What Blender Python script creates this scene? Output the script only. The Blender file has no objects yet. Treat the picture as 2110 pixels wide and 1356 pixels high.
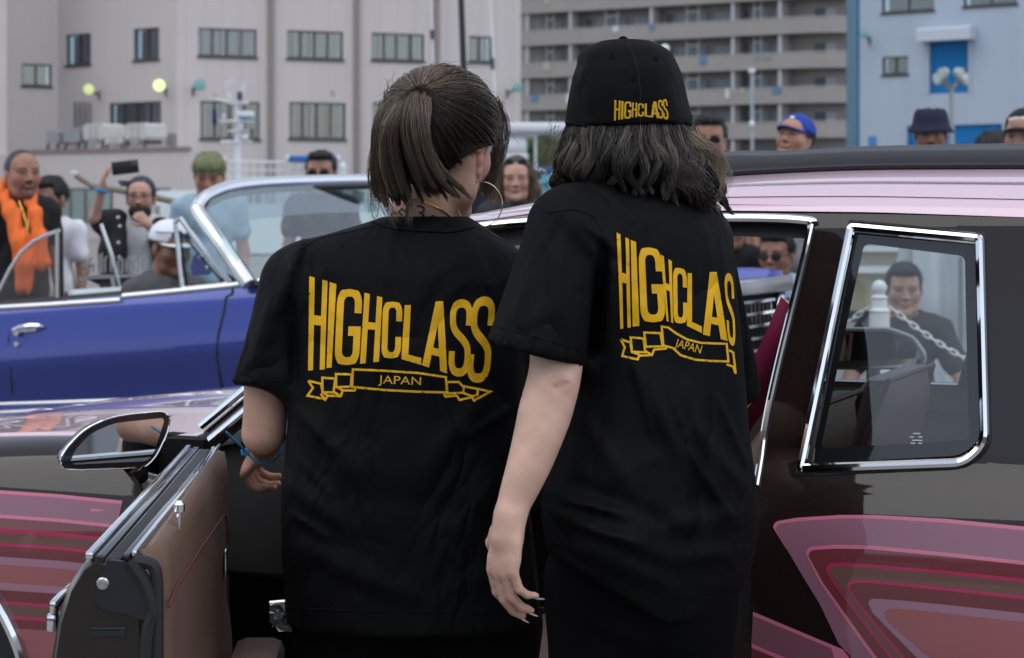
import bpy, bmesh, math, random
import numpy as np
from mathutils import Vector, Matrix
from mathutils.bvhtree import BVHTree
from mathutils.geometry import delaunay_2d_cdt

# ------------------------------------------------------------------ camera, sky, sun, exposure
scn = bpy.context.scene
COL = scn.collection
FPX, CX, HY, CAMZ = 4300.0, 1055.0, 430.0, 1.30      # focal length in photo pixels, optical axis, eye height
cam_d = bpy.data.cameras.new('camera')
cam = bpy.data.objects.new('camera', cam_d); COL.objects.link(cam)
cam.location = (0, 0, CAMZ); cam.rotation_euler = (math.radians(90), 0, 0)
cam_d.sensor_width = 36.0; cam_d.lens = 36.0 * FPX / 2110.0
cam_d.shift_y = (HY - 678.0) / 2110.0
cam_d.clip_start = 0.05; cam_d.clip_end = 3000
cam_d.dof.use_dof = True; cam_d.dof.focus_distance = 3.3; cam_d.dof.aperture_fstop = 9.5
scn.camera = cam

SUN_EL, SUN_AZ = 58.0, -62.0          # high, from the upper left and a little behind the camera
w = bpy.data.worlds.new('World'); scn.world = w; w.use_nodes = True
wn, wl = w.node_tree.nodes, w.node_tree.links
bg = wn['Background']
sky = wn.new('ShaderNodeTexSky'); sky.sky_type = 'NISHITA'; sky.sun_disc = False
sky.sun_elevation = math.radians(SUN_EL); sky.sun_rotation = math.radians(180 + SUN_AZ)
sky.air_density = 1.0; sky.dust_density = 1.5; sky.ozone_density = 1.0
hs = wn.new('ShaderNodeHueSaturation'); hs.inputs['Saturation'].default_value = 0.52
wl.new(sky.outputs[0], hs.inputs['Color']); wl.new(hs.outputs[0], bg.inputs['Color'])
bg.inputs['Strength'].default_value = 0.15
sun_d = bpy.data.lights.new('sun', 'SUN'); sun_d.energy = 1.0; sun_d.angle = math.radians(60)
sun_d.color = (1.0, 0.97, 0.92)
sun = bpy.data.objects.new('sun', sun_d); COL.objects.link(sun)
_e, _a = math.radians(SUN_EL), math.radians(SUN_AZ)
_to_sun = Vector((math.sin(_a) * math.cos(_e), -math.cos(_a) * math.cos(_e), math.sin(_e)))
sun.rotation_euler = _to_sun.to_track_quat('Z', 'Y').to_euler()
vs = scn.view_settings
vs.view_transform = 'Standard'; vs.look = 'None'; vs.exposure = 0.55; vs.gamma = 1.0
vs.use_curve_mapping = False
scn.render.engine = 'CYCLES'
scn.cycles.max_bounces = 8; scn.cycles.transparent_max_bounces = 16
scn.cycles.caustics_reflective = False; scn.cycles.caustics_refractive = False
scn.cycles.use_denoising = True

# ------------------------------------------------------------------ helpers
rnd = random.Random(7)
def P(x, y, Y):
    """photo pixel at world depth Y"""
    return Vector(((x - CX) * Y / FPX, Y, CAMZ + (HY - y) * Y / FPX))
def PX(p):
    return (CX + p[0] * FPX / p[1], HY - (p[2] - CAMZ) * FPX / p[1])

MATS = {}
def mat(name, col=(0.5, 0.5, 0.5), rough=0.6, metal=0.0, coat=0.0, spec=0.5, var=0.0, vscale=8.0, bump=0.0, bscale=60.0,
        alpha=1.0, trans=0.0, ior=1.45, emit=None, estr=0.0, sss=0.0, sheen=0.0, flake=0.0, stretch=None, attr=None, rvar=0.0, coatr=0.03, coati=1.5):
    if name in MATS: return MATS[name]
    m = bpy.data.materials.new(name); m.use_nodes = True
    nt = m.node_tree; N, L = nt.nodes, nt.links
    b = N['Principled BSDF']
    b.inputs['Base Color'].default_value = (*col, 1)
    b.inputs['Roughness'].default_value = rough
    b.inputs['Metallic'].default_value = metal
    b.inputs['Coat Weight'].default_value = coat
    b.inputs['Coat Roughness'].default_value = coatr; b.inputs['Coat IOR'].default_value = coati
    b.inputs['Specular IOR Level'].default_value = spec
    b.inputs['Alpha'].default_value = alpha
    b.inputs['Transmission Weight'].default_value = trans
    b.inputs['IOR'].default_value = ior
    b.inputs['Sheen Weight'].default_value = sheen
    if sss:
        b.inputs['Subsurface Weight'].default_value = sss
        b.inputs['Subsurface Radius'].default_value = (0.012, 0.005, 0.003)
    if emit:
        b.inputs['Emission Color'].default_value = (*emit, 1); b.inputs['Emission Strength'].default_value = estr
    src = None
    if var or bump or rvar:
        tc = N.new('ShaderNodeTexCoord'); mp = N.new('ShaderNodeMapping')
        L.new(tc.outputs['Object'], mp.inputs['Vector'])
        if stretch: mp.inputs['Scale'].default_value = stretch
        src = mp.outputs[0]
    base = None
    if attr:
        at = N.new('ShaderNodeAttribute'); at.attribute_name = attr
        base = at.outputs['Color']; L.new(base, b.inputs['Base Color'])
    if var or rvar:
        nz = N.new('ShaderNodeTexNoise'); nz.inputs['Scale'].default_value = vscale
        nz.inputs['Detail'].default_value = 6.0; nz.inputs['Roughness'].default_value = 0.6
        L.new(src, nz.inputs['Vector'])
    if var:
        mr = N.new('ShaderNodeMapRange'); mr.inputs['From Min'].default_value = 0.25; mr.inputs['From Max'].default_value = 0.75
        mr.inputs['To Min'].default_value = 1 - var; mr.inputs['To Max'].default_value = 1 + var
        L.new(nz.outputs['Fac'], mr.inputs['Value'])
        mx = N.new('ShaderNodeVectorMath'); mx.operation = 'SCALE'
        if base is not None: L.new(base, mx.inputs[0])
        else: mx.inputs[0].default_value = col
        L.new(mr.outputs[0], mx.inputs['Scale'])
        L.new(mx.outputs[0], b.inputs['Base Color'])
    if rvar:
        m2 = N.new('ShaderNodeMapRange'); m2.inputs['To Min'].default_value = max(0.0, rough - rvar); m2.inputs['To Max'].default_value = rough + rvar
        L.new(nz.outputs['Fac'], m2.inputs['Value']); L.new(m2.outputs[0], b.inputs['Roughness'])
    if bump:
        nb = N.new('ShaderNodeTexNoise'); nb.inputs['Scale'].default_value = bscale; nb.inputs['Detail'].default_value = 4.0
        L.new(src, nb.inputs['Vector'])
        bp = N.new('ShaderNodeBump'); bp.inputs['Strength'].default_value = bump; bp.inputs['Distance'].default_value = 0.01
        L.new(nb.outputs['Fac'], bp.inputs['Height']); L.new(bp.outputs[0], b.inputs['Normal'])
    if flake:
        vo = N.new('ShaderNodeTexVoronoi'); vo.inputs['Scale'].default_value = 900.0
        tc2 = N.new('ShaderNodeTexCoord'); L.new(tc2.outputs['Object'], vo.inputs['Vector'])
        nm = N.new('ShaderNodeMixRGB'); nm.blend_type = 'ADD'; nm.inputs['Fac'].default_value = flake
        nm.inputs['Color1'].default_value = (*col, 1)
        L.new(vo.outputs['Color'], nm.inputs['Color2']); L.new(nm.outputs[0], b.inputs['Base Color'])
    MATS[name] = m
    return m

def glass_mat(name, tint=(0.8, 0.9, 0.88), amount=0.25, rough=0.0, ior=1.5):
    """thin pane: tinted see-through plus Fresnel mirror, no refraction"""
    if name in MATS: return MATS[name]
    m = bpy.data.materials.new(name); m.use_nodes = True
    N, L = m.node_tree.nodes, m.node_tree.links
    N.remove(N['Principled BSDF'])
    tr = N.new('ShaderNodeBsdfTransparent'); tr.inputs['Color'].default_value = (*tint, 1)
    gl = N.new('ShaderNodeBsdfGlossy'); gl.inputs['Roughness'].default_value = rough
    gl.inputs['Color'].default_value = (1, 1, 1, 1)
    fr = N.new('ShaderNodeFresnel')      # same mirror strength on both faces of a pane
    ge = N.new('ShaderNodeNewGeometry'); mi = N.new('ShaderNodeMath'); mi.operation = 'MULTIPLY_ADD'
    mi.inputs[1].default_value = 1/ior - ior; mi.inputs[2].default_value = ior
    L.new(ge.outputs['Backfacing'], mi.inputs[0]); L.new(mi.outputs[0], fr.inputs['IOR'])
    ma = N.new('ShaderNodeMath'); ma.operation = 'ADD'; ma.inputs[1].default_value = amount; ma.use_clamp = True
    mx = N.new('ShaderNodeMixShader')
    L.new(fr.outputs[0], ma.inputs[0]); L.new(ma.outputs[0], mx.inputs[0])
    L.new(tr.outputs[0], mx.inputs[1]); L.new(gl.outputs[0], mx.inputs[2])
    L.new(mx.outputs[0], N['Material Output'].inputs['Surface'])
    MATS[name] = m
    return m

class MB:
    """collects geometry for one mesh"""
    def __init__(s): s.v = []; s.f = []
    def add(s, vs, fs):
        o = len(s.v); s.v += [tuple(p) for p in vs]; s.f += [tuple(i + o for i in f) for f in fs]; return s
    def box(s, lo, hi, M=None):
        x0, y0, z0 = lo; x1, y1, z1 = hi
        vs = [Vector(p) for p in ((x0,y0,z0),(x1,y0,z0),(x1,y1,z0),(x0,y1,z0),(x0,y0,z1),(x1,y0,z1),(x1,y1,z1),(x0,y1,z1))]
        if M is not None: vs = [M @ p for p in vs]
        return s.add(vs, [(0,3,2,1),(4,5,6,7),(0,1,5,4),(1,2,6,5),(2,3,7,6),(3,0,4,7)])
    def bbox(s, lo, hi, b=0.01, M=None):
        """box with chamfered edges"""
        bm = bmesh.new(); bmesh.ops.create_cube(bm, size=1.0)
        for v in bm.verts:
            v.co = Vector([(lo[i] + hi[i]) / 2 + v.co[i] * (hi[i] - lo[i]) for i in range(3)])
        bmesh.ops.bevel(bm, geom=list(bm.edges), offset=b, segments=2, affect='EDGES', profile=0.5)
        return s.bm(bm, M)
    def bm(s, bm, M=None):
        bm.verts.index_update()
        s.add([(M @ v.co if M is not None else v.co) for v in bm.verts], [[v.index for v in f.verts] for f in bm.faces]); bm.free(); return s
    def loft(s, rings, close=True, cap0=True, cap1=True):
        n = len(rings[0]); vs = [p for r in rings for p in r]; fs = []
        for i in range(len(rings) - 1):
            for j in range(n if close else n - 1):
                k = (j + 1) % n
                fs.append((i*n+j, i*n+k, (i+1)*n+k, (i+1)*n+j))
        if cap0: fs.append(tuple(range(n))[::-1])
        if cap1: fs.append(tuple((len(rings)-1)*n + j for j in range(n)))
        return s.add(vs, fs)
    def tube(s, pts, r, n=8, caps=True, flat=None):
        pts = [Vector(p) for p in pts]; rs = r if isinstance(r, (list, tuple)) else [r] * len(pts)
        rings = []; up = None
        for i, p in enumerate(pts):
            t = (pts[min(i+1, len(pts)-1)] - pts[max(i-1, 0)])
            t = t.normalized() if t.length > 1e-9 else Vector((0, 0, 1))
            if up is None: up = t.orthogonal().normalized()
            up = (up - t * up.dot(t)); up = up.normalized() if up.length > 1e-6 else t.orthogonal().normalized()
            b = t.cross(up)
            rings.append([p + (up * math.cos(2*math.pi*j/n) + b * math.sin(2*math.pi*j/n)) * rs[i] for j in range(n)])
        return s.loft(rings, True, caps, caps)
    def lathe(s, prof, c=(0, 0, 0), n=20, axis='Z', M=None):
        rings = []
        for r, h in prof:
            ring = []
            for j in range(n):
                a = 2*math.pi*j/n
                q = {'Z': (r*math.cos(a), r*math.sin(a), h), 'Y': (r*math.cos(a), h, r*math.sin(a)), 'X': (h, r*math.cos(a), r*math.sin(a))}[axis]
                q = Vector(q)
                if M is not None: q = M @ q
                ring.append(q + Vector(c))
            rings.append(ring)
        return s.loft(rings)
    def ell(s, c, r, R=None, nu=16, nv=10):
        rings = []
        c = Vector(c)
        for i in range(1, nv):
            th = math.pi * i / nv
            ring = []
            for j in range(nu):
                ph = 2*math.pi*j/nu
                q = Vector((r[0]*math.sin(th)*math.cos(ph), r[1]*math.sin(th)*math.sin(ph), r[2]*math.cos(th)))
                ring.append(c + (R @ q if R is not None else q))
            rings.append(ring)
        o = len(s.v); s.loft(rings, True, False, False)
        top = Vector((0, 0, r[2])); bot = Vector((0, 0, -r[2]))
        if R is not None: top, bot = R @ top, R @ bot
        s.v += [tuple(c + top), tuple(c + bot)]; a = len(s.v) - 2
        for j in range(nu):
            k = (j+1) % nu
            s.f.append((a, o+k, o+j)); s.f.append((a+1, o+(nv-2)*nu+j, o+(nv-2)*nu+k))
        return s
    def prism(s, poly, d):
        """closed 3-D polygon extruded by vector d"""
        poly = [Vector(p) for p in poly]; d = Vector(d); n = len(poly)
        return s.add(poly + [p + d for p in poly], [tuple(range(n))[::-1], tuple(range(n, 2*n))] + [(i, (i+1)%n, n+(i+1)%n, n+i) for i in range(n)])
    def grid(s, rows):
        n = len(rows[0])
        return s.add([p for r in rows for p in r], [(i*n+j, i*n+j+1, (i+1)*n+j+1, (i+1)*n+j) for i in range(len(rows)-1) for j in range(n-1)])

def obj(name, mb, m=None, parent=None, smooth=True, recalc=True, solid=0.0, angle=35):
    me = bpy.data.meshes.new(name)
    me.from_pydata([tuple(p) for p in mb.v], [], mb.f); me.update()
    if recalc:
        bm = bmesh.new(); bm.from_mesh(me)
        bmesh.ops.remove_doubles(bm, verts=bm.verts, dist=1e-6)
        bmesh.ops.recalc_face_normals(bm, faces=bm.faces); bm.to_mesh(me); bm.free()
    if smooth:
        me.polygons.foreach_set('use_smooth', [True] * len(me.polygons))
        if angle is not None and angle < 180:
            me.set_sharp_from_angle(angle=math.radians(angle))
    o = bpy.data.objects.new(name, me); COL.objects.link(o)
    if m is not None:
        for q in (m if isinstance(m, (list, tuple)) else [m]): me.materials.append(q)
    if parent is not None:
        o.parent = parent; o.matrix_parent_inverse = parent_inv(parent)
    if solid:
        sm = o.modifiers.new('thick', 'SOLIDIFY'); sm.thickness = abs(solid); sm.offset = -1 if solid > 0 else 1
    return o
def parent_inv(p):
    M = p.matrix_basis.copy(); q = p
    while q.parent is not None:
        M = q.parent.matrix_basis @ q.matrix_parent_inverse @ M; q = q.parent
    return M.inverted()
def tag(o, label, cat=None, group=None, kind=None):
    if label: o['label'] = label
    if cat: o['category'] = cat
    if group: o['group'] = group
    if kind: o['kind'] = kind
    return o
def thing(name, label, cat, loc=(0, 0, 0), group=None):
    o = bpy.data.objects.new(name, None); COL.objects.link(o)
    o.location = loc; o.empty_display_size = 0.1
    return tag(o, label, cat, group)
def thing_part(name, parent):
    o = bpy.data.objects.new(name, None); COL.objects.link(o); o.parent = parent; o.matrix_parent_inverse = parent_inv(parent); o.empty_display_size = .05
    return o
def copy_tree(o, off=(0, 0, 0), rotz=0.0, label=None, group=None, scale=1.0):
    def cp(src, par):
        c = src.copy(); COL.objects.link(c); c.parent = par
        for ch in [k for k in bpy.data.objects if k.parent == src]: cp(ch, c)
        return c
    c = cp(o, None); c.location = Vector(off); c.rotation_euler = (0, 0, rotz); c.scale = (scale,) * 3
    if label: c['label'] = label
    if group: c['group'] = group
    return c

# ---- flat outlines turned into evenly triangulated sheets and mapped onto any surface
def inpoly(pts, poly):
    x, y = pts[:, 0], pts[:, 1]; r = np.zeros(len(pts), bool)
    px, py = np.array(poly)[:, 0], np.array(poly)[:, 1]; n = len(px); j = n - 1
    for i in range(n):
        c = ((py[i] > y) != (py[j] > y))
        with np.errstate(divide='ignore', invalid='ignore'):
            xi = (px[j]-px[i]) * (y-py[i]) / (py[j]-py[i] + 1e-15) + px[i]
        r ^= c & (x < xi); j = i
    return r
def densify(poly, sp):
    out = []
    for i, a in enumerate(poly):
        b = poly[(i+1) % len(poly)]
        n = max(1, int(math.ceil(math.hypot(b[0]-a[0], b[1]-a[1]) / sp)))
        for k in range(n): out.append((a[0] + (b[0]-a[0])*k/n, a[1] + (b[1]-a[1])*k/n))
    return out
def sheet(outer, holes, sp, fn, mb=None, toward=(0, 0, CAMZ)):
    loops = [densify(outer, sp)] + [densify(h, sp) for h in holes]
    V, E = [], []
    for lp in loops:
        o = len(V); V += lp; E += [(o+i, o+(i+1) % len(lp)) for i in range(len(lp))]
    B = np.array(V)
    x0, y0 = B.min(0); x1, y1 = B.max(0)
    gx = np.arange(x0 + sp*.5, x1, sp); gy = np.arange(y0 + sp*.45, y1, sp*.87)
    if len(gx) and len(gy):
        G = np.stack(np.meshgrid(gx, gy), -1); G[1::2, :, 0] += sp * .5; G = G.reshape(-1, 2)
        k = inpoly(G, loops[0])
        for h in loops[1:]: k &= ~inpoly(G, h)
        G = G[k]
        if len(G):
            d = np.min(np.hypot(G[:, None, 0]-B[None, :, 0], G[:, None, 1]-B[None, :, 1]), axis=1) if len(G)*len(B) < 4e7 else np.full(len(G), 9.)
            G = G[d > sp * .45]; V = V + [tuple(g) for g in G]
    r = delaunay_2d_cdt([Vector(p) for p in V], E, [], 0, 1e-7)
    vo, fo = r[0], r[2]
    A = np.array([tuple(p) for p in vo]); F = np.array([tuple(f) for f in fo])
    C = A[F].mean(1); k = inpoly(C, loops[0])
    for h in loops[1:]: k &= ~inpoly(C, h)
    F = F[k]
    pts = [Vector(fn(p)) for p in A]
    tot = 0.0
    for f in F[:: max(1, len(F)//40)]:
        a, b, c = pts[f[0]], pts[f[1]], pts[f[2]]
        tot += (b-a).cross(c-a).dot(Vector(toward) - a)
    if tot < 0: F = F[:, ::-1]
    used = np.unique(F); mp = {int(q): i for i, q in enumerate(used)}
    mb = mb or MB()
    return mb.add([pts[int(q)] for q in used], [tuple(mp[int(q)] for q in f) for f in F])
def smooth_poly(pts, r, n=4):
    """round the corners of a polygon; r one radius or a list"""
    out = []; m = len(pts)
    for i, p in enumerate(pts):
        ri = r[i] if isinstance(r, (list, tuple)) else r
        p = Vector(p); a = Vector(pts[i-1]) - p; b = Vector(pts[(i+1) % m]) - p
        d = min(ri, a.length*.45, b.length*.45)
        if d < 1e-6: out.append(tuple(p)); continue
        q0, q1 = p + a.normalized()*d, p + b.normalized()*d
        for k in range(n+1):
            t = k / n; out.append(tuple(q0*(1-t)**2 + p*2*t*(1-t) + q1*t*t))
    return out
def band(pts, wd, closed=False):
    """polyline -> polygon outline of a stroke of width wd (2-D)"""
    pts = [Vector(p) for p in pts]; L, R = [], []
    n = len(pts)
    for i, p in enumerate(pts):
        a = pts[i-1] if i or closed else None; b = pts[(i+1) % n] if i < n-1 or closed else None
        t1 = (p-a).normalized() if a is not None else None; t2 = (b-p).normalized() if b is not None else None
        t1 = t1 or t2; t2 = t2 or t1
        n1 = Vector((-t1.y, t1.x)); n2 = Vector((-t2.y, t2.x)); m = (n1+n2); m = m.normalized() if m.length > 1e-6 else n1
        k = 1.0 / max(.35, m.dot(n1))
        L.append(tuple(p + m*wd*.5*k)); R.append(tuple(p - m*wd*.5*k))
    if closed: return L, R
    return L + R[::-1]
def interp(x, tab):
    """piecewise-linear table lookup"""
    if x <= tab[0][0]: return tab[0][1]
    for (a, va), (b, vb) in zip(tab, tab[1:]):
        if x <= b: return va + (vb-va) * (x-a) / (b-a)
    return tab[-1][1]
def curve_of(tab, sig=.014, lo=-1.2, hi=1.6):
    """table -> smooth profile function with its slope (Gaussian-rounded corners)"""
    h = .002; x = np.arange(lo, hi, h); t = np.array(tab)
    s0 = (t[1, 1]-t[0, 1])/(t[1, 0]-t[0, 0]); s1 = (t[-1, 1]-t[-2, 1])/(t[-1, 0]-t[-2, 0])
    y = np.interp(x, t[:, 0], t[:, 1]); y = np.where(x < t[0, 0], t[0, 1]+(x-t[0, 0])*s0, y); y = np.where(x > t[-1, 0], t[-1, 1]+(x-t[-1, 0])*s1, y)
    k = np.exp(-.5*(np.arange(-30, 31)*h/sig)**2); k /= k.sum(); ys = np.convolve(np.pad(y, 30, mode='edge'), k, 'valid'); dy = np.gradient(ys, h)
    f = lambda z: float(np.interp(z, x, ys)); f.slope = lambda z: float(np.interp(z, x, dy))
    return f
def set_normals(o, fn):
    me = o.data; ns = [tuple(fn(v.co)) for v in me.vertices]; me.normals_split_custom_set_from_vertices(ns); return o
def spline(pts, n=6):
    """Catmull-Rom through points"""
    pts = [Vector(p) for p in pts]; out = []
    for i in range(len(pts)-1):
        p0 = pts[max(i-1, 0)]; p1 = pts[i]; p2 = pts[i+1]; p3 = pts[min(i+2, len(pts)-1)]
        for k in range(n):
            t = k / n
            out.append(.5 * ((2*p1) + (p2-p0)*t + (2*p0-5*p1+4*p2-p3)*t*t + (3*p1-p0-3*p2+p3)*t**3))
    out.append(pts[-1]); return out
def text_mesh(s, size=1.0):
    """2-D outline triangles of a word in the built-in font -> (verts, faces)"""
    cu = bpy.data.curves.new('word', 'FONT'); cu.body = s; cu.size = size; cu.align_x = 'CENTER'; cu.align_y = 'CENTER'
    o = bpy.data.objects.new('word', cu); COL.objects.link(o)
    dg = bpy.context.evaluated_depsgraph_get(); me = bpy.data.meshes.new_from_object(o.evaluated_get(dg))
    v = [tuple(p.co) for p in me.vertices]; f = [tuple(p.vertices) for p in me.polygons]
    bpy.data.objects.remove(o); bpy.data.curves.remove(cu); bpy.data.meshes.remove(me)
    return v, f

# ---- implicit bodies: smooth unions of limbs on a rectilinear grid, meshed by surface nets
def axis(lo, hi, step, fine=()):
    """grid coordinates; fine = [(a, b, step)]"""
    out = [lo]
    while out[-1] < hi:
        st = step
        for a, b, s in fine:
            if a - step <= out[-1] <= b: st = min(st, s)
        out.append(out[-1] + st)
    return np.array(out, np.float32)
class Field:
    def __init__(s, xs, ys, zs):
        s.ax = (xs, ys, zs); s.F = np.full((len(xs), len(ys), len(zs)), 1.0, np.float32)
    def _reg(s, lo, hi):
        sl = []
        for k in range(3):
            a = int(np.searchsorted(s.ax[k], lo[k])); b = int(np.searchsorted(s.ax[k], hi[k]))
            a = max(0, a-1); b = min(len(s.ax[k]), b+1)
            if b <= a: return None
            sl.append(slice(a, b))
        X = s.ax[0][sl[0]][:, None, None]; Y = s.ax[1][sl[1]][None, :, None]; Z = s.ax[2][sl[2]][None, None, :]
        return tuple(sl), X, Y, Z
    def _mix(s, sl, d, k, sub=False):
        F = s.F[sl]
        if sub:
            d = -d
            if k > 0:
                h = np.clip(.5 - .5*(F - d)/k, 0, 1); s.F[sl] = F*(1-h) + d*h + k*h*(1-h)
            else: s.F[sl] = np.maximum(F, d)
        elif k > 0:
            h = np.clip(.5 + .5*(F - d)/k, 0, 1); s.F[sl] = F*(1-h) + d*h - k*h*(1-h)
        else: s.F[sl] = np.minimum(F, d)
    def cap(s, a, b, ra, rb=None, k=.02, sub=False, flat=False, hem=None):
        rb = ra if rb is None else rb; a, b = Vector(a), Vector(b); m = max(ra, rb) + max(k, .02) + .03
        g = s._reg([min(a[i], b[i]) - m for i in range(3)], [max(a[i], b[i]) + m for i in range(3)])
        if g is None: return s
        sl, X, Y, Z = g; ba = b - a; L2 = max(ba.length_squared, 1e-9)
        t = np.clip(((X-a.x)*ba.x + (Y-a.y)*ba.y + (Z-a.z)*ba.z) / L2, 0, 1)
        d = np.sqrt((X-a.x-t*ba.x)**2 + (Y-a.y-t*ba.y)**2 + (Z-a.z-t*ba.z)**2) - (ra + (rb-ra)*t)
        if flat:
            h = Vector(hem).normalized() if hem is not None else ba.normalized()
            d = np.maximum(d, (X-b.x)*h.x + (Y-b.y)*h.y + (Z-b.z)*h.z)
        s._mix(sl, d, k, sub); return s
    def chain(s, pts, rs, k=.02):
        for i in range(len(pts)-1): s.cap(pts[i], pts[i+1], rs[i], rs[i+1], k)
        return s
    def ell(s, c, r, R=None, k=.02, sub=False):
        c = Vector(c); m = max(r) + max(k, .02) + .03
        g = s._reg([c[i]-m for i in range(3)], [c[i]+m for i in range(3)])
        if g is None: return s
        sl, X, Y, Z = g; X, Y, Z = X-c.x, Y-c.y, Z-c.z
        if R is not None:
            Q = R.transposed()
            X, Y, Z = (Q[0][0]*X+Q[0][1]*Y+Q[0][2]*Z, Q[1][0]*X+Q[1][1]*Y+Q[1][2]*Z, Q[2][0]*X+Q[2][1]*Y+Q[2][2]*Z)
        k0 = np.sqrt((X/r[0])**2 + (Y/r[1])**2 + (Z/r[2])**2)
        k1 = np.sqrt((X/r[0]**2)**2 + (Y/r[1]**2)**2 + (Z/r[2]**2)**2)
        s._mix(sl, k0*(k0-1)/(k1+1e-6), k, sub); return s
    def loft(s, lev, k=.02, n=2.4, yaw=0.0):
        """lev: (z, cx, cy, rx, ry) going up; superellipse cross-sections"""
        lev = sorted(lev); A = np.array(lev, np.float32)
        rm = float(max(A[:, 3].max(), A[:, 4].max())) + .08
        g = s._reg((A[:, 1].min()-rm, A[:, 2].min()-rm, A[0, 0]-.08), (A[:, 1].max()+rm, A[:, 2].max()+rm, A[-1, 0]+.08))
        if g is None: return s
        sl, X, Y, Z = g; z = Z[0, 0, :]
        # cubic interpolation over the levels keeps the outline free of kinks
        def ip(c):
            q = np.interp(z, A[:, 0], A[:, c])
            for _ in range(2):
                p = np.pad(q, 1, mode='edge'); q = (p[:-2] + 2*p[1:-1] + p[2:]) / 4
            return q[None, None, :]
        cx, cy, rx, ry = ip(1), ip(2), ip(3), ip(4)
        x, y = X-cx, Y-cy
        if yaw: c_, s_ = math.cos(yaw), math.sin(yaw); x, y = c_*x + s_*y, -s_*x + c_*y
        q = (np.abs(x/rx)**n + np.abs(y/ry)**n)**(1/n)
        d = (q-1) * np.minimum(rx, ry) * .9
        d = np.maximum(d, np.maximum(A[0, 0]-Z, Z-A[-1, 0]))
        s._mix(sl, d.astype(np.float32), k); return s
    def cut(s, p, nrm):
        """remove everything on the side nrm points to"""
        p, nrm = Vector(p), Vector(nrm).normalized()
        X = s.ax[0][:, None, None]; Y = s.ax[1][None, :, None]; Z = s.ax[2][None, None, :]
        s.F = np.maximum(s.F, (X-p.x)*nrm.x + (Y-p.y)*nrm.y + (Z-p.z)*nrm.z).astype(np.float32); return s
    def warp(s, fn):
        X = s.ax[0][:, None, None]; Y = s.ax[1][None, :, None]; Z = s.ax[2][None, None, :]
        s.F = (s.F + fn(X, Y, Z)).astype(np.float32); return s
    def mesh(s, mb=None, relax=1):
        F = s.F; F[0], F[-1] = 1, 1; F[:, 0], F[:, -1] = 1, 1; F[:, :, 0], F[:, :, -1] = 1, 1
        S = F < 0
        c = np.zeros([n-1 for n in F.shape], np.int8)
        for i in (0, 1):
            for j in (0, 1):
                for k in (0, 1): c += S[i:F.shape[0]-1+i, j:F.shape[1]-1+j, k:F.shape[2]-1+k]
        I, J, K = np.nonzero((c > 0) & (c < 8))
        ids = -np.ones(c.shape, np.int64); ids[I, J, K] = np.arange(len(I))
        pos = np.zeros((len(I), 3)); cnt = np.zeros(len(I))
        ax = s.ax
        for a in range(3):
            o1, o2 = [q for q in range(3) if q != a]
            for p in (0, 1):
                for q in (0, 1):
                    d0 = [0, 0, 0]; d0[o1] = p; d0[o2] = q; d1 = list(d0); d1[a] = 1
                    f0 = F[I+d0[0], J+d0[1], K+d0[2]]; f1 = F[I+d1[0], J+d1[1], K+d1[2]]
                    m = (f0 < 0) != (f1 < 0); t = np.where(m, f0/(f0-f1+1e-12), 0)
                    C = []
                    for r, idx in enumerate((I, J, K)):
                        c0 = ax[r][idx+d0[r]]; c1 = ax[r][idx+d1[r]]; C.append(c0 + (c1-c0)*t)
                    pos += np.stack(C, 1)*m[:, None]; cnt += m
        pos /= np.maximum(cnt, 1)[:, None]
        quads = []
        for a in range(3):
            sl0 = [slice(None)]*3; sl1 = [slice(None)]*3; sl0[a] = slice(0, -1); sl1[a] = slice(1, None)
            s0, s1 = S[tuple(sl0)], S[tuple(sl1)]
            E = np.array(np.nonzero(s0 != s1)).T
            o1, o2 = (a+1) % 3, (a+2) % 3
            E = E[(E[:, o1] > 0) & (E[:, o2] > 0) & (E[:, o1] < c.shape[o1]) & (E[:, o2] < c.shape[o2])]
            if not len(E): continue
            def at(d1, d2):
                q = E.copy(); q[:, o1] += d1; q[:, o2] += d2; return ids[q[:, 0], q[:, 1], q[:, 2]]
            Q = np.stack([at(-1, -1), at(0, -1), at(0, 0), at(-1, 0)], 1)
            fl = ~s0[E[:, 0], E[:, 1], E[:, 2]]; Q[fl] = Q[fl][:, ::-1]
            quads.append(Q)
        Q = np.concatenate(quads); Q = Q[(Q >= 0).all(1)]
        for _ in range(relax):
            ac = np.zeros_like(pos); n = np.zeros(len(pos))
            for a, b in ((0, 1), (1, 2), (2, 3), (3, 0)):
                np.add.at(ac, Q[:, a], pos[Q[:, b]]); np.add.at(n, Q[:, a], 1)
                np.add.at(ac, Q[:, b], pos[Q[:, a]]); np.add.at(n, Q[:, b], 1)
            pos = pos*.5 + .5*ac/np.maximum(n, 1)[:, None]
        mb = mb or MB()
        o = len(mb.v); mb.v += [tuple(p) for p in pos]; mb.f += [tuple(int(i)+o for i in q) for q in Q]
        return mb
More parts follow.
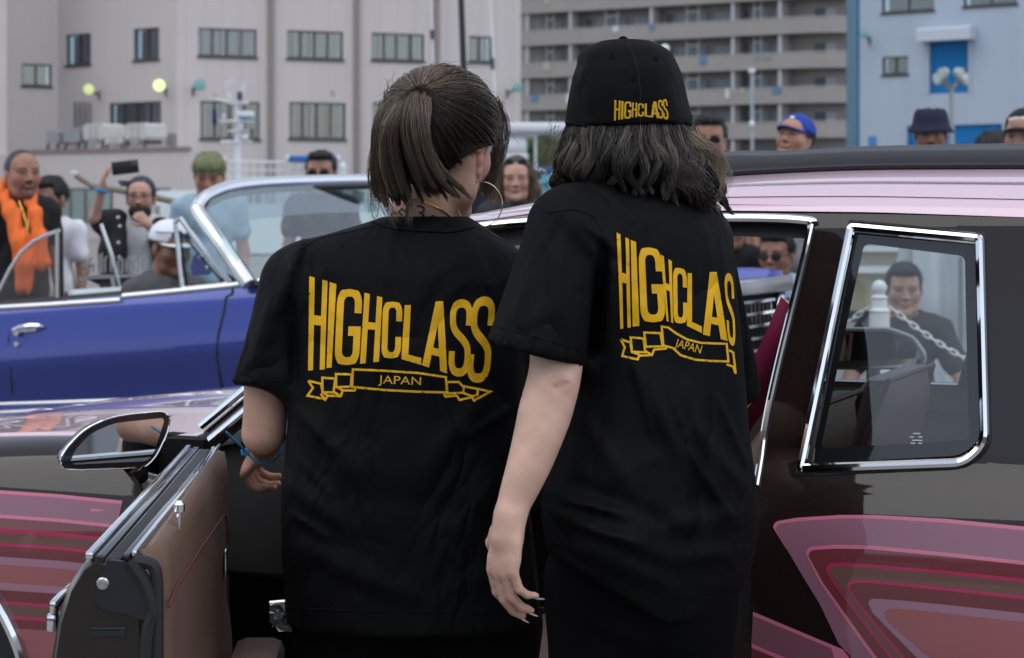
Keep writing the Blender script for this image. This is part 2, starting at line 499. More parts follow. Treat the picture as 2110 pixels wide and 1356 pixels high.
def strands(name, paths, r0, r1, cols, m, parent):
    """hair: paths (N, K, 3) -> thin three-sided tapering tubes, one colour per strand"""
    Pn = np.asarray(paths, np.float32); N, K, _ = Pn.shape
    T = np.gradient(Pn, axis=1); T /= np.linalg.norm(T, axis=2, keepdims=True) + 1e-9
    A = np.cross(T, np.array([.31, .87, .12], np.float32)); A /= np.linalg.norm(A, axis=2, keepdims=True) + 1e-9
    B = np.cross(T, A)
    rad = (r0 + (r1-r0)*np.linspace(0, 1, K)**1.5)[None, :, None] * np.ones((N, 1, 1))
    V = np.stack([Pn + (A*math.cos(2*math.pi*j/3) + B*math.sin(2*math.pi*j/3))*rad for j in range(3)], 2).reshape(-1, 3)
    i = np.arange(N)[:, None, None]*K*3; k = np.arange(K-1)[None, :, None]*3; j = np.arange(3)[None, None, :]; j2 = (j+1) % 3
    Q = np.stack([i+k+j, i+k+j2, i+k+3+j2, i+k+3+j], -1).reshape(-1, 4)
    me = bpy.data.meshes.new(name); me.vertices.add(len(V)); me.vertices.foreach_set('co', V.astype(np.float32).ravel())
    me.loops.add(Q.size); me.loops.foreach_set('vertex_index', Q.astype(np.int32).ravel())
    me.polygons.add(len(Q)); me.polygons.foreach_set('loop_start', np.arange(0, Q.size, 4, dtype=np.int32))
    me.polygons.foreach_set('use_smooth', np.ones(len(Q), bool)); me.update(calc_edges=True); me.validate()
    C = np.repeat(np.concatenate([np.asarray(cols, np.float32), np.ones((N, 1), np.float32)], 1), K*3, axis=0)
    at = me.color_attributes.new('Col', 'FLOAT_COLOR', 'POINT'); at.data.foreach_set('color', C.ravel())
    me.materials.append(m); o = bpy.data.objects.new(name, me); COL.objects.link(o)
    o.parent = parent; o.matrix_parent_inverse = parent_inv(parent)
    return o
def locks(guides, per, rad, rng, tip=.35, root=.7, jit=.0004):
    """each guide curve (G, K, 3) becomes a lock of strands that gather towards its tip"""
    G_, K_, _ = guides.shape; sN = np.linspace(0, 1, K_)
    env = (root + (1.15-root)*np.sin(np.clip(sN*1.6, 0, 1)*np.pi/2))*(1-(1-tip)*sN**1.6)
    off = rng.normal(0, 1, (G_, per, 3)); off *= np.minimum(1, 1.6/(np.linalg.norm(off, axis=2, keepdims=True)+1e-6))
    cut = 1 - .34*rng.random((G_, per))**1.7; ix = np.clip(sN[None, None]*cut[..., None]*(K_-1), 0, K_-1.001); i0 = ix.astype(int); fr = (ix-i0)[..., None]
    gi = np.arange(G_)[:, None, None]; pth = guides[gi, i0]*(1-fr) + guides[gi, i0+1]*fr
    pth = pth + off[:, :, None, :]*np.asarray(rad).reshape(-1, 1, 1, 1)*env[None, None, :, None] + rng.normal(0, jit, (G_, per, K_, 3))
    return pth.reshape(-1, K_, 3)
def bvh_of(mb):
    return BVHTree.FromPolygons([Vector(p) for p in mb.v], [list(f) for f in mb.f])
def cast_px(bvh, off=0.0015, fallback=3.3):
    """photo pixel -> first hit of its sight line on a surface, lifted by off"""
    o = Vector((0, 0, CAMZ)); last = [fallback]
    def fn(p):
        d = P(p[0], p[1], 1.0) - o
        h = bvh.ray_cast(o, d.normalized())
        if h[0] is None: return P(p[0], p[1], last[0])
        last[0] = h[0].y
        n = h[1] if h[1].dot(d) < 0 else -h[1]
        return h[0] + n * off
    return fn
def decal(polys, sp, bvh, off=0.0012, mb=None):
    """flat print: photo-space outlines laid on the surface behind them; polys = [(outer, holes)]"""
    mb = mb or MB(); o = Vector((0, 0, CAMZ))
    def fn(p):
        d = P(p[0], p[1], 1.0) - o
        h = bvh.ray_cast(o, d.normalized())
        if h[0] is None: return Vector((0, 1e6, 0))
        n = h[1] if h[1].dot(d) < 0 else -h[1]
        return h[0] + n * off
    for outer, holes in polys:
        t = sheet(outer, holes, sp, fn)
        V = t.v; keep = [f for f in t.f if all(V[i][1] < 1e5 for i in f)]
        if not keep: continue
        # no faces that bridge a fold or an outline
        keep = [f for f in keep if max((Vector(V[f[i]])-Vector(V[f[i-1]])).length for i in range(3)) < sp*3.0/1000 + .012]
        us = sorted({i for f in keep for i in f}); mp = {q: i for i, q in enumerate(us)}
        mb.add([V[q] for q in us], [tuple(mp[i] for i in f) for f in keep])
    return mb
# ------------------------------------------------------------------ ground
gm = MB(); gm.add([(-900, -900, 0), (900, -900, 0), (900, 900, 0), (-900, 900, 0)], [(0, 1, 2, 3)])
grd = obj('ground', gm, mat('concrete_yard', (.22, .215, .205), .85, var=.18, vscale=.6, bump=.3, bscale=40, rvar=.1), smooth=False); tag(grd, None, kind='structure')
# ------------------------------------------------------------------ buildings and harbour behind
class Wall:
    """vertical wall between two plan points; traces photo pixels into wall coordinates (a, z)"""
    def __init__(s, A, B):
        s.A = Vector((A[0], A[1], 0)); d = Vector((B[0]-A[0], B[1]-A[1], 0)); s.L = d.length; s.d = d.normalized(); s.n = Vector((s.d.y, -s.d.x, 0))
        if s.n.dot(-s.A) < 0: s.n = -s.n
    def az(s, x, y):
        o = Vector((0, 0, CAMZ)); r = P(x, y, 1.0) - o; t = (s.A-o).dot(s.n)/r.dot(s.n); p = o + r*t; return ((p-s.A).dot(s.d), p.z)
    def p(s, a, z, out=0.0): return s.A + s.d*a + s.n*out + Vector((0, 0, z))
    def box(s, mb, a0, a1, z0, z1, o0, o1):
        c = [s.p(a, z, o) for o in (o0, o1) for a, z in ((a0, z0), (a1, z0), (a1, z1), (a0, z1))]
        return mb.add(c, [(0, 1, 2, 3), (4, 7, 6, 5), (0, 4, 5, 1), (1, 5, 6, 2), (2, 6, 7, 3), (3, 7, 4, 0)])
    def rect(s, x0, y0, x1, y1):
        a0, z1 = s.az(x0, y0); a1, z0 = s.az(x1, y1); return min(a0, a1), max(a0, a1), min(z0, z1), max(z0, z1)
def gx(x, Y): return ((x-CX)*Y/FPX, Y)
def clad(name, col, step, amp=.05, bump=.4):
    """cladding: vertical joints, faint rain streaks and soft blotches"""
    m = mat(name, col, .75, var=amp, vscale=.35); N, L = m.node_tree.nodes, m.node_tree.links
    b = N['Principled BSDF']; src = b.inputs['Base Color'].links[0].from_socket
    tc = N.new('ShaderNodeTexCoord'); mp = N.new('ShaderNodeMapping'); mp.inputs['Scale'].default_value = (1.3, 1.3, .06); L.new(tc.outputs['Object'], mp.inputs[0])
    nz = N.new('ShaderNodeTexNoise'); nz.inputs['Scale'].default_value = 1.0; nz.inputs['Detail'].default_value = 5; L.new(mp.outputs[0], nz.inputs['Vector'])
    mr = N.new('ShaderNodeMapRange'); mr.inputs['From Min'].default_value = .35; mr.inputs['From Max'].default_value = .8; mr.inputs['To Min'].default_value = 1.01; mr.inputs['To Max'].default_value = .95; L.new(nz.outputs['Fac'], mr.inputs[0])
    sc = N.new('ShaderNodeVectorMath'); sc.operation = 'SCALE'; L.new(src, sc.inputs[0]); L.new(mr.outputs[0], sc.inputs['Scale']); L.new(sc.outputs[0], b.inputs['Base Color'])
    return m
wframe = mat('window_frame_dark', (.055, .055, .06), .5); paneg = mat('office_glass', (.10, .14, .16), .06, spec=.8, coat=.4)
curt = [mat('curtain_pale', (.26, .36, .42), .8, var=.12, vscale=3, stretch=(6, 6, .2)), mat('curtain_grey', (.13, .17, .185), .8, var=.2, vscale=3, stretch=(6, 6, .2)), mat('curtain_blue', (.18, .27, .34), .8, var=.15, vscale=3, stretch=(6, 6, .2))]
see = glass_mat('window_glass_clear', (.50, .62, .70), .09)
rw = random.Random(3)
def window(root, W, r, n=4, dark=False, depth=.16):
    a0, a1, z0, z1 = r
    wd = thing_part('window', root)
    f = MB(); t = .07
    W.box(f, a0, a1, z1-t, z1, -depth-.06, -depth+.06); W.box(f, a0, a1, z0, z0+t, -depth-.06, -depth+.06)
    W.box(f, a0, a0+t, z0+t, z1-t, -depth-.06, -depth+.06); W.box(f, a1-t, a1, z0+t, z1-t, -depth-.06, -depth+.06)
    for i in range(1, n): 
        a = a0 + (a1-a0)*i/n; W.box(f, a-t*.6, a+t*.6, z0+t, z1-t, -depth-.05, -depth+.05)
    obj('frame', f, wframe, wd, smooth=False)
    sl = MB(); W.box(sl, a0-.06, a1+.06, z0-.10, z0-.003, -.05, .07); obj('sill', sl, wframe, wd, smooth=False)
    for i in range(n):
        b0, b1 = a0 + (a1-a0)*i/n + t*.5, a0 + (a1-a0)*(i+1)/n - t*.5
        g = MB(); W.box(g, b0, b1, z0+t, z1-t, -depth-.012, -depth); obj('pane', g, see, wd, smooth=False)
        c = MB(); nn = 14; top = [W.p(b0 + (b1-b0)*k/nn, z1-t, -depth-.30 + .05*math.sin(k*1.7+i)) for k in range(nn+1)]; bot = [Vector((p.x, p.y, z0+t)) for p in top]
        if not dark: c.grid([top, bot]); obj('curtain', c, curt[rw.choice((0, 0, 1, 1, 2))], wd)
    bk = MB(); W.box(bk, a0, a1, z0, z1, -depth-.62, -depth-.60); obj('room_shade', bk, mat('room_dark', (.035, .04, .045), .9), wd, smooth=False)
def reveal(W, r, mb, depth=.24):
    a0, a1, z0, z1 = r
    for q in (((a0, z0), (a1, z0)), ((a1, z0), (a1, z1)), ((a1, z1), (a0, z1)), ((a0, z1), (a0, z0))):
        mb.add([W.p(*q[0], 0), W.p(*q[1], 0), W.p(*q[1], -depth), W.p(*q[0], -depth)], [(0, 1, 2, 3)])
def facade(root, W, a0, a1, z0, z1, wins, m, name='wall'):
    hs_ = [[(r[0], r[2]), (r[1], r[2]), (r[1], r[3]), (r[0], r[3])] for r in wins]
    mb = sheet([(a0, z0), (a1, z0), (a1, z1), (a0, z1)], hs_, 3.0, lambda p: W.p(p[0], p[1]))
    for r in wins: reveal(W, r, mb)
    return obj(name, mb, m, root, smooth=False, recalc=False)

# --- beige office block with a corner, lower annex roof carrying the plant
off = thing('office_building', 'beige clad office block with curtained strip windows and wall lamps', 'building', (*gx(365, 92), 0))
beige = clad('beige_cladding', (.565, .525, .52), 1.0, .03)
cR = Wall(gx(365, 92), gx(1073, 98.6)); cL = Wall(gx(365, 92), gx(120, 96.9)); cI = Wall(gx(120, 96.9), gx(14, 95.7)); cO = Wall(gx(14, 93.0), gx(-900, 84.0))
wr = [cR.rect(409, 57, 529, 118), cR.rect(592, 62, 707, 123), cR.rect(766, 67, 874, 126), cR.rect(966, 74, 1014, 128), cR.rect(413, 208, 536, 287), cR.rect(596, 210, 712, 287), cR.rect(768, 211, 880, 287), cR.rect(985, 212, 1035, 288), cR.rect(420, 390, 540, 450), cR.rect(600, 390, 715, 450)]
facade(off, cR, 0, cR.L, 0, 19, wr, beige)
for i, r in enumerate(wr): window(off, cR, r, 2 if i in (3, 7) else 4)
wl_ = [cL.rect(275, 60, 328, 121), cL.rect(135, 72, 187, 132), cL.rect(225, 213, 332, 290), cL.rect(330, 388, 352, 455), cL.rect(120, 390, 232, 465)]
wl_ = [(min(r[0], r[1]), max(r[0], r[1]), r[2], r[3]) for r in wl_]
facade(off, cL, 0, cL.L, 0, 19, wl_, beige)
for i, r in enumerate(wl_): window(off, cL, r, (2, 2, 4, 2, 4)[i])
r = cI.rect(45, 131, 106, 178); facade(off, cI, 0, cI.L, 0, 19, [r], beige); window(off, cI, r, 2, dark=True)
facade(off, cO, 0, cO.L, 0, 19, [], beige); q = MB(); Wc = Wall(gx(14, 93.0), gx(14, 95.7)); q.add([Wc.p(0, 0), Wc.p(Wc.L, 0), Wc.p(Wc.L, 19), Wc.p(0, 19)], [(0, 1, 2, 3)]); obj('return_wall', q, beige, off, smooth=False)
q = MB(); q.add([cR.p(0, 19), cR.p(cR.L, 19), Vector((3, 118, 19)), Vector((-34, 118, 19)), cO.p(cO.L, 19), cO.p(0, 19), cI.p(0, 19)], [tuple(range(7))]); obj('flat_roof', q, beige, off, smooth=False)
pipe_m = mat('drainpipe', (.27, .235, .225), .6)
for x in (558, 735, 899):
    a, _ = cR.az(x, 150); q = MB(); q.tube([cR.p(a, 18.4, .10), cR.p(a, .2, .10)], .13, 8); obj('drainpipe', q, pipe_m, off)
for x in (158, 168, 178, 188):
    a, z = cL.az(x, 210); q = MB(); q.tube([cL.p(a, z, .12), cL.p(a, z-1.9, .12)], .06, 6); obj('vent_pipe', q, mat('pipe_grey', (.22, .22, .235), .5), off)
q = MB(); a, z = cL.az(357, 285); cL.box(q, a-.2, a+.2, z-.35, z+.2, .0, .25); obj('meter_box', q, mat('pipe_grey', (.22, .22, .235), .5), off, smooth=False)
for x, y, s in ((440, 200, 1), (682, 192, 1)):
    a, z = cR.az(x, y); q = MB(); q.lathe([(.16, 0), (.16, .12), (.05, .2)], cR.p(a, z, .0), 12, 'Y'); obj('vent_cowl', q, mat('vent_beige', (.36, .33, .32), .6), off)
for v in range(20):   # vertical cladding joints on the long face
    a = (v+.5)*cR.L/20; q = MB(); cR.box(q, a-.012, a+.012, 0, 19, -.004, .006); obj('cladding_joint', q, mat('joint', (.49, .455, .45), .8), off, smooth=False)
# annex: parapet ledge in front of the left face
an = Wall(gx(372, 86.5), gx(58, 91.5))
q = MB(); z1_ = an.az(200, 314)[1]; an.box(q, -.2, an.L+12, 0, z1_, 0, -4); obj('annex', q, beige, off, smooth=False)
q = MB(); an.box(q, -.3, an.L, z1_, z1_+.16, -.35, .08); obj('annex_coping', q, mat('coping', (.22, .19, .185), .6), off, smooth=False)
r_ = [an.rect(232, 392, 120, 466)]
for x0, x1 in ((118, 178), (182, 232), (322, 352)):
    r = an.rect(x1, 388, x0, 460); q = MB(); an.box(q, r[0], r[1], r[2], r[3], .01, .05); wd = thing_part('window', off); obj('frame', q, wframe, wd, smooth=False)
    for i in range(2):
        b0 = r[0] + (r[1]-r[0])*i/2 + .06; b1 = r[0] + (r[1]-r[0])*(i+1)/2 - .06; q = MB(); an.box(q, b0, b1, r[2]+.08, r[3]-.08, .052, .07); obj('pane', q, mat('sage_pane', (.24, .32, .31), .25, var=.15, vscale=1.0), wd, smooth=False)
# plant on the ledge
hv = mat('unit_white', (.52, .53, .51), .5, var=.08, vscale=2); hs2_ = mat('unit_stand', (.05, .055, .06), .6); hg = mat('unit_grey', (.30, .32, .33), .5)
def unit(x0, x1, y0, y1, lab, m_, kind):
    ac = an.az((x0+x1)/2, y1); w_ = abs(an.az(x1, y1)[0]-an.az(x0, y1)[0])/2*.80; zt = an.az((x0+x1)/2, y0)[1]; zb = z1_ + .17
    u = thing('ventilation_unit', lab, 'ventilator', an.p(ac[0], zb, -1.6), 'ventilation units on the annex roof')
    leg = min(.75, (zt-zb)*.35); q = MB()
    prof = [(-1, .18), (-.8, 0), (.8, 0), (1, .18), (1, .85), (.72, 1), (-.72, 1), (-1, .85)] if kind else [(-1, 0), (1, 0), (1, .93), (.8, 1), (-.8, 1), (-1, .93)]
    ring = lambda o: [an.p(ac[0] + w_*px_, zb + leg + (zt-zb-leg)*pz, o) for px_, pz in prof]
    q.loft([ring(-2.3), ring(-2.2), ring(-1.1), ring(-1.0)]); obj('unit_casing', q, m_, u, smooth=False)
    if kind:
        q = MB(); q.loft([[an.p(ac[0] + w_*.5*px_, zb + leg*.25 + (zt-zb-leg)*.55*pz, -.95) for px_, pz in ((-1, .6), (0, 0), (1, .6), (1, 1), (-1, 1))], [an.p(ac[0] + w_*.5*px_, zb + leg*.25 + (zt-zb-leg)*.55*pz, -1.02) for px_, pz in ((-1, .6), (0, 0), (1, .6), (1, 1), (-1, 1))]]); obj('unit_hood', q, hg, u, smooth=False)
    for s in (-.75, .75):
        q = MB(); q.tube([an.p(ac[0] + w_*s, zb+leg+.02, -1.1), an.p(ac[0] + w_*s*1.15, zb, -1.0)], .07, 6); obj('stand_leg', q, hs2_, u)
    q = MB(); an.box(q, ac[0]-w_*.3, ac[0]-w_*.22, zb+leg+.1, zt-.1, -1.0, -.985); an.box(q, ac[0]+w_*.22, ac[0]+w_*.3, zb+leg+.1, zt-.1, -1.0, -.985); obj('casing_seam', q, hg, u, smooth=False)
unit(57, 88, 268, 316, 'narrow grey ventilation unit at the ledge beside the tall wall', hg, 0)
unit(92, 133, 262, 316, 'grey ventilation unit between the narrow one and the large pale hood', hg, 0)
unit(131, 185, 253, 314, 'large pale hooded ventilation unit below the vertical vent pipes', hv, 1)
unit(176, 224, 276, 313, 'small low ventilation unit between the two large hooded ones', hv, 1)
unit(216, 272, 252, 312, 'large pale hooded ventilation unit in front of the curtained window', hv, 1)
# wall lamps
def wall_lamp(W, x, y, bx, by, lit, lab, s=1.0):
    a, z = W.az(bx, by); b = W.p(a, z, .0); o_ = W.n*1.0
    h = b + W.n*.9; hp_ = P(x, y, h.y)
    t = thing('wall_lamp', lab, 'lamp', b, 'floodlights on brackets')
    q = MB(); q.tube([b, b + (hp_-b)*.85], .06, 6); q.tube([b + Vector((0, 0, .2)), b - Vector((0, 0, .2))], .07, 6); obj('lamp_arm', q, mat('lamp_arm_grey', (.13, .15, .17), .5), t)
    dirn = (Vector((0, 0, CAMZ)) - hp_).normalized(); Rm = dirn.to_track_quat('Z', 'Y').to_matrix().to_4x4(); M = Matrix.Translation(hp_) @ Rm
    q = MB(); q.lathe([(.05, -.30), (.20, -.22), (.27*s, -.05), (.27*s, .0)], (0, 0, 0), 18, 'Z', M); obj('lamp_housing', q, mat('lamp_teal', (.12, .27, .29), .4), t)
    q = MB(); q.lathe([(.001, .035), (.15*s, .03), (.255*s, .004), (.255*s, .0), (.001, .0)], (0, 0, 0), 18, 'Z', M)
    obj('lamp_lens', q, mat('lamp_lit_%d' % lit, (.35, .4, .2), .4, emit=(.88, 1.0, .42), estr=(0, .38, .80)[lit]) if lit else mat('lamp_glass_off', (.22, .42, .43), .15), t)
wall_lamp(cL, 183, 184, 205, 197, 1, 'dim greenish lit floodlight above the vent pipes on the beige office', .95); wall_lamp(cL, 328, 176, 342, 190, 2, 'bright lit floodlight beside the corner of the beige office', 1.05)
wall_lamp(cR, 412, 175, 398, 188, 0, 'unlit teal floodlight beside the corner of the beige office', .95); wall_lamp(cR, 1066, 181, 1045, 193, 0, 'unlit teal floodlight at the far end of the beige office', .8)

# --- apartment block with long balconies
apt = thing('apartment_block', 'grey-brown apartment block with long open balconies and white posts', 'building', (*gx(1400, 190), 0))
plan = [Vector((*gx(1050, 199.5), 0)), Vector((*gx(1640, 184), 0))]
dA = (plan[1]-plan[0]).normalized(); nA = Vector((dA.y, -dA.x, 0)); LA = (plan[1]-plan[0]).length
arc = []
for i in range(1, 11):
    th = i/10*1.15; R_a = 6.0; arc.append(plan[1] + dA*R_a*math.sin(th) - nA*R_a*(1-math.cos(th)))
line_ = [plan[0] + dA*LA*i/12 for i in range(13)] + arc
nrmA = [nA]*13 + [(dA*math.sin(i/10*1.15) + nA*math.cos(i/10*1.15)) for i in range(1, 11)]
apm = clad('apartment_render', (.31, .29, .28), 1.0, .06); apin = mat('apartment_inner', (.30, .285, .28), .8, var=.1, vscale=.4); apd = mat('apartment_soffit', (.13, .12, .118), .9)
f_h = 3.075; zA = 1.3 + (430-94)*198/4300 - 5*f_h
q = MB(); q.grid([[p - n*1.9 + Vector((0, 0, z)) for p, n in zip(line_, nrmA)] for z in (0, 34)]); obj('back_wall', q, apin, apt, angle=30)
for k in range(0, 11):
    z0 = zA + k*f_h; q = MB(); ring = []
    for p, n in zip(line_, nrmA): ring.append([p + Vector((0, 0, z0)), p + Vector((0, 0, z0+1.34)), p - n*.15 + Vector((0, 0, z0+1.34)), p - n*.15 + Vector((0, 0, z0+.2)), p - n*1.88 + Vector((0, 0, z0+.2)), p - n*1.88 + Vector((0, 0, z0))])
    q.loft(ring, True, True, True); obj('balcony_slab', q, apm, apt, angle=30)
    rl = MB(); rl.tube([p - n*.06 + Vector((0, 0, z0+1.44)) for p, n in zip(line_, nrmA)], .035, 5); obj('balcony_rail', rl, mat('rail_pale', (.42, .44, .46), .5), apt)
posts = [gx(x, 0) for x in ()]
wA = Wall((plan[0].x, plan[0].y), (plan[1].x, plan[1].y))
pxs = [1084, 1173, 1340, 1508, 1605]
postm = mat('post_white', (.42, .43, .45), .7); aptg = mat('apartment_glass', (.15, .19, .24), .12, spec=.8); aptf = mat('apartment_sash', (.36, .39, .42), .5); aptdk = mat('apartment_dark', (.07, .085, .105), .3)
for x in pxs:
    a, _ = wA.az(x, 150); q = MB(); wA.box(q, a-.16, a+.16, 0, 34, -.55, -.17); obj('balcony_post', q, postm, apt, smooth=False)
    q = MB(); wA.box(q, a-.9, a-.7, 0, 34, -1.9, -.5) if False else wA.box(q, a+.25, a+.4, 0, 34, -1.9, -.56); obj('balcony_divider', q, apin, apt, smooth=False)
for k in range(2, 9):
    zf = zA + k*f_h + .2
    for i in range(len(pxs)-1):
        a0, a1 = wA.az(pxs[i], 150)[0], wA.az(pxs[i+1], 150)[0]; w_ = a1-a0
        for (f0, f1, zz0, zz1, m_) in ((.09, .17, 1.0, 2.3, aptdk), (.24, .40, .1, 2.2, aptg), (.44, .56, .1, 2.25, aptg), (.585, .62, .1, 2.3, aptdk), (.70, .90, .9, 2.1, aptg)):
            b0, b1 = a0+w_*f0, a0+w_*f1; wn = thing_part('window', apt)
            q = MB(); wA.box(q, b0-.06, b1+.06, zf+zz0-.06, zf+zz1+.06, -1.885, -1.86); obj('sash', q, aptf, wn, smooth=False)
            q = MB(); wA.box(q, b0, (b0+b1)/2-.03, zf+zz0, zf+zz1, -1.858, -1.845); wA.box(q, (b0+b1)/2+.03, b1, zf+zz0, zf+zz1, -1.858, -1.845); obj('pane', q, m_, wn, smooth=False)
        # pale screens on the balcony front
        b = a0 + w_*.42; q = MB(); wA.box(q, b, b+.08, zf, zf+2.85, -.5, -.42); wA.box(q, b+w_*.15, b+w_*.15+.08, zf, zf+2.85, -.5, -.42); wA.box(q, b, b+w_*.15, zf+2.2, zf+2.28, -.5, -.42); obj('balcony_screen', q, postm, apt, smooth=False)
    for i in (3, 5, 9):
        p, n = arc[i-1], nrmA[12+i]; tdir = Vector((n.y, -n.x, 0)) * -1; M = Matrix(((tdir.x, n.x, 0, p.x), (tdir.y, n.y, 0, p.y), (0, 0, 1, zf), (0, 0, 0, 1)))
        q = MB(); q.box((-.45, -1.89, .1), (.45, -1.84, 2.1), M); obj('balcony_door', q, aptf if i == 5 else aptdk, apt, smooth=False)
rl_ = random.Random(21)
for i in range(26):     # washing and bedding hung over the rails
    k = rl_.randrange(3, 9); a = rl_.uniform(2, LA-1); w_ = rl_.uniform(.3, .9); h_ = rl_.uniform(.4, .9); z0 = zA + k*f_h + 1.46
    q = MB(); wA.box(q, a, a+w_, z0-h_, z0+.02, .02, .06); obj('washing', q, rl_.choice([mat('wash_white', (.55, .56, .58), .8), mat('wash_blue', (.12, .2, .34), .8), mat('wash_beige', (.42, .36, .30), .8), mat('wash_grey', (.25, .27, .3), .8)]), apt, smooth=False)
q = MB(); q.box((-2, 199, 0), (30, 215, 34)); obj('block_core', q, apin, apt, smooth=False)

# --- pale blue warehouse
wh = thing('warehouse', 'pale blue warehouse with bright blue roller shutters and a teal corner', 'building', (*gx(1900, 97), 0))
wb = clad('pale_blue_cladding', (.40, .47, .57), 1.0, .03); teal = mat('teal_trim', (.022, .145, .26), .5, var=.06, vscale=.5); shb = mat('shutter_blue', (.0, .175, .47), .4)
W3_ = Wall(gx(1766, 100), gx(2900, 85))
ww_ = [W3_.rect(1817, -60, 1925, 20), W3_.rect(1985, -60, 2096, 7), W3_.rect(1818, 118, 1871, 152)]
sh_ = [W3_.rect(1915, 80, 1996, 191), W3_.rect(1869, 260, 2066, 470)]
facade(wh, W3_, 0, W3_.L, 0, 19, ww_ + sh_, wb)
for i, r in enumerate(ww_): window(wh, W3_, r, (2, 2, 2)[i], dark=(i != 2))
for r in sh_:
    st = thing_part('roller_shutter', wh); n = int((r[3]-r[2])/.16)
    for i in range(n):
        z0 = r[2] + i*(r[3]-r[2])/n; q = MB(); q.loft([[W3_.p(a, z0+.005, -.16), W3_.p(a, z0+.05, -.125), W3_.p(a, z0+.11, -.125), W3_.p(a, z0+.155, -.16)] for a in (r[0], r[1])]); obj('shutter_slat', q, shb, st, smooth=False)
    q = MB(); W3_.box(q, r[0], r[1], r[2], r[3], -.24, -.17); obj('shutter_backing', q, shb, st, smooth=False)
    q = MB(); W3_.box(q, r[0]-.14, r[0], r[2], r[3], -.02, .06); obj('shutter_guide', q, mat('guide_pale', (.42, .46, .52), .5), st, smooth=False); q = MB(); W3_.box(q, r[1], r[1]+.14, r[2], r[3], -.02, .06); obj('shutter_guide', q, mat('guide_pale'), st, smooth=False)
r = W3_.rect(1902, 60, 2012, 82); q = MB(); q.loft([[W3_.p(a, r[2], .02), W3_.p(a, r[2], .75), W3_.p(a, r[3]-.1, .75), W3_.p(a, r[3], .55), W3_.p(a, r[3], .02)] for a in (r[0], r[1])]); obj('shutter_hood', q, mat('hood_pale', (.52, .57, .66), .45), wh, smooth=False)
q = MB(); rt_ = W3_.A - W3_.d*.0; tq = Vector((*gx(1744, 103), 0)); q.add([rt_, rt_ + Vector((0, 0, 19)), tq + Vector((0, 0, 19)), tq], [(0, 1, 2, 3)]); obj('corner_wall', q, teal, wh, smooth=False)
q = MB(); W3_.box(q, 0, .12, 0, 19, -.1, .05); obj('corner_trim', q, teal, wh, smooth=False)
q = MB(); q.add([W3_.p(0, 19), W3_.p(W3_.L, 19), W3_.p(W3_.L, 19, -20), tq + Vector((0, 20, 19)), tq + Vector((0, 0, 19))], [(0, 1, 2, 3, 4)]); obj('warehouse_roof', q, wb, wh, smooth=False)
r = W3_.rect(1790, 281, 1806, 304); q = MB(); W3_.box(q, *r, .01, .04); obj('wall_sign', q, mat('sign_blue', (.06, .22, .50), .5), wh, smooth=False)
wall_lamp(W3_, 1780, 70, 1792, 84, 0, 'unlit floodlight on the pale blue warehouse wall', .8)
# four-headed yard light
yl = thing('yard_light', 'grey yard light mast with clustered floodlights before the warehouse', 'street lamp', (*gx(1961, 62), 0))
pm = mat('galvanised', (.30, .33, .35), .45, metal=.6); q = MB(); b_ = Vector((*gx(1961, 62), 0)); zt = P(1961, 185, 62).z
q.tube([b_, b_ + Vector((0, 0, zt*.6)), b_ + Vector((0, 0, zt))], [.10, .085, .07], 10); obj('mast', q, pm, yl)
q = MB(); top_ = b_ + Vector((0, 0, zt))
for x, y in ((1930, 160), (1944, 150), (1980, 150), (1992, 160)): q.tube([top_, P((1961+x)/2, 172, 62), P(x, y+4, 62)], .045, 6)
obj('lamp_bracket', q, pm, yl)
for i, (x, y) in enumerate(((1932, 162), (1943, 151), (1978, 151), (1990, 163))):
    c_ = P(x, y, 61.8); dn = Vector((x-1961, -18, -9)).normalized(); M = Matrix.Translation(c_) @ dn.to_track_quat('Z', 'Y').to_matrix().to_4x4(); q = MB(); q.lathe([(.05, -.22), (.13, -.16), (.18, .0), (.185, .04)], (0, 0, 0), 14, 'Z', M); fl_ = obj('floodlight', q, mat('flood_shell', (.45, .50, .52), .3, metal=.5), yl)
    q = MB(); q.lathe([(.001, .05), (.14, .045), (.17, .02), (.001, .02)], (0, 0, 0), 14, 'Z', M); obj('floodlight_glass', q, mat('flood_glass', (.55, .66, .62), .15, coat=1.0), fl_)

# --- harbour: boats with radar mast and railings
bw = mat('boat_white', (.66, .69, .72), .4, var=.05, vscale=1.0); bblue = mat('boat_blue', (.02, .14, .42), .4); bdk = mat('boat_dark', (.05, .06, .075), .5)
bt1 = thing('patrol_boat', 'white harbour boat with a radar mast and white deck railings', 'boat', (*gx(560, 58), 0))
YB = 58.0
def bp(x, y, dy=0.0): return P(x, y, YB+dy)
q = MB(); q.loft([[bp(x, y, dy) for dy in (0, 3.4)] + [bp(x, y2, dy) for dy in (3.4, 0)] for x, y, y2 in ((330, 420, 520), (345, 420, 522), (720, 420, 524), (800, 408, 510))]); obj('hull', q, bw, bt1, smooth=False)
q = MB(); q.loft([[bp(x, y, dy) for dy in (.6, 3.0)] + [bp(x, 424, dy) for dy in (3.0, .6)] for x, y in ((318, 396), (330, 392), (470, 392), (478, 400))]); obj('cabin', q, bw, bt1, smooth=False)
q = MB(); q.tube([bp(490, 430, 1), bp(490, 300, 1), bp(487, 208, 1)], [.10, .09, .055], 8); obj('mast', q, bw, bt1)
for x0, y0, x1, y1, r_ in ((440, 203, 480, 213, .035), (452, 250, 522, 250, .04), (455, 292, 520, 292, .04), (468, 190, 476, 208, .05), (460, 172, 484, 166, .02), (464, 180, 480, 176, .02), (496, 182, 507, 170, .025), (500, 200, 502, 172, .03), (474, 213, 512, 212, .04), (470, 270, 512, 270, .03)):
    q = MB(); q.tube([bp(x0, y0, .9), bp(x1, y1, .9)], r_, 6); obj('crosstree', q, bw, bt1)
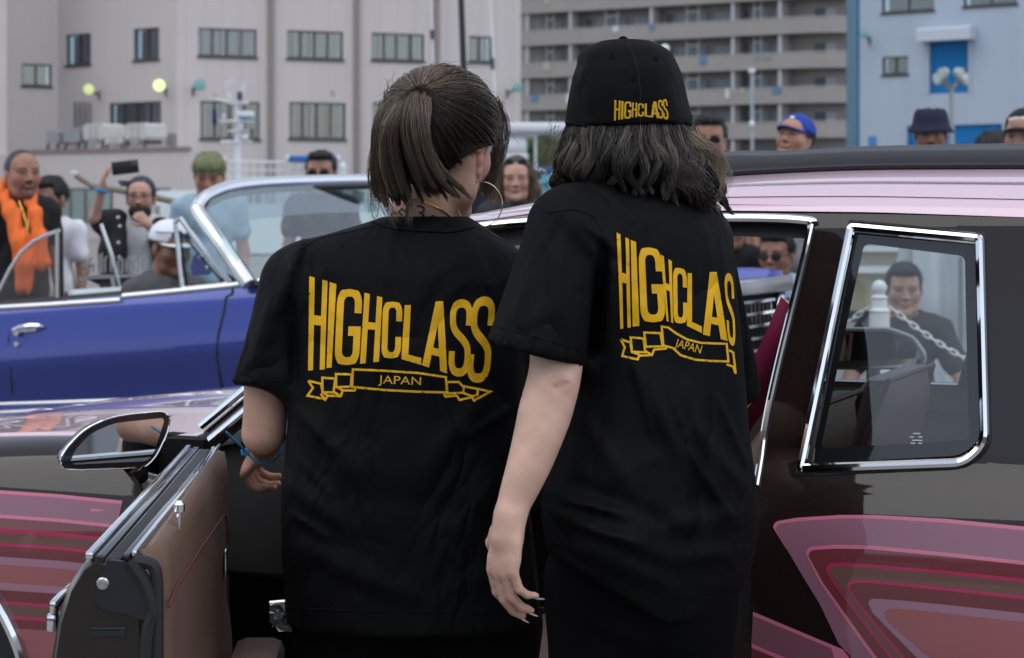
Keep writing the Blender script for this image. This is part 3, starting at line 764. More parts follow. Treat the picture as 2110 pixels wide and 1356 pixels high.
q = MB(); a_ = bp(506, 236, .7); q.bbox((a_.x-.22, a_.y-.12, a_.z-.09), (a_.x+.24, a_.y+.12, a_.z+.09), .05); obj('radar_scanner', q, bw, bt1); q = MB(); q.bbox((a_.x-.20, a_.y-.14, a_.z-.125), (a_.x+.22, a_.y+.10, a_.z-.092), .01); obj('scanner_stripe', q, bblue, bt1)
for x, y, w_, h_ in ((494, 198, .13, .24), (497, 262, .12, .2), (505, 282, .16, .16), (461, 240, .06, .16), (463, 330, .1, .2), (448, 340, .3, .3)):
    a_ = bp(x, y, .8); q = MB(); q.bbox((a_.x-w_/2, a_.y-.1, a_.z-h_/2), (a_.x+w_/2, a_.y+.1, a_.z+h_/2), .02); obj('mast_instrument', q, bdk if (x + y) % 2 == 0 else bw, bt1)
q = MB(); q.grid([[bp(438 + 5*s, 221 + 34*t + 3*s, .85 + .03*math.sin(6*s+5*t)) for s in np.linspace(0, 1.6, 6)] for t in np.linspace(0, 1, 6)]); obj('pennant', q, mat('pennant_blue', (.012, .03, .16), .7), bt1, solid=.01)
for y in (333, 350, 366, 383):
    q = MB(); q.tube([bp(470, y, .3), bp(712, y+2, .3)], .030 if y == 333 else .022, 6); obj('deck_rail', q, bw, bt1)
for x in range(472, 714, 17):
    q = MB(); q.tube([bp(x, 333, .3), bp(x, 425, .3)], .020, 6); obj('rail_post', q, bw, bt1)
q = MB(); q.bbox(bp(597, 334, .2) - Vector((0, .2, 0)), bp(695, 321, .2) + Vector((0, .2, 0)), .03); obj('awning_tube', q, bblue, bt1)
for x in (594, 697):
    q = MB(); q.ell(bp(x, 327, .2), (.07, .2, .10)); obj('awning_end', q, bw, bt1)
for x in (634, 706):
    q = MB(); q.tube([bp(x, 372, .1), bp(x, 345, .1)], [.09, .10], 10); q.ell(bp(x, 345, .1), (.11, .11, .12)); obj('life_raft', q, bw, bt1)
bt2 = thing('workboat', 'white workboat with a flat canopy and round raft canister behind the women', 'boat', (*gx(1110, 50), 0))
def b2(x, y, dy=0.0): return P(x, y, 50.0+dy)
q = MB(); q.bbox(b2(1030, 272), b2(1178, 252) + Vector((0, 2.0, 0)), .08); obj('canopy', q, bw, bt2)
for x in (1036, 1103, 1172):
    q = MB(); q.tube([b2(x, 268, .3), b2(x+2, 430, .3)], .035, 6); obj('canopy_post', q, bw, bt2)
q = MB(); q.lathe([(.02, -.36), (.20, -.33), (.26, -.2), (.26, .2), (.20, .33), (.02, .36)], b2(1056, 300, .4), 14, 'X'); obj('raft_canister', q, bw, bt2)
q = MB(); q.bbox(b2(1035, 330, .2), b2(1088, 316, .2) + Vector((0, .6, 0)), .03); q.bbox(b2(1046, 320, .3), b2(1066, 308, .3) + Vector((0, .4, 0)), .02); obj('canister_cradle', q, bw, bt2)
q = MB(); q.bbox(b2(1070, 360, .4), b2(1175, 342, .4) + Vector((0, 1.4, 0)), .05); obj('tarpaulin', q, bblue, bt2)
q = MB(); q.loft([[b2(x, y, 0), b2(x, y, 2.6), b2(x, 520, 2.4), b2(x, 520, .2)] for x, y in ((960, 384), (1010, 378), (1200, 374), (1260, 366))]); obj('hull', q, mat('boat_teal', (.28, .47, .55), .4, var=.1, vscale=2), bt2, smooth=False)
rc = random.Random(5)
for i in range(26):
    x = rc.uniform(1080, 1170); y = rc.uniform(352, 378); a_ = b2(x, y, rc.uniform(-.1, .2)); w_ = rc.uniform(.05, .16); h_ = rc.uniform(.04, .14); q = MB(); q.bbox(a_ - Vector((w_, .1, h_)), a_ + Vector((w_, .1, h_)), .015); obj('deck_gear', q, rc.choice([bw, bw, bdk, mat('gear_cyan', (.12, .42, .55), .5), pm]), bt2)
# masts and posts
def pole(name, lab, x0, y0, x1, y1, Y, r, m_, cat='pole', group=None):
    a_, b__ = P(x0, y0, Y), P(x1, y1, Y); d = (b__-a_)/(a_.z-b__.z); foot = b__ + d*b__.z
    t = thing(name, lab, cat, foot, group); q = MB(); q.tube([foot, b__, a_], [r*1.15, r*1.05, r*.95], 10); obj('shaft', q, m_, t); return t, foot
t, ft = pole('lamp_post', 'black lamp post rising behind the woman with the ponytail', 948, -60, 956, 160, 30, .045, mat('post_black', (.016, .018, .024), .5)); q = MB(); q.lathe([(.11, 0), (.11, .04), (.07, .10), (.06, .3)], ft, 14); obj('base_flange', q, mat('post_black'), t)
t, ft = pole('yacht_mast', 'thin white yacht mast between drainpipe and black lamp post', 886, -60, 893, 135, 52, .026, bw, 'mast'); q = MB(); q.tube([P(890, 62, 51.95), P(891, 80, 51.95)], .06, 6); obj('mast_fitting', q, bdk, t)
t, ft = pole('yacht_mast', 'thin white yacht mast before the end of the beige office', 1007, -60, 1018, 150, 52, .024, bw, 'mast'); q = MB(); q.tube([P(1014, 120, 51.95), P(1015, 143, 51.95)], .055, 6); obj('mast_fitting', q, bdk, t)
t, ft = pole('yacht_mast', 'pale slim mast before the apartment balconies', 1549, 142, 1550, 300, 70, .05, mat('mast_blue_grey', (.32, .38, .45), .5), 'mast'); q = MB(); q.bbox(P(1543, 150, 69.9), P(1556, 141, 69.9) + Vector((0, .1, 0)), .01); obj('mast_head', q, bw, t); q = MB(); q.ell(P(1549, 256, 69.9), (.09, .09, .13)); obj('mast_fitting', q, bw, t)
t, ft = pole('lamp_post', 'slim lamp post with a glass lamp behind the black cap', 1375, 112, 1412, 260, 66, .04, mat('mast_blue_grey'), 'street lamp'); q = MB(); q.ell(P(1370, 101, 66), (.15, .15, .16)); obj('glass_lamp', q, mat('flood_glass'), t)
# leaning wooden boom with white cap
t = thing('wooden_boom', 'slanted wooden boom with a white capped end behind the crowd', 'pole', P(400, 424, 15)); q = MB(); q.tube([P(156, 362, 15.2), P(190, 384, 15.2), P(250, 393, 15.2), P(400, 424, 15)], [.020, .020, .022, .024], 8); obj('shaft', q, mat('boom_wood', (.20, .17, .13), .7), t)
q = MB(); q.bbox(P(146, 361, 15.2) - Vector((0, .02, 0)), P(160, 352, 15.2) + Vector((0, .02, 0)), .008); obj('end_cap', q, bw, t)
q = MB(); q.tube([P(400, 424, 15), Vector((P(400, 424, 15).x, 15, 0))], .03, 8); obj('prop', q, mat('boom_wood'), t)
# tree behind the workboat
tr_ = thing('tree', 'small leafy green tree behind the white workboat', 'tree', (*gx(1122, 75), 0))
tc_ = P(1124, 316, 75); q = MB(); q.tube([Vector((tc_.x, 75, 0)), Vector((tc_.x+.05, 75, tc_.z*.6)), tc_], [.16, .12, .05], 8)
rt2 = random.Random(11)
for i in range(7):
    a_ = rt2.uniform(0, 6.28); q.tube([Vector((tc_.x, 75, tc_.z-.9+.1*i)), tc_ + Vector((.75*math.cos(a_), .75*math.sin(a_), .5*rt2.uniform(-.3, 1)))], [.05, .015], 5)
obj('trunk', q, mat('bark', (.07, .05, .035), .9), tr_)
q = MB()
for i in range(2600):
    cl_ = rt2.randrange(22); rc2 = random.Random(cl_); cc = tc_ + Vector((rc2.uniform(-.85, .95), rc2.uniform(-.8, .8), rc2.uniform(-.75, .65))); p = cc + Vector((rt2.gauss(0, .17), rt2.gauss(0, .17), rt2.gauss(0, .14)))
    u_ = Vector((rt2.uniform(-1, 1), rt2.uniform(-1, 1), rt2.uniform(-1, 1))).normalized(); v_ = u_.orthogonal().normalized(); s = rt2.uniform(.05, .10)
    q.add([p-u_*s, p+v_*s*.5, p+u_*s, p-v_*s*.5], [(0, 1, 2, 3)])
obj('crown', q, mat('leaf_green', (.055, .105, .03), .6, var=.5, vscale=2.0), tr_, smooth=False, recalc=False)
# white tent sheet, pale van and chain posts beyond the pink car
tn = thing('white_tent', 'white canvas tent side standing behind the crouching man', 'tent', (*gx(1950, 10.9), 0))
def tw(x, Y_): return Vector(((x-CX)*Y_/FPX, Y_, 0))
rows = []
for z in np.linspace(0, 1.24, 14):
    rows.append([Vector((tw(x, 10.9).x, 10.9 + .025*math.sin(x*.11) + .02*math.sin(x*.05+z*4) + (.05 if z < .72 else 0), z)) for x in np.linspace(1878, 2180, 48)])
q = MB(); q.grid(rows); obj('tent_wall', q, mat('canvas_white', (.62, .65, .68), .8, bump=.2, bscale=60), tn, solid=.006)
q = MB(); q.tube([Vector((tw(1972, 10.9).x, 10.82, 0)), Vector((tw(1972, 10.9).x, 10.82, 1.05))], .012, 6); obj('tent_pole', q, pm, tn)
q = MB(); q.grid([[Vector((tw(x, 10.9).x, 10.7 + y_, 1.24 + .12*(y_ > 1))) for x in np.linspace(1878, 2180, 8)] for y_ in (.15, 1.2, 2.2)]); obj('tent_roof', q, mat('canvas_white'), tn, solid=.006)
vn = thing('cream_boat', 'cream and white striped boat cabin beyond the blue bonnet', 'boat', (*gx(1700, 24), 0))
for i, (y0, y1, m_, nm) in enumerate(((505, 518, bw, 'cabin_stripe'), (518, 548, mat('cream_paint', (.42, .38, .27), .5), 'cabin_side'), (548, 562, bw, 'cabin_stripe'), (562, 640, mat('cream_paint'), 'hull'), (470, 505, mat('sage_glass', (.10, .16, .16), .15), 'cabin_window'), (455, 470, bw, 'cabin_roof'))):
    q = MB(); off_ = .15 if m_ is bw else 0; q.box(P(1360, y1, 24) - Vector((0, off_, 0)), P(1960, y0, 24) + Vector((0, 2.0, 0))); obj(nm, q, m_, vn, smooth=False)
q = MB(); q.box(P(1360, 662, 24), P(1960, 640, 24) + Vector((0, 1.8, 0))); obj('keel', q, bdk, vn, smooth=False)
# posts with balls and chain
wht = mat('post_paint_white', (.70, .71, .70), .5, var=.05)
def chain_post(loc, lab, group):
    t = thing('chain_post', lab, 'bollard', loc, group); q = MB(); L_ = Vector(loc)
    q.lathe([(.16, 0), (.16, .03), (.06, .05), (.048, .10), (.046, .84), (.052, .845), (.036, .86), (.032, .90), (.040, .905), (.02, .92)], L_, 20); obj('post_shaft', q, wht, t); q = MB(); q.ell(L_ + Vector((0, 0, .948)), (.034, .034, .034), None, 16, 12); obj('post_ball', q, wht, t); return t
link_mesh = None
def chain(a, b, sag, lab, group, thick=.0040, pitch=.030):
    global link_mesh
    a, b = Vector(a), Vector(b); t = thing('chain', lab, 'chain', (a+b)/2, group)
    n = max(4, int((b-a).length*1.04/pitch))
    if link_mesh is None:
        q = MB(); ring = [Vector((.015*math.cos(u)+(.0075 if math.cos(u) > 0 else -.0075), .0095*math.sin(u), 0)) for u in np.linspace(0, 2*math.pi, 15)]; q.tube(ring, thick, 6, False); o = obj('link', q, wht, None); link_mesh = o.data; bpy.data.objects.remove(o)
    pts = [a.lerp(b, i/n) - Vector((0, 0, sag*4*(i/n)*(1-i/n))) for i in range(n+1)]
    for i in range(n):
        c = (pts[i]+pts[i+1])/2; d = (pts[i+1]-pts[i]).normalized(); o = bpy.data.objects.new('link', link_mesh); COL.objects.link(o); o.parent = t; o.matrix_parent_inverse = parent_inv(t)
        o.matrix_basis = Matrix.Translation(c) @ d.to_track_quat('X', 'Z').to_matrix().to_4x4() @ Matrix.Rotation(math.pi/2*(i % 2), 4, 'X') @ Matrix.Diagonal((.95*(pts[i+1]-pts[i]).length/.0315, 1, 1, 1))
Yp = 9.3; k0 = P(1812, 590, Yp); 
posts_ = [Vector((k0.x - 1.75, Yp+.5, 0)), Vector((k0.x, Yp, 0)), Vector((k0.x + 1.75, Yp-.45, 0))]
for i, p in enumerate(posts_): chain_post(p + Vector((0, 0, 0)), ('white chain post beyond the blue bonnet', 'white ball-topped chain post seen through the quarter window', 'white chain post at the far end of the tent')[i], 'white chain posts')
hz = .86; chain(posts_[0] + Vector((.05, 0, hz)), posts_[1] + Vector((-.05, 0, hz)), .34, 'white chain hanging beside the ball-topped post, towards the bonnet', 'white chains'); chain(posts_[1] + Vector((.05, 0, hz)), posts_[2] + Vector((-.05, 0, hz)), .36, 'white chain sagging in front of the crouching man', 'white chains')
# the same fence behind the camera, mirrored in the pink fender
pb = [Vector((-9.6, .9, 0)), Vector((-7.9, -.3, 0)), Vector((-6.2, -1.5, 0))]
for i, p in enumerate(pb): chain_post(p, ('white chain post mirrored at the front edge of the fender', 'white chain post mirrored in the middle of the pink fender', 'white chain post mirrored beside the open door')[i], 'white chain posts')
chain(pb[0] + Vector((0, 0, hz)), pb[1] + Vector((0, 0, hz)), .36, 'white chain mirrored towards the front of the fender', 'white chains'); chain(pb[1] + Vector((0, 0, hz)), pb[2] + Vector((0, 0, hz)), .36, 'white chain mirrored towards the open door', 'white chains')

# unseen shed added behind the camera for paint, chrome and glass to mirror
sd_ = thing('added_shed', 'long grey shed added out of view for the car paint to mirror', 'building', (0, -42, 0))
WS = Wall((-90, -42), (90, -42)); WS.n = Vector((0, 1, 0))
q = MB(); WS.box(q, 0, 180, 0, 7.6, 0, -14); obj('shed_wall', q, mat('shed_grey', (.24, .235, .23), .8, var=.2, vscale=.15), sd_, smooth=False)
q = MB(); q.add([WS.p(-1, 7.4, .8), WS.p(181, 7.4, .8), WS.p(181, 10.2, -7), WS.p(-1, 10.2, -7)], [(0, 1, 2, 3)]); obj('shed_roof', q, mat('shed_roof', (.13, .13, .14), .6), sd_, smooth=False)
for i in range(14):
    a = 6 + i*12.5; q = MB(); WS.box(q, a, a+5.0, 0, 4.6, .02, .12); obj('shed_door', q, mat('shed_door_pale', (.42, .44, .46), .6) if i % 3 else mat('shed_door_dark', (.06, .07, .08), .6), sd_, smooth=False)
    q = MB(); WS.box(q, a+6.5, a+10.5, 5.0, 6.3, .02, .08); obj('shed_window', q, mat('office_glass'), sd_, smooth=False)
# ------------------------------------------------------------------ pink and brown two-door lowrider
PO = Vector((-0.73, 4.00, 0)); PU = Vector((.925, -.380, 0)).normalized(); PV = Vector((.380, .925, 0)).normalized()
def pc(u, v, z): return PO + PU*u + PV*v + Vector((0, 0, z))
def smoothed(fn, w=.012): return lambda z: (fn(z-w) + 2*fn(z) + fn(z+w)) / 4
_cr = curve_of([(.16, .10), (.22, .05), (.30, .022), (.42, .008), (.58, 0), (.68, .001), (.73, .006), (.77, .015), (.81, .030), (.845, .051), (.87, .070), (1.00, .098), (1.15, .130), (1.27, .160), (1.30, .172)], .012)
_cf = curve_of([(.16, .10), (.22, .05), (.30, .022), (.42, .008), (.56, 0), (.64, .002), (.69, .008), (.73, .018), (.77, .034), (.80, .052), (.825, .078), (.84, .108), (.846, .14)], .009)
def pr_r(z, u=0.0): return _cr(z)
def nose(u): return .082*min(0., u)**2
def pr_f(z, u=0.0): return _cf(z + nose(u))
def pnorm(rear):
    def f(co):
        r = Vector(co) - PO; u, z = r.dot(PU), co[2]; sl = _cr.slope(z) if rear else _cf.slope(z + nose(u))
        n = -PV + Vector((0, 0, 1))*sl
        if not rear and u < 0: n += PU*(.164*u*sl)
        return n.normalized()
    return f
def on_side(x, y, prof):
    """photo pixel -> (u, z) on the body side"""
    a, b = 2.2, 6.5
    def g(Y):
        p = P(x, y, Y); r = p - PO; return r.dot(PV) - prof(p.z, r.dot(PU))
    for _ in range(44):
        m = (a+b)/2
        if g(m) < 0: a = m
        else: b = m
    p = P(x, y, a); return ((p-PO).dot(PU), p.z)
def SR(pts): return [on_side(x, y, pr_r) for x, y in pts]
def SF(pts): return [on_side(x, y, pr_f) for x, y in pts]
def srf(prof, off=0.0): return lambda p: pc(p[0], prof(p[1], p[0]) - off, p[1])

brown = mat('brown_paint', (.0120, .0066, .0048), .28, coat=1.0, spec=.08, flake=.004, coatr=.015, coati=1.5)
pinkp = mat('pale_pink_paint', (.68, .50, .59), .25, coat=1.0, coatr=.02)
chrome = mat('chrome', (.86, .88, .90), .05, metal=1.0)
rubber = mat('black_rubber', (.012, .012, .013), .55)
blackg = mat('gloss_black', (.008, .008, .010), .12, coat=.6)
leather = mat('brown_leather', (.155, .096, .070), .40, bump=.25, bscale=420, var=.06, vscale=5)
redpipe = mat('red_piping', (.13, .018, .026), .5)
darkin = mat('dark_interior', (.006, .0055, .0055), .85, spec=.2)
carpet = mat('brown_carpet', (.035, .022, .017), .95, bump=.4, bscale=600)
pglass = glass_mat('tinted_glass', (.80, .87, .87), .07)

pink = thing('pink_car', 'pink and dark brown two-door lowrider with its driver door open', 'car', pc(1.2, .9, 0))

# side of the body behind the door, with roof rail over the door opening
qwin = [(1757, 459), (2024, 485), (2036, 915), (2026, 938), (1990, 957), (1648, 969)]
qw_uz = SR(qwin)
rail_top = [(960, 464), (1020, 450), (1090, 440), (1200, 432), (1350, 426), (1500, 421), (1700, 424), (1900, 432), (2110, 447)]
out = SR([(1550, 1330), (1557, 1000), (1600, 790), (1672, 464), (1480, 455), (1300, 456), (1090, 466), (975, 480)]) + SR(rail_top)
ue = out[-1][0]
out = [(1.22, .20)] + out[0:] + [(2.5, 1.285), (3.1, .98), (3.45, .86), (3.5, .30), (2.95, .22)]
arch_r = [(2.55 + .37*math.cos(a), .34 + .37*math.sin(a)) for a in np.linspace(-.2, math.pi+.2, 22)]
out = out[:-1] + [(2.95, .22)] + [p for p in arch_r] + [(2.15, .20)]
q_mb = sheet(out, [smooth_poly(qw_uz, [.01, .01, .03, .02, .03, .01])], .03, srf(pr_r))
set_normals(obj('quarter_panel', q_mb, brown, pink, recalc=False, angle=180), pnorm(True))

# front fender with wheel arch
WU, WZ, WR = -.572, .315, .345
fo = [(0.0, .22), (0.0, .45), (0.0, .76), (.0, .846), (-.3, .837), (-.6, .816), (-.9, .779), (-1.2, .727), (-1.55, .648), (-1.60, .45), (-1.50, .30)]
fo += [(WU - WR*math.cos(a), WZ + WR*math.sin(a)) for a in np.linspace(-.2, math.pi+.2, 30)]
f_mb = sheet(fo, [], .028, srf(pr_f))
set_normals(obj('front_fender', f_mb, brown, pink, recalc=False, angle=180), pnorm(False))
tr = MB(); tr.tube([pc(WU - (WR-.004)*math.cos(a), pr_f(WZ + WR*math.sin(a), WU) - .012, WZ + (WR-.004)*math.sin(a)) for a in np.linspace(-.15, math.pi+.15, 40)], .012, 8)
obj('wheel_arch_trim', tr, chrome, pink)
def wheel(uc, zc, vin, name='wheel'):
    root = thing_part(name, pink)
    M = Matrix.Translation(pc(uc, vin, zc)) @ Matrix(((PU.x, PV.x, 0, 0), (PU.y, PV.y, 0, 0), (0, 0, 1, 0), (0, 0, 0, 1)))
    t = MB()
    prof = [(.19, 0), (.215, -.012), (.26, -.014), (.292, 0), (.302, .02), (.304, .10), (.302, .165), (.29, .185), (.21, .19), (.19, .18)]
    rings = []
    n = 72
    for r, h in prof:
        rings.append([M @ Vector(((r + (.006 if (.295 < r and j % 4 < 2) else 0))*math.cos(2*math.pi*j/n), h, (r + (.006 if (.295 < r and j % 4 < 2) else 0))*math.sin(2*math.pi*j/n))) for j in range(n)])
    t.loft(rings, True, False, False); obj('tyre', t, rubber, root, angle=30)
    h = MB(); h.lathe([(.001, .03), (.04, .02), (.045, .05), (.17, .06), (.185, .02), (.195, .005), (.195, .17), (.001, .17)], (0, 0, 0), 40, 'Y', M); obj('rim', h, chrome, root)
wheel(WU, .315, .075); wheel(2.55, .315, .075); wheel(WU, .315, 1.53); wheel(2.55, .315, 1.53)
ww = MB(); ww.grid([[pc(WU + (WR+.0)*math.cos(a), v, WZ + (WR)*math.sin(a)) for v in (.02, .3, .6)] for a in np.linspace(-.1, math.pi+.1, 24)]); obj('wheel_well', ww, darkin, pink)

# hood: gently crowned, falling towards the nose
def zhood(u, v):
    s = abs(v-.9)/.79
    return .838 + .008*(1-s**2.2) - .082*min(0, u)**2 + .006*math.exp(-((v-.62)/.05)**2) + .006*math.exp(-((v-1.18)/.05)**2)
hood = MB(); hood.grid([[pc(u, v, zhood(u, v)) for v in np.linspace(.148, 1.652, 40)] for u in np.linspace(-1.6, .06, 40)])
obj('hood', hood, pinkp, pink, recalc=False, solid=.01, angle=60)
hs_ = MB()
for v0, v1 in ((.50, .56), (.60, .615), (1.185, 1.20), (1.24, 1.30)):
    hs_.grid([[pc(u, v, zhood(u, v)+.0015) for v in np.linspace(v0, v1, 4)] for u in np.linspace(-1.55, .05, 34)])
obj('hood_stripe', hs_, mat('pink_mid', (.30, .085, .12), .28, coat=1.0, coatr=.02), pink, recalc=False)
hs2 = MB(); hs2.grid([[pc(u, v, zhood(u, v)+.0012) for v in np.linspace(.62, 1.18, 12)] for u in np.linspace(-1.55, .05, 34)])
obj('hood_panel', hs2, mat('hood_rose', (.22, .10, .115), .28, coat=1.0, coatr=.02), pink, recalc=False)
g = MB(); g.grid([[pc(u, v, .820 - .082*u*u) for v in (.10, .16)] for u in np.linspace(-1.55, .05, 12)]); obj('hood_gap', g, rubber, pink)
# cowl, windscreen, pillars
cw = MB(); cw.grid([[pc(u, v, z) for v in np.linspace(.10, 1.7, 12)] for u, z in ((.05, .835), (.08, .83), (.16, .845), (.25, .86))]); obj('cowl', cw, blackg, pink)
def wsp(s, t):   # s across 0..1, t up 0..1
    b = abs(s-.5)*2
    u = .17 + .47*t + (.10*b*b - .12)*(1-t) + (.05*b*b - .05)*t
    v = .12 + .06*t + (1.56 - .12*t)*s
    return pc(u, v, .875 + .395*t + .030*t*(1-b*b))
ws = MB(); ws.grid([[wsp(s, t) for s in np.linspace(0, 1, 20)] for t in np.linspace(0, 1, 10)]); obj('windscreen', ws, pglass, pink)
for side in (0, 1):
    ap = MB(); ap.tube([wsp(side, t) + PV*(-.03 if side == 0 else .03) for t in np.linspace(-.05, .99, 12)], [.022]*12, 10)
    o = obj('windscreen_pillar', ap, brown, pink)
    for k, dz in ((.0, .026), (.02, .0)):
        at = MB(); at.tube([wsp(side, t) + PV*((-.05 if side == 0 else .05)) + PU*(-.012+k) + Vector((0, 0, dz)) for t in np.linspace(-.05, .97, 16)], .008, 8)
        obj('pillar_trim', at, chrome, o)
wp = MB(); wp.tube([pc(.11, .25, .862), pc(.13, .8, .885)], .006, 6); wp.tube([pc(.11, .95, .872), pc(.13, 1.5, .88)], .006, 6); obj('wiper', wp, rubber, pink)
# roof
def ztop(u): return interp(u, [(.5, 1.285), (.58, 1.292), (.68, 1.318), (.80, 1.345), (.95, 1.370), (1.1, 1.385), (1.3, 1.396), (1.9, 1.400), (2.3, 1.385), (2.6, 1.35)])
ztop_s = smoothed(ztop, .06)
def roofp(u, s, off=0.0):
    e = interp(u, [(.58, 1.272), (.75, 1.286), (1.1, 1.297), (1.4, 1.294), (1.95, 1.276), (2.6, 1.25)])
    uu = u - (.07*(1-s*s) if u < .9 else 0)*max(0, (.9-u)/.3)
    zt = ztop_s(u)
    z = e + (zt-e) * (1-abs(s)**2.6)**.62
    return pc(uu, 0.90 + s*.735, z + off*(1-abs(s)**6))
rf = MB(); rf.grid([[roofp(u, s) for s in np.r_[np.linspace(-1, -.8, 12), np.linspace(-.78, .78, 26), np.linspace(.8, 1, 12)]] for u in np.linspace(.58, 2.6, 44)])
obj('roof', rf, pinkp, pink, recalc=False, angle=70)
for s0, s1, m_ in ((-.955, -.935, 'pink_pale2'), (-.86, -.845, 'pink_mid')):
    st = MB(); st.grid([[roofp(u, s) + Vector((0, 0, .0015)) - PV*.0012 for s in np.linspace(s0, s1, 4)] for u in np.linspace(.66, 2.55, 40)])
    obj('roof_stripe', st, mat(m_, (.66, .50, .58), .28, coat=1.0), pink, recalc=False)
rgm = mat('black_roof_canvas', (.020, .023, .030), .75, bump=.35, bscale=900, sheen=.15)
def ragp(u, s, k):
    p = roofp(u, s); e = min(1, (1.0-abs(s)/.665)/.05, (u-.94)/.03, (2.45-u)/.03); e = max(0., e)**.5
    return p + Vector((0, 0, .002 + .030*e + .008*e*math.exp(-((u-1.04)/.06)**2) + .003*e*math.exp(-((abs(s)-.5)/.02)**2)))
rg = MB(); rg.grid([[ragp(u, s, 0) for s in np.r_[np.linspace(-.665, -.6, 8), np.linspace(-.58, -.42, 9), np.linspace(-.4, .4, 14), np.linspace(.42, .665, 12)]] for u in np.r_[np.linspace(.94, .98, 6), np.linspace(1.0, 2.4, 48), np.linspace(2.41, 2.45, 4)]])
obj('folding_canvas_roof', rg, rgm, pink, recalc=False, angle=70)
rt = MB(); rt.tube([roofp(u, -.672) + Vector((0, 0, .006)) for u in np.linspace(.94, 2.45, 30)], .006, 6); obj('canvas_edge_trim', rt, rubber, pink)

# bright mouldings: drip rail over the door, door-frame edge of the pillar, quarter-window frame
def ribbon(pts_uz, prof, r, off, closed=False, n=8):
    m = MB(); q = [srf(prof, off)(p) for p in pts_uz]
    if closed: q = q + [q[0]]
    return m.tube(q, r, n)
drip = SR([(958, 472), (985, 467), (1040, 461), (1090, 457), (1200, 453), (1350, 450), (1480, 449), (1600, 450), (1668, 455), (1677, 460)])
obj('drip_rail', ribbon([tuple(p) for p in spline([Vector((*p, 0)) for p in drip], 4)] and [(p.x, p.y) for p in spline([Vector((*p, 0)) for p in drip], 4)], pr_r, .0085, .006), chrome, pink)
drk = MB(); drk.add(*[(lambda a: (a.v, a.f))(sheet(SR([(960, 476), (1090, 466), (1300, 456), (1480, 455), (1672, 462), (1660, 492), (1480, 486), (1300, 487), (1090, 500), (985, 520)]), [], .05, srf(pr_r, -.02)))][0])
obj('door_seal', drk, rubber, pink)
obj('pillar_edge_trim', ribbon([(p.x, p.y) for p in spline([Vector((*p, 0)) for p in SR([(1672, 462), (1650, 560), (1600, 765), (1575, 890), (1559, 1000)])], 5)], pr_r, .0055, .004), chrome, pink)
bpil = MB(); sheet(SR([(1660, 470), (1672, 466), (1556, 1005), (1550, 1330), (1515, 1330), (1540, 1000), (1585, 770)]), [], .05, srf(pr_r, -.03), bpil); obj('pillar_jamb', bpil, rubber, pink)
def frame_sheet(outer_px, inner_px, off0, m, name, par, sp=.02):
    a = sheet(SR(outer_px), [SR(inner_px)], sp, srf(pr_r, off0)); return obj(name, a, m, par, recalc=False, solid=.01)
win = thing_part('quarter_window', pink)
q_in1 = smooth_poly([(1745, 476), (2012, 500), (2022, 905), (1980, 942), (1668, 958)], [6, 6, 50, 40, 6])
q_out = smooth_poly([(1750, 452), (2031, 478), (2044, 925), (1990, 967), (1637, 980)], [6, 6, 50, 40, 6])
gask = frame_sheet(q_out, smooth_poly([(1760, 470), (2018, 494), (2027, 910), (1985, 948), (1660, 962)], [6, 6, 50, 40, 6]), .002, rubber, 'rubber_gasket', win)
# chrome frame as a rounded bar following the opening
cl = SR(smooth_poly([(1755, 466), (2019, 490), (2030, 912), (1988, 953), (1651, 965)], [8, 8, 60, 50, 8], 8))
def bar(loop, prof, w_, h_, off):
    m = MB(); n = len(loop); P3 = [srf(prof, 0)(p) for p in loop]
    cen = sum(P3, Vector())/n; rings = []
    for i, p in enumerate(P3):
        t = (P3[(i+1) % n] - P3[i-1]).normalized(); nrm = -PV; b = t.cross(nrm).normalized()
        ring = []
        for j in range(8):
            a = 2*math.pi*j/8; ring.append(p - PV*0 + b*w_*math.cos(a) + nrm*(off + h_*math.sin(a)))
        rings.append(ring)
    rings.append(rings[0]); return m.loft(rings, True, False, False)
obj('window_frame', bar(cl, pr_r, .0080, .007, .005), chrome, win)
frit = smooth_poly([(1748, 478), (2011, 503), (2021, 903), (1980, 940), (1670, 956)], [6, 6, 40, 30, 6])
frin = smooth_poly([(1778, 502), (1986, 528), (1994, 898), (1990, 908), (1688, 926)], [14, 14, 14, 14, 14])
sheet_b = sheet(SR(frit), [SR(frin)], .03, srf(pr_r, -.010)); obj('glass_black_border', sheet_b, mat('glass_border', (.012, .013, .016), .02, coat=.5, spec=.8), win, recalc=False)
set_normals(obj('window_glass', sheet(SR(frit), [], .04, srf(pr_r, -.012)), glass_mat('quarter_glass', (.74, .81, .82), .055), win, recalc=False, angle=180), pnorm(True))
etch = MB()
for i, (x, y, l) in enumerate(((1880, 893, 15), (1873, 900, 8), (1890, 900, 9), (1877, 907, 22), (1874, 913, 10), (1890, 913, 8))):
    sheet(SR([(x, y), (x+l, y+.5), (x+l, y+3), (x, y+2.5)]), [], .01, srf(pr_r, -.0085), etch)
obj('glass_etching', etch, mat('etching', (.55, .6, .6), .6), win, recalc=False)

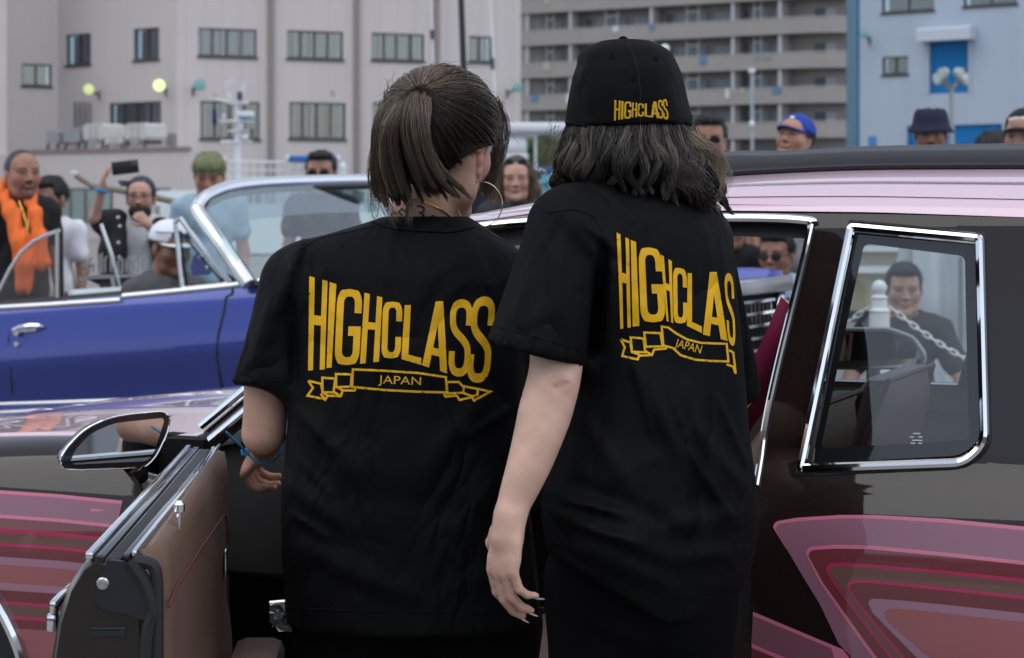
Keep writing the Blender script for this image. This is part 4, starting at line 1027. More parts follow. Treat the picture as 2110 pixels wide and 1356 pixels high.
# painted graphics on the flank, each a thin coat of its own colour
def paint(name, col): return mat(name, tuple(c*1.25 for c in col), .25, coat=1.0, spec=.1, coatr=.015, flake=.014, coati=1.55)
P_line = paint('paint_pink_line', (.46, .125, .20)); P_mauve = paint('paint_mauve', (.20, .085, .125)); P_hot = paint('paint_hot_pink', (.34, .018, .075))
P_wine = paint('paint_wine', (.12, .022, .028)); P_tan = paint('paint_tan', (.115, .055, .045)); P_rose = paint('paint_rose', (.25, .075, .080)); P_lil = paint('paint_lilac', (.26, .13, .18))
R_ = 2500
ARCH_R = [(2.55 + .37*math.cos(a), .34 + .37*math.sin(a)) for a in np.linspace(0, 2*math.pi, 48, endpoint=False)]
ARCH_F = [(WU - WR*math.cos(a), WZ + WR*math.sin(a)) for a in np.linspace(0, 2*math.pi, 48, endpoint=False)]
def gfx(name, poly, m, lvl, prof=pr_r, conv=None, corner=None):
    poly = [(x, y) if x != R_ else (x, y if y > 1470 else y + 40) for x, y in poly]
    pts = smooth_poly(poly, corner) if corner else poly
    return set_normals(obj(name, sheet((conv or SR)(pts), ([ARCH_F] if prof is pr_f else [ARCH_R]), .035, srf(prof, .0006*lvl + .0006)), m, pink, recalc=False, angle=180), pnorm(prof is pr_r))
gfx('painted_graphic', [(1592, 1085), (1600, 1074), (1640, 1067), (1730, 1061), (1800, 1061), (1950, 1069), (R_, 1083), (R_, 1480), (1850, 1480), (1742, 1337), (1700, 1250)], P_line, 1, corner=[10, 8, 0, 0, 0, 0, 0, 0, 0, 0, 0])
gfx('painted_graphic', [(1598, 1088), (1606, 1079), (1640, 1074), (1730, 1068), (1800, 1068), (1950, 1077), (R_, 1091), (R_, 1480), (1865, 1480), (1728, 1325), (1690, 1245)], P_mauve, 2, corner=[8, 6, 0, 0, 0, 0, 0, 0, 0, 0, 0])
gfx('painted_graphic', [(1660, 1140), (1668, 1126), (1720, 1122), (1790, 1123), (1950, 1138), (R_, 1159), (R_, 1480), (1905, 1480), (1795, 1350), (1690, 1200)], P_line, 3, corner=[12, 8, 0, 0, 0, 0, 0, 0, 0, 0])
gfx('painted_graphic', [(1666, 1143), (1673, 1133), (1720, 1130), (1790, 1131), (1950, 1146), (R_, 1167), (R_, 1480), (1920, 1480), (1805, 1350), (1697, 1200)], P_wine, 4, corner=[10, 6, 0, 0, 0, 0, 0, 0, 0, 0])
gfx('painted_graphic', [(1701, 1173), (1709, 1160), (1740, 1158), (1950, 1175), (R_, 1193), (R_, 1480), (1945, 1480), (1835, 1356), (1720, 1205)], P_hot, 5, corner=[12, 8, 0, 0, 0, 0, 0, 0, 0])
gfx('painted_graphic', [(1707, 1175), (1714, 1167), (1740, 1165), (1950, 1182), (R_, 1200), (R_, 1480), (1955, 1480), (1843, 1356), (1727, 1205)], P_tan, 6, corner=[9, 6, 0, 0, 0, 0, 0, 0, 0])
gfx('painted_graphic', [(1745, 1206), (1754, 1194), (1790, 1193), (1950, 1209), (R_, 1231), (R_, 1480), (1970, 1480), (1860, 1356), (1760, 1235)], P_hot, 7, corner=[12, 8, 0, 0, 0, 0, 0, 0, 0])
gfx('painted_graphic', [(1751, 1208), (1758, 1201), (1790, 1200), (1950, 1216), (R_, 1238), (R_, 1480), (1980, 1480), (1868, 1356), (1767, 1235)], P_wine, 8, corner=[9, 6, 0, 0, 0, 0, 0, 0, 0])
gfx('painted_graphic', [(1790, 1240), (1798, 1232), (1860, 1236), (1960, 1246), (R_, 1264), (R_, 1480), (2000, 1480), (1893, 1356), (1800, 1262)], P_lil, 9, corner=[10, 8, 0, 0, 0, 0, 0, 0, 0])
gfx('painted_graphic', [(1823, 1260), (1832, 1252), (1880, 1255), (1960, 1264), (R_, 1283), (R_, 1480), (2030, 1480), (1922, 1356), (1832, 1280)], P_rose, 10, corner=[10, 8, 0, 0, 0, 0, 0, 0, 0])
gfx('painted_graphic', [(1554, 1259), (1740, 1337), (1742, 1341), (1790, 1400), (1700, 1400), (1551, 1330)], P_line, 11)
gfx('painted_graphic', [(1554, 1267), (1715, 1334), (1735, 1400), (1700, 1396), (1551, 1322)], paint('paint_dusk', (.16, .06, .08)), 12)
gfx('painted_graphic', [(1552, 1325), (1640, 1361), (1690, 1400), (1550, 1400)], P_line, 13)
gfx('painted_graphic', [(1552, 1333), (1620, 1361), (1660, 1400), (1550, 1400)], P_wine, 14)
# bands on the fender run forward off the picture
L_ = -330
def fband(y0, y1, m, lvl, x1=252):
    """y at the picture's edge; bands sag a little towards the door"""
    sl = .085
    gfx('painted_band', [(L_, y0+L_*sl*.4), (0, y0), (120, y0+120*sl*.8), (x1, y0+x1*sl), (x1-.10*(y1-y0), y1+x1*sl), (120, y1+120*sl*.8), (0, y1), (L_, y1+L_*sl*.4)], m, lvl, pr_f, SF)
fband(1010, 1420, P_line, 1, 253); fband(1017, 1420, P_mauve, 2, 249)
fband(1060, 1420, P_line, 3, 240); fband(1067, 1420, P_wine, 4, 238)
fband(1088, 1420, P_hot, 5, 236); fband(1096, 1420, P_tan, 6, 234); fband(1117, 1420, P_hot, 7, 230); fband(1124, 1420, P_wine, 8, 228)
fband(1146, 1420, P_lil, 9, 224); fband(1162, 1420, P_rose, 10, 222); fband(1199, 1420, P_lil, 11, 215); fband(1214, 1420, P_wine, 12, 212)
fband(1236, 1420, P_hot, 13, 208); fband(1243, 1420, P_tan, 14, 205); fband(1265, 1420, P_hot, 15, 200); fband(1272, 1420, P_wine, 16, 198); fband(1290, 1420, P_rose, 17, 195)

# cabin: floor, sills, seats, far side
fl = MB(); fl.box((-.0, .06, .20), (3.3, 1.74, .24), Matrix(((PU.x, PV.x, 0, PO.x), (PU.y, PV.y, 0, PO.y), (0, 0, 1, 0), (0, 0, 0, 1)))); obj('cabin_floor', fl, carpet, pink)
PM = Matrix(((PU.x, PV.x, 0, PO.x), (PU.y, PV.y, 0, PO.y), (0, 0, 1, 0), (0, 0, 0, 1)))
sl_ = MB(); sl_.bbox((0, .02, .16), (1.25, .12, .27), .015, PM); obj('door_sill', sl_, brown, pink)
sc = MB(); sc.bbox((.12, .03, .268), (1.2, .11, .274), .002, PM); obj('sill_plate', sc, chrome, pink)
fw = MB(); fw.box((-.04, .10, .2), (.0, 1.7, .85), PM); fw.box((-.02, .10, .2), (.10, .16, .85), PM); obj('bulkhead', fw, darkin, pink)
ds = MB(); ds.bbox((.02, .12, .58), (.40, 1.68, .86), .05, PM); obj('dashboard', ds, mat('dash', (.006, .005, .005), .6), pink)
def seat(u0, v0, v1, name, ztop_):
    root = thing_part(name, pink)
    a = MB(); a.bbox((u0, v0, .26), (u0+.52, v1, .47), .06, PM); obj('seat_cushion', a, leather, root)
    b = MB()
    rings = []
    for t in np.linspace(0, 1, 9):
        z = .42 + (ztop_-.42)*t; uu = u0 + .46 + .17*t; hw = (v1-v0)/2 * (1 - .18*max(0, t-.55)**1.5*3); th = .085*(1-.35*t) * (1 if t < 1 else .5)
        c = (v0+v1)/2
        rings.append([pc(uu + th*math.copysign(abs(math.cos(a_))**.6, math.cos(a_)), c + hw*math.copysign(abs(math.sin(a_))**.5, math.sin(a_)), z) for a_ in np.linspace(0, 2*math.pi, 28, endpoint=False)])
    b.loft(rings); back = obj('seat_back', b, leather, root, angle=50)
    pi_ = MB(); pts = []
    for t in np.linspace(.1, 1, 9): pts.append((t, -1))
    for t in np.linspace(1, .1, 9): pts.append((t, 1))
    line = []
    for t, sd in pts:
        z = .42 + (ztop_-.42)*t; uu = u0+.46+.17*t; hw = (v1-v0)/2*(1-.18*max(0, t-.55)**1.5*3)
        line.append(pc(uu+.03, (v0+v1)/2 + sd*hw*1.0, z))
    pi_.tube(line, .006, 6); obj('seat_piping', pi_, redpipe, back)
seat(.58, .22, .82, 'front_seat', .93); seat(.58, .98, 1.58, 'front_seat', .93); seat(1.75, .20, 1.60, 'rear_seat', .86)
# magenta belt from the pillar
bt = MB(); belt_pts = [P(1640, 640, 3.66), P(1600, 730, 3.72), P(1555, 812, 3.80), P(1500, 905, 3.9)]
rows = []
for i, p in enumerate(belt_pts):
    wdt = (.062, .060, .056, .05)[i]; rows.append([p + Vector((-wdt*.42, 0, wdt*.40)), p + Vector((wdt*.42, .012, -wdt*.40))])
bt.grid(rows); obj('seat_belt', bt, mat('magenta_webbing', (.23, .006, .055), .7, bump=.2, bscale=900), pink, solid=.002)
# far side of the car
def fpr(z): return 1.80 - pr_r(z)
far_out = [(0, .25), (0, .80), (.1, .86), (2.9, .86), (3.4, .8), (3.4, .3)]
fa = MB(); sheet([(p[0], p[1]) for p in far_out], [], .1, lambda p: pc(p[0], fpr(p[1]), p[1]), fa); obj('far_flank', fa, brown, pink, recalc=False, solid=.02)
fin = MB(); fin.grid([[pc(u, 1.70 - .01*math.sin(z*9), z) for u in np.linspace(.1, 2.9, 16)] for z in (.25, .4, .6, .75, .82, .85, .858)]); obj('far_trim_panel', fin, leather, pink)
for z_, vv in ((.862, 1.735), (.80, 1.69)):
    c_ = MB(); c_.tube([pc(u, vv, z_) for u in np.linspace(.1, 2.9, 12)], .008, 8); obj('belt_moulding', c_, chrome, pink)
for ub, ut, wd_ in ((1.30, 1.45, .09), (2.15, 1.95, .22)):
    b_ = MB(); rows = []
    for z in np.linspace(.85, 1.30, 6):
        t = (z-.85)/.45; uc = ub + (ut-ub)*t; rows.append([pc(uc-wd_/2, fpr(z), z), pc(uc+wd_/2, fpr(z), z)])
    b_.grid(rows); obj('far_pillar', b_, brown, pink, solid=.03)
frl = MB(); frl.tube([pc(u, 1.80-.185, 1.285) for u in np.linspace(.55, 2.6, 16)], .022, 8); obj('far_roof_rail', frl, brown, pink)
hl = MB(); hl.grid([[roofp(u, s) - Vector((0, 0, .025)) for s in np.linspace(-.96, .96, 20)] for u in np.linspace(.66, 2.5, 16)]); obj('headlining', hl, mat('headlining', (.05, .04, .035), .9), pink)
tl = MB(); tl.grid([[pc(2.45 + (.95*t), v, 1.36 - .46*t) for v in np.linspace(.18, 1.62, 10)] for t in (0, .3, .6, 1)]); obj('rear_window', tl, pglass, pink)
bl = MB(); bl.grid([[pc(u, v, .87 - .03*(u-3.3)) for v in np.linspace(.07, 1.73, 8)] for u in (3.3, 3.8, 4.2)]); obj('boot_lid', bl, brown, pink)
tb = MB(); tb.bbox((3.45, .03, .3), (4.2, 1.77, .855), .05, PM); obj('tail', tb, brown, pink)
nb = MB(); nb.bbox((-1.78, .08, .32), (-1.58, 1.72, .62), .04, PM); obj('nose', nb, brown, pink)
fe = MB(); fe.grid([[pc(u, 1.80-pr_f(z), z) for u in np.linspace(-1.58, 0, 10)] for z in (.40, .50, .56, .60, .63)]); obj('far_fender', fe, brown, pink)
# far door mirror seen through the glass
mm = smooth_poly([(1700, 752), (1705, 690), (1735, 677), (1830, 677), (1880, 695), (1905, 730), (1905, 752), (1890, 762), (1720, 762)], 12)
mi = thing_part('far_mirror', pink)
a = MB(); a.prism([P(x, y, 5.55) for x, y in mm], (.02, .07, 0)); obj('mirror_shell', a, mat('grey_shell', (.12, .13, .14), .3), mi, smooth=False)
a = MB(); cxm, cym = 1805, 720; a.prism([P(cxm+(x-cxm)*.93, cym+(y-cym)*.88, 5.545) for x, y in mm], (0, .004, 0)); obj('mirror_glass', a, mat('mirror_silver', (.75, .78, .78), .02, metal=1.0), mi, smooth=False)
a = MB(); a.tube([P(1800, 755, 5.59), P(1800, 790, 5.62)], .02, 8); obj('mirror_stem', a, blackg, mi)

# ---------------- the open door
DH = Vector((-.585, 3.84, 0)); DD = Vector((.050, -.9987, 0)).normalized(); DN = Vector((-DD.y, DD.x, 0)); DN = -DN if DN.x > 0 else DN   # DN points out of the outer skin
DL = 1.22
def dp(l, n, z): return DH + DD*l + DN*(n*(.60 + .20*l/DL) if n < 0 else n) + Vector((0, 0, z))
door = thing_part('open_door', pink)
sec_o = [(.000, .862), (.016, .852), (.034, .825), (.047, .785), (.056, .73), (.060, .62), (.060, .45), (.052, .30), (.03, .22)]
sec_i = [(-.075, .22), (-.078, .45), (-.078, .70), (-.070, .80), (-.060, .842), (-.035, .856), (-.012, .858)]
ring = lambda l: [dp(l, n, z) for n, z in sec_o + sec_i]
db = MB(); db.loft([ring(0), ring(.02), ring(.4), ring(.8), ring(DL-.012)], True, True, False)
endr = [dp(DL, n*.93 + (-.002), z - .006) for n, z in sec_o + sec_i]
db.loft([ring(DL-.012), endr], True, False, True)
obj('door_shell', db, mat('jamb_brown', (.012, .008, .007), .22, coat=.35, rvar=.12, bump=.06, bscale=35), door, angle=40)
# leather trim panel: padded roll at the top, swelling armrest, seam with red piping
tp_prof = [(-.058, .846), (-.064, .862), (-.082, .868), (-.100, .860), (-.108, .838), (-.110, .79), (-.112, .73), (-.107, .66), (-.110, .6), (-.124, .52), (-.128, .44), (-.112, .36), (-.100, .26), (-.082, .235)]
tp = MB(); rows = []
for l in np.linspace(.0, DL-.02, 30):
    e = min(1.0, l/.05, (DL-.02-l)/.03); e = max(0., e)**.5
    zt = .868 - .03*max(0, (.10-l)/.10)**2
    rows.append([dp(l, -.060 + (n+.060)*(.35+.65*e), min(z, zt)) for n, z in tp_prof])
tp.grid(rows)
for rr in (rows[0], rows[-1]):
    tp.add([p for p in rr] + [dp(0 if rr is rows[0] else DL-.02, -.05, .235)], [tuple(range(len(rr)+1))])
obj('trim_panel', tp, leather, door, angle=50)
sm_ = MB(); seam = [dp(DL-.022, -.113, .795), dp(DL-.06, -.113, .797), dp(DL-.12, -.1125, .800), dp(.80, -.1125, .790), dp(.5, -.1128, .778), dp(.25, -.1128, .766), dp(.16, -.1125, .758), dp(.11, -.112, .735), dp(.09, -.1125, .68), dp(.085, -.113, .55)]
sm_.tube(spline(seam, 5), .0020, 6); obj('trim_piping', sm_, redpipe, door)
lk = MB(); base = dp(.96, -.100, .858)
lk.tube([base, base+Vector((.002, -.004, .028))], [.0035, .0035], 10); lk.tube([base+Vector((.002, -.004, .024)), base+Vector((.002, -.004, .034)), base+Vector((.002, -.004, .039))], [.0075, .008, .004], 12); obj('lock_button', lk, chrome, door)
sw = MB(); sw.bbox((0, 0, 0), (.05, .005, .052), .002, Matrix.Translation(dp(.13, -.121, .650))@Matrix(((DD.x, DN.x, 0, 0), (DD.y, DN.y, 0, 0), (0, 0, 1, 0), (0, 0, 0, 1)))); obj('release_handle', sw, chrome, door)
ar = MB(); ar.bbox((.30, -.185, .515), (.86, -.10, .575), .02, Matrix.Translation(DH)@Matrix(((DD.x, DN.x, 0, 0), (DD.y, DN.y, 0, 0), (0, 0, 1, 0), (0, 0, 0, 1)))); obj('armrest', ar, leather, door)
# window channel along the top of the door
DMx = Matrix.Translation(DH)@Matrix(((DD.x, DN.x, 0, 0), (DD.y, DN.y, 0, 0), (0, 0, 1, 0), (0, 0, 0, 1)))
for n0, n1, z0, z1, m_, nm in ((.003, .013, .858, .868, chrome, 'belt_strip'), (-.012, -.001, .852, .864, blackg, 'channel_lip'), (-.032, -.014, .852, .860, rubber, 'window_channel'), (-.043, -.034, .852, .865, blackg, 'channel_lip'), (-.052, -.045, .860, .870, chrome, 'belt_strip')):
    q = MB(); q.bbox((.02, n0, z0), (DL-.004, n1, z1), .003, DMx); obj(nm, q, m_, door)
# latch face details, on the plane of the door's free end
def dlp(x, y, off=.001):
    o_ = Vector((0, 0, CAMZ)); d = P(x, y, 1.0) - o_; q_ = dp(DL+off, 0, .8); t = (q_-o_).dot(DD)/d.dot(DD); return o_ + d*t
lp = MB(); lp.prism([dlp(x, y) for x, y in smooth_poly([(226, 1152), (262, 1156), (278, 1189), (297, 1223), (306, 1262), (299, 1278), (262, 1264), (212, 1254), (198, 1238), (198, 1214), (210, 1184)], 8)], DD*.006); obj('latch_pad', lp, mat('satin_black', (.014, .016, .020), .38), door, smooth=False)
rb = MB(); rb.tube(spline([dlp(x, y, .003) for x, y in ((268, 1156), (285, 1180), (305, 1215), (316, 1260), (308, 1290), (303, 1330), (300, 1400))], 4), .010, 8); obj('door_seal_strip', rb, rubber, door)
rb = MB(); rb.tube(spline([dlp(x, y, .002) for x, y in ((278, 1156), (310, 1162), (322, 1185), (324, 1260), (324, 1400))], 4), .008, 8); obj('door_seal_strip', rb, rubber, door)
sk = MB(); Ms = Matrix.Translation(dlp(212, 1203, .006)) @ Matrix(((1, 0, 0, 0), (0, -1, 0, 0), (0, 0, 1, 0), (0, 0, 0, 1)))
sk.lathe([(.001, .0), (.0082, .0), (.0082, .002), (.0066, .004), (.0045, .004), (.0045, .008), (.002, .008), (.002, .005), (.001, .005)], (0, 0, 0), 24, 'Y', Ms); obj('striker_bolt', sk, mat('worn_steel', (.55, .56, .56), .25, metal=1.0), door)
ls = MB(); ls.bbox((-.02, -.002, 0), (.024, .003, .012), .0015, Matrix.Translation(dlp(220, 1312))); obj('latch_slot', ls, blackg, door)
hd = MB(); hd.bbox((DL-.20, .056, .780), (DL-.05, .066, .798), .004, DMx); hd.bbox((DL-.10, .056, .757), (DL-.05, .070, .781), .005, DMx); obj('door_handle', hd, chrome, door)
# mirror on the door
mir = thing_part('door_mirror', pink)
mo_px = smooth_poly([(123, 948), (135, 925), (172, 885), (220, 862), (272, 853), (335, 848), (350, 858), (346, 890), (322, 940), (300, 963), (160, 969), (128, 965)], [8, 12, 25, 25, 20, 14, 10, 20, 20, 16, 20, 14])
mg_px = smooth_poly([(143, 951), (153, 928), (185, 893), (232, 872), (333, 861), (336, 868), (316, 930), (303, 950), (150, 957)], [4, 10, 18, 18, 4, 6, 14, 12, 4])
YM = 3.74
cm = P(238, 908, YM); mn = Vector((.45, -.885, .07)).normalized()
def mplane(x, y, off=0.0):
    d = P(x, y, 1.0) - Vector((0, 0, CAMZ)); o_ = Vector((0, 0, CAMZ)); t = (cm - o_).dot(mn) / d.dot(mn); return o_ + d*t + mn*off
rings = []
for k, (sc_, of) in enumerate(((.97, .004), (1.0, .0), (1.0, -.01), (.93, -.05), (.70, -.085), (.3, -.10))):
    rings.append([cm + (mplane(x, y) - cm)*sc_ + mn*of for x, y in mo_px])
ms = MB(); ms.loft(rings, True, True, True); obj('mirror_shell', ms, blackg, mir, angle=50)
rim_ = MB(); rim_.tube([mplane(x, y, .001) for x, y in mo_px + mo_px[:1]], .0016, 6); obj('mirror_rim', rim_, chrome, mir)
mgl = MB(); mgl.prism([mplane(x, y, .0045) for x, y in mg_px], mn*.002); obj('mirror_glass', mgl, mat('mirror_silver', (.75, .78, .78), .02, metal=1.0), mir, smooth=False)
mst = MB(); mst.tube([P(275, 955, 3.76), P(290, 985, 3.79), P(300, 1000, 3.80)], [.022, .016, .03], 10); obj('mirror_stalk', mst, brown, mir)
# ------------------------------------------------------------------ blue convertible, nose raised on its suspension
BY, BP = math.radians(25), math.radians(5.0)
BF = Vector((math.cos(BY)*math.cos(BP), -math.sin(BY)*math.cos(BP), math.sin(BP)))
BB = Vector((math.sin(BY), math.cos(BY), 0)); BUP = BB.cross(BF) * -1
BUP = BUP if BUP.z > 0 else -BUP
B0 = P(490, 588, 9.2)
def bc(t, w_, h): return B0 + BF*t + BB*w_ + BUP*h
bpr = curve_of([(-.80, .16), (-.62, .06), (-.585, .03), (-.555, .012), (-.53, .018), (-.515, .045), (-.48, .062), (-.40, .040), (-.32, .010), (-.27, .0), (-.21, .006), (-.10, .030), (-.04, .048), (-.015, .06), (0, .08), (.05, .10)], .012)
def bnorm(co):
    h = (Vector(co)-B0).dot(BUP); return (-BB + BUP*bpr.slope(h)).normalized()
def b_side(x, y, off=0.0):
    a, b = 7.0, 15.0
    for _ in range(44):
        m = (a+b)/2; p = P(x, y, m) - B0
        if p.dot(BB) - bpr(p.dot(BUP)) + off < 0: a = m
        else: b = m
    p = P(x, y, a) - B0; return (p.dot(BF), p.dot(BUP))
bsrf = lambda off=0.0: (lambda p: bc(p[0], bpr(p[1]) - off, p[1]))
bpaint = mat('blue_paint', (.016, .036, .27), .24, metal=.45, coat=1.0, flake=.01, coatr=.02)
bchrome = mat('car_chrome', (.88, .90, .92), .07, metal=1.0)
bright = mat('bright_trim', (.72, .74, .77), .22, metal=.75)
cglass = glass_mat('clear_glass', (.74, .90, .88), .07)
bin_ = mat('pale_blue_vinyl', (.52, .60, .62), .5, bump=.15, bscale=200)
blue = thing('blue_convertible', 'blue open-top convertible with chrome-framed windscreen behind the pink car', 'car', (bc(-.2, .85, 0).x, bc(-.2, .85, 0).y, 0))
# near flank
belt = [b_side(x, y) for x, y in ((0, 628), (250, 612), (475, 590), (560, 577))]
bo = [(-2.9, -.06), (-1.6, -.015), (-1.0, .0), (-.3, .0), (.0, .0), (.5, -.02), (1.2, -.07), (1.94, -.13), (1.96, -.50)]
def barch(tc, r=.36): return [(tc + r*math.cos(a), -.60 + r*math.sin(a)) for a in np.linspace(.05, math.pi-.05, 18)]
bo += [(1.72, -.62)] + barch(1.25)[0:] + [(.80, -.60), (-1.30, -.60)] + barch(-1.78) + [(-2.2, -.58), (-2.95, -.50)]
set_normals(obj('near_flank', sheet(bo, [], .04, bsrf()), bpaint, blue, recalc=False, angle=180), bnorm)
obj('far_flank', sheet(bo, [], .12, lambda p: bc(p[0], 1.74 - bpr(p[1]), p[1])), bpaint, blue, recalc=False, solid=.02, angle=60)
# seams, mouldings
sm = MB(); sm.tube([bsrf(.0005)(b_side(x, y)) for x, y in ((480, 590), (478, 606), (466, 612), (462, 640), (450, 690), (447, 730), (452, 770), (459, 815))], .006, 6); obj('door_gap', sm, rubber, blue)
sm = MB(); sm.tube([bsrf(.0005)(b_side(x, y)) for x, y in ((20, 634), (18, 700), (22, 760), (26, 812))], .004, 6); obj('door_gap', sm, rubber, blue)
def mould(name, pts, r, off=.004): 
    m_ = MB(); q = [bsrf(off)(b_side(x, y)) for x, y in pts]; m_.tube(q, r, 8); return obj(name, m_, bright, blue)
mould('belt_moulding', [(-40, 636), (100, 628), (250, 618)], .013); mould('belt_moulding', [(255, 610), (330, 603), (420, 594), (478, 588), (540, 578), (640, 568)], .013)
mould('rocker_moulding', [(-40, 834), (120, 829), (260, 824), (420, 816), (560, 808)], .010); mould('rocker_moulding', [(-40, 852), (60, 847), (200, 838), (330, 828), (560, 818)], .010)
# door handle and lock
M_b = Matrix(((BF.x, BB.x, BUP.x, 0), (BF.y, BB.y, BUP.y, 0), (BF.z, BB.z, BUP.z, 0), (0, 0, 0, 1)))
t0, h0 = b_side(60, 676); hp = Matrix.Translation(bsrf(.0)((t0, h0))) @ M_b
q = MB(); q.tube([hp @ Vector(p) for p in ((-.075, -.004, -.012), (-.07, -.022, -.004), (-.03, -.034, .006), (.04, -.034, .010), (.075, -.022, .006), (.082, -.004, 0))], [.008, .011, .013, .013, .011, .008], 10)
q.lathe([(.001, -.03), (.014, -.03), (.016, -.02), (.014, 0)], (0, 0, 0), 16, 'Y', hp @ Matrix.Translation((-.055, 0, -.018))); q.bbox((-.04, -.018, -.018), (.05, 0, -.004), .006, hp); obj('door_handle', q, bchrome, blue)
t0, h0 = b_side(36, 709); q = MB(); q.lathe([(.001, -.012), (.012, -.012), (.015, -.004), (.015, 0)], (0, 0, 0), 16, 'Y', Matrix.Translation(bsrf(.0)((t0, h0))) @ M_b); obj('door_lock', q, bchrome, blue)
# windscreen
k_ = 9.2/9.7
near_p = [P(x, y, Y*k_) for x, y, Y in ((512, 586, 9.72), (480, 540, 9.77), (445, 488, 9.83), (415, 447, 9.92), (406, 430, 9.96))]
head_p = [P(x, y, Y*k_) for x, y, Y in ((406, 430, 9.96), (413, 416, 10.0), (430, 402, 10.06), (470, 387, 10.2), (540, 378, 10.4), (650, 373, 10.7), (760, 371, 11.0), (800, 372, 11.12))]
npl, hdl = spline(near_p, 6), spline(head_p, 6)
far_b = near_p[0] + BB*1.42; far_t = head_p[-1]
farl = [far_t.lerp(far_b, t) for t in np.linspace(0, 1, 8)]
wf = MB(); wf.tube(npl + hdl[1:] + farl[1:], [.034]*len(npl) + [.030]*(len(hdl)-1) + [.03]*(len(farl)-1), 10); wfo = obj('windscreen_frame', wf, bright, blue)
wi = MB(); wi.tube([p + BF*.03 - BUP*.012 + BB*.02 for p in npl] + [p + BF*.02 - BUP*.034 for p in hdl[2:]], .014, 8); obj('windscreen_seal', wi, rubber, wfo)
def lerp_line(L, s):
    x = s*(len(L)-1); i = min(int(x), len(L)-2); return L[i].lerp(L[i+1], x-i)
base_l = [near_p[0].lerp(far_b, s) + BF*.22*(1-(2*s-1)**2) for s in np.linspace(0, 1, 20)]
nn = npl + hdl[1:7]        # near pillar and rounded corner
tops = hdl[7:]
def wsg(s, t):
    b = near_p[0].lerp(far_b, s) + BF*(.02 + .20*(1-(2*s-1)**2)); tp_ = lerp_line(hdl, s) if s > .12 else lerp_line(nn, .55 + .45*s/.12).lerp(lerp_line(hdl, s), s/.12)
    return b.lerp(tp_, t)
wg = MB(); sheetpx = []
glass_px = [(522, 580), (488, 534), (455, 486), (430, 448), (424, 430), (436, 412), (475, 396), (545, 387), (650, 381), (770, 379), (806, 380), (815, 560), (760, 556), (650, 563)]
def gl_map(p):
    # cylinder-like pane: depth follows pillar and header
    x, y = p; Yn = 9.72 + .26*(584-y)/150; f_ = (x - 505)/310.0; return P(x, y, (Yn + 1.28*max(f_, -.4) - .12*(1-(2*min(max(f_, 0), 1)-1)**2)*(y-380)/200)*k_)
obj('windscreen_glass', sheet(glass_px, [], 18, gl_map), cglass, blue, recalc=False)
band_px = [(445, 470), (430, 448), (424, 430), (436, 412), (475, 396), (545, 387), (650, 381), (770, 379), (806, 380), (808, 436), (650, 440), (540, 450)]
obj('sunshade_band', sheet(band_px, [], 18, lambda p: gl_map(p) - Vector((0, .006, 0))), glass_mat('shade_band', (.52, .62, .66), .16), blue, recalc=False)
# vent window, its post and frames
def Bp(x, y, w_=.10): 
    a, b = 7.0, 15.0
    for _ in range(44):
        m = (a+b)/2
        if (P(x, y, m) - B0).dot(BB) < w_: a = m
        else: b = m
    return P(x, y, a)
vw = thing_part('vent_window', blue)
q = MB(); q.tube([Bp(361, 458), Bp(368, 520), Bp(376, 596)], .011, 8); q.tube([Bp(361, 458), Bp(372, 450), Bp(420, 515), Bp(474, 584)], .013, 8); q.tube([Bp(376, 594), Bp(474, 584)], .010, 8); obj('vent_frame', q, bright, vw)
q = MB(); sheet([(369, 470), (462, 580), (382, 590)], [], 12, lambda p: Bp(p[0], p[1], .10), q); obj('vent_glass', q, cglass, vw, recalc=False)
q = MB(); q.tube([Bp(384, 588, .095), Bp(371, 478, .095), Bp(458, 581, .095), Bp(384, 588, .095)], .006, 6); obj('vent_seal', q, rubber, vw)
q = MB(); q.add([Bp(x, y, .16) for x, y in ((392, 552), (398, 528), (408, 520), (418, 528), (436, 562), (430, 566), (396, 568))], [tuple(range(7))]); q2 = obj('windscreen_pass', q, mat('blue_pass', (.02, .04, .35), .4), blue, smooth=False, solid=.004)
for x, y in ((413, 529), (428, 551)):
    q = MB(); q.ell(Bp(x, y, .13), (.012, .012, .012), None, 10, 6); obj('pillar_screw', q, bchrome, blue)
# raised side glass behind
sw_ = thing_part('side_window', blue)
gpx = [(-14, 622), (2, 592), (20, 556), (42, 522), (68, 498), (95, 484), (122, 475), (124, 612)]
q = MB(); sheet(gpx, [], 14, lambda p: Bp(p[0], p[1], .10), q); obj('side_glass', q, glass_mat('rose_tint_glass', (.80, .74, .74), .06), sw_, recalc=False)
q = MB(); q.tube([Bp(x, y, .10) for x, y in gpx[:7]], .009, 8); obj('glass_edge_trim', q, bright, sw_)
q = MB(); q.tube([Bp(119, 473, .095), Bp(119, 614, .095)], .011, 8); obj('glass_edge_trim', q, bright, sw_)
q = MB(); q.tube([Bp(126, 478, .105), Bp(128, 614, .105)], .010, 6); obj('glass_seal', q, rubber, sw_)
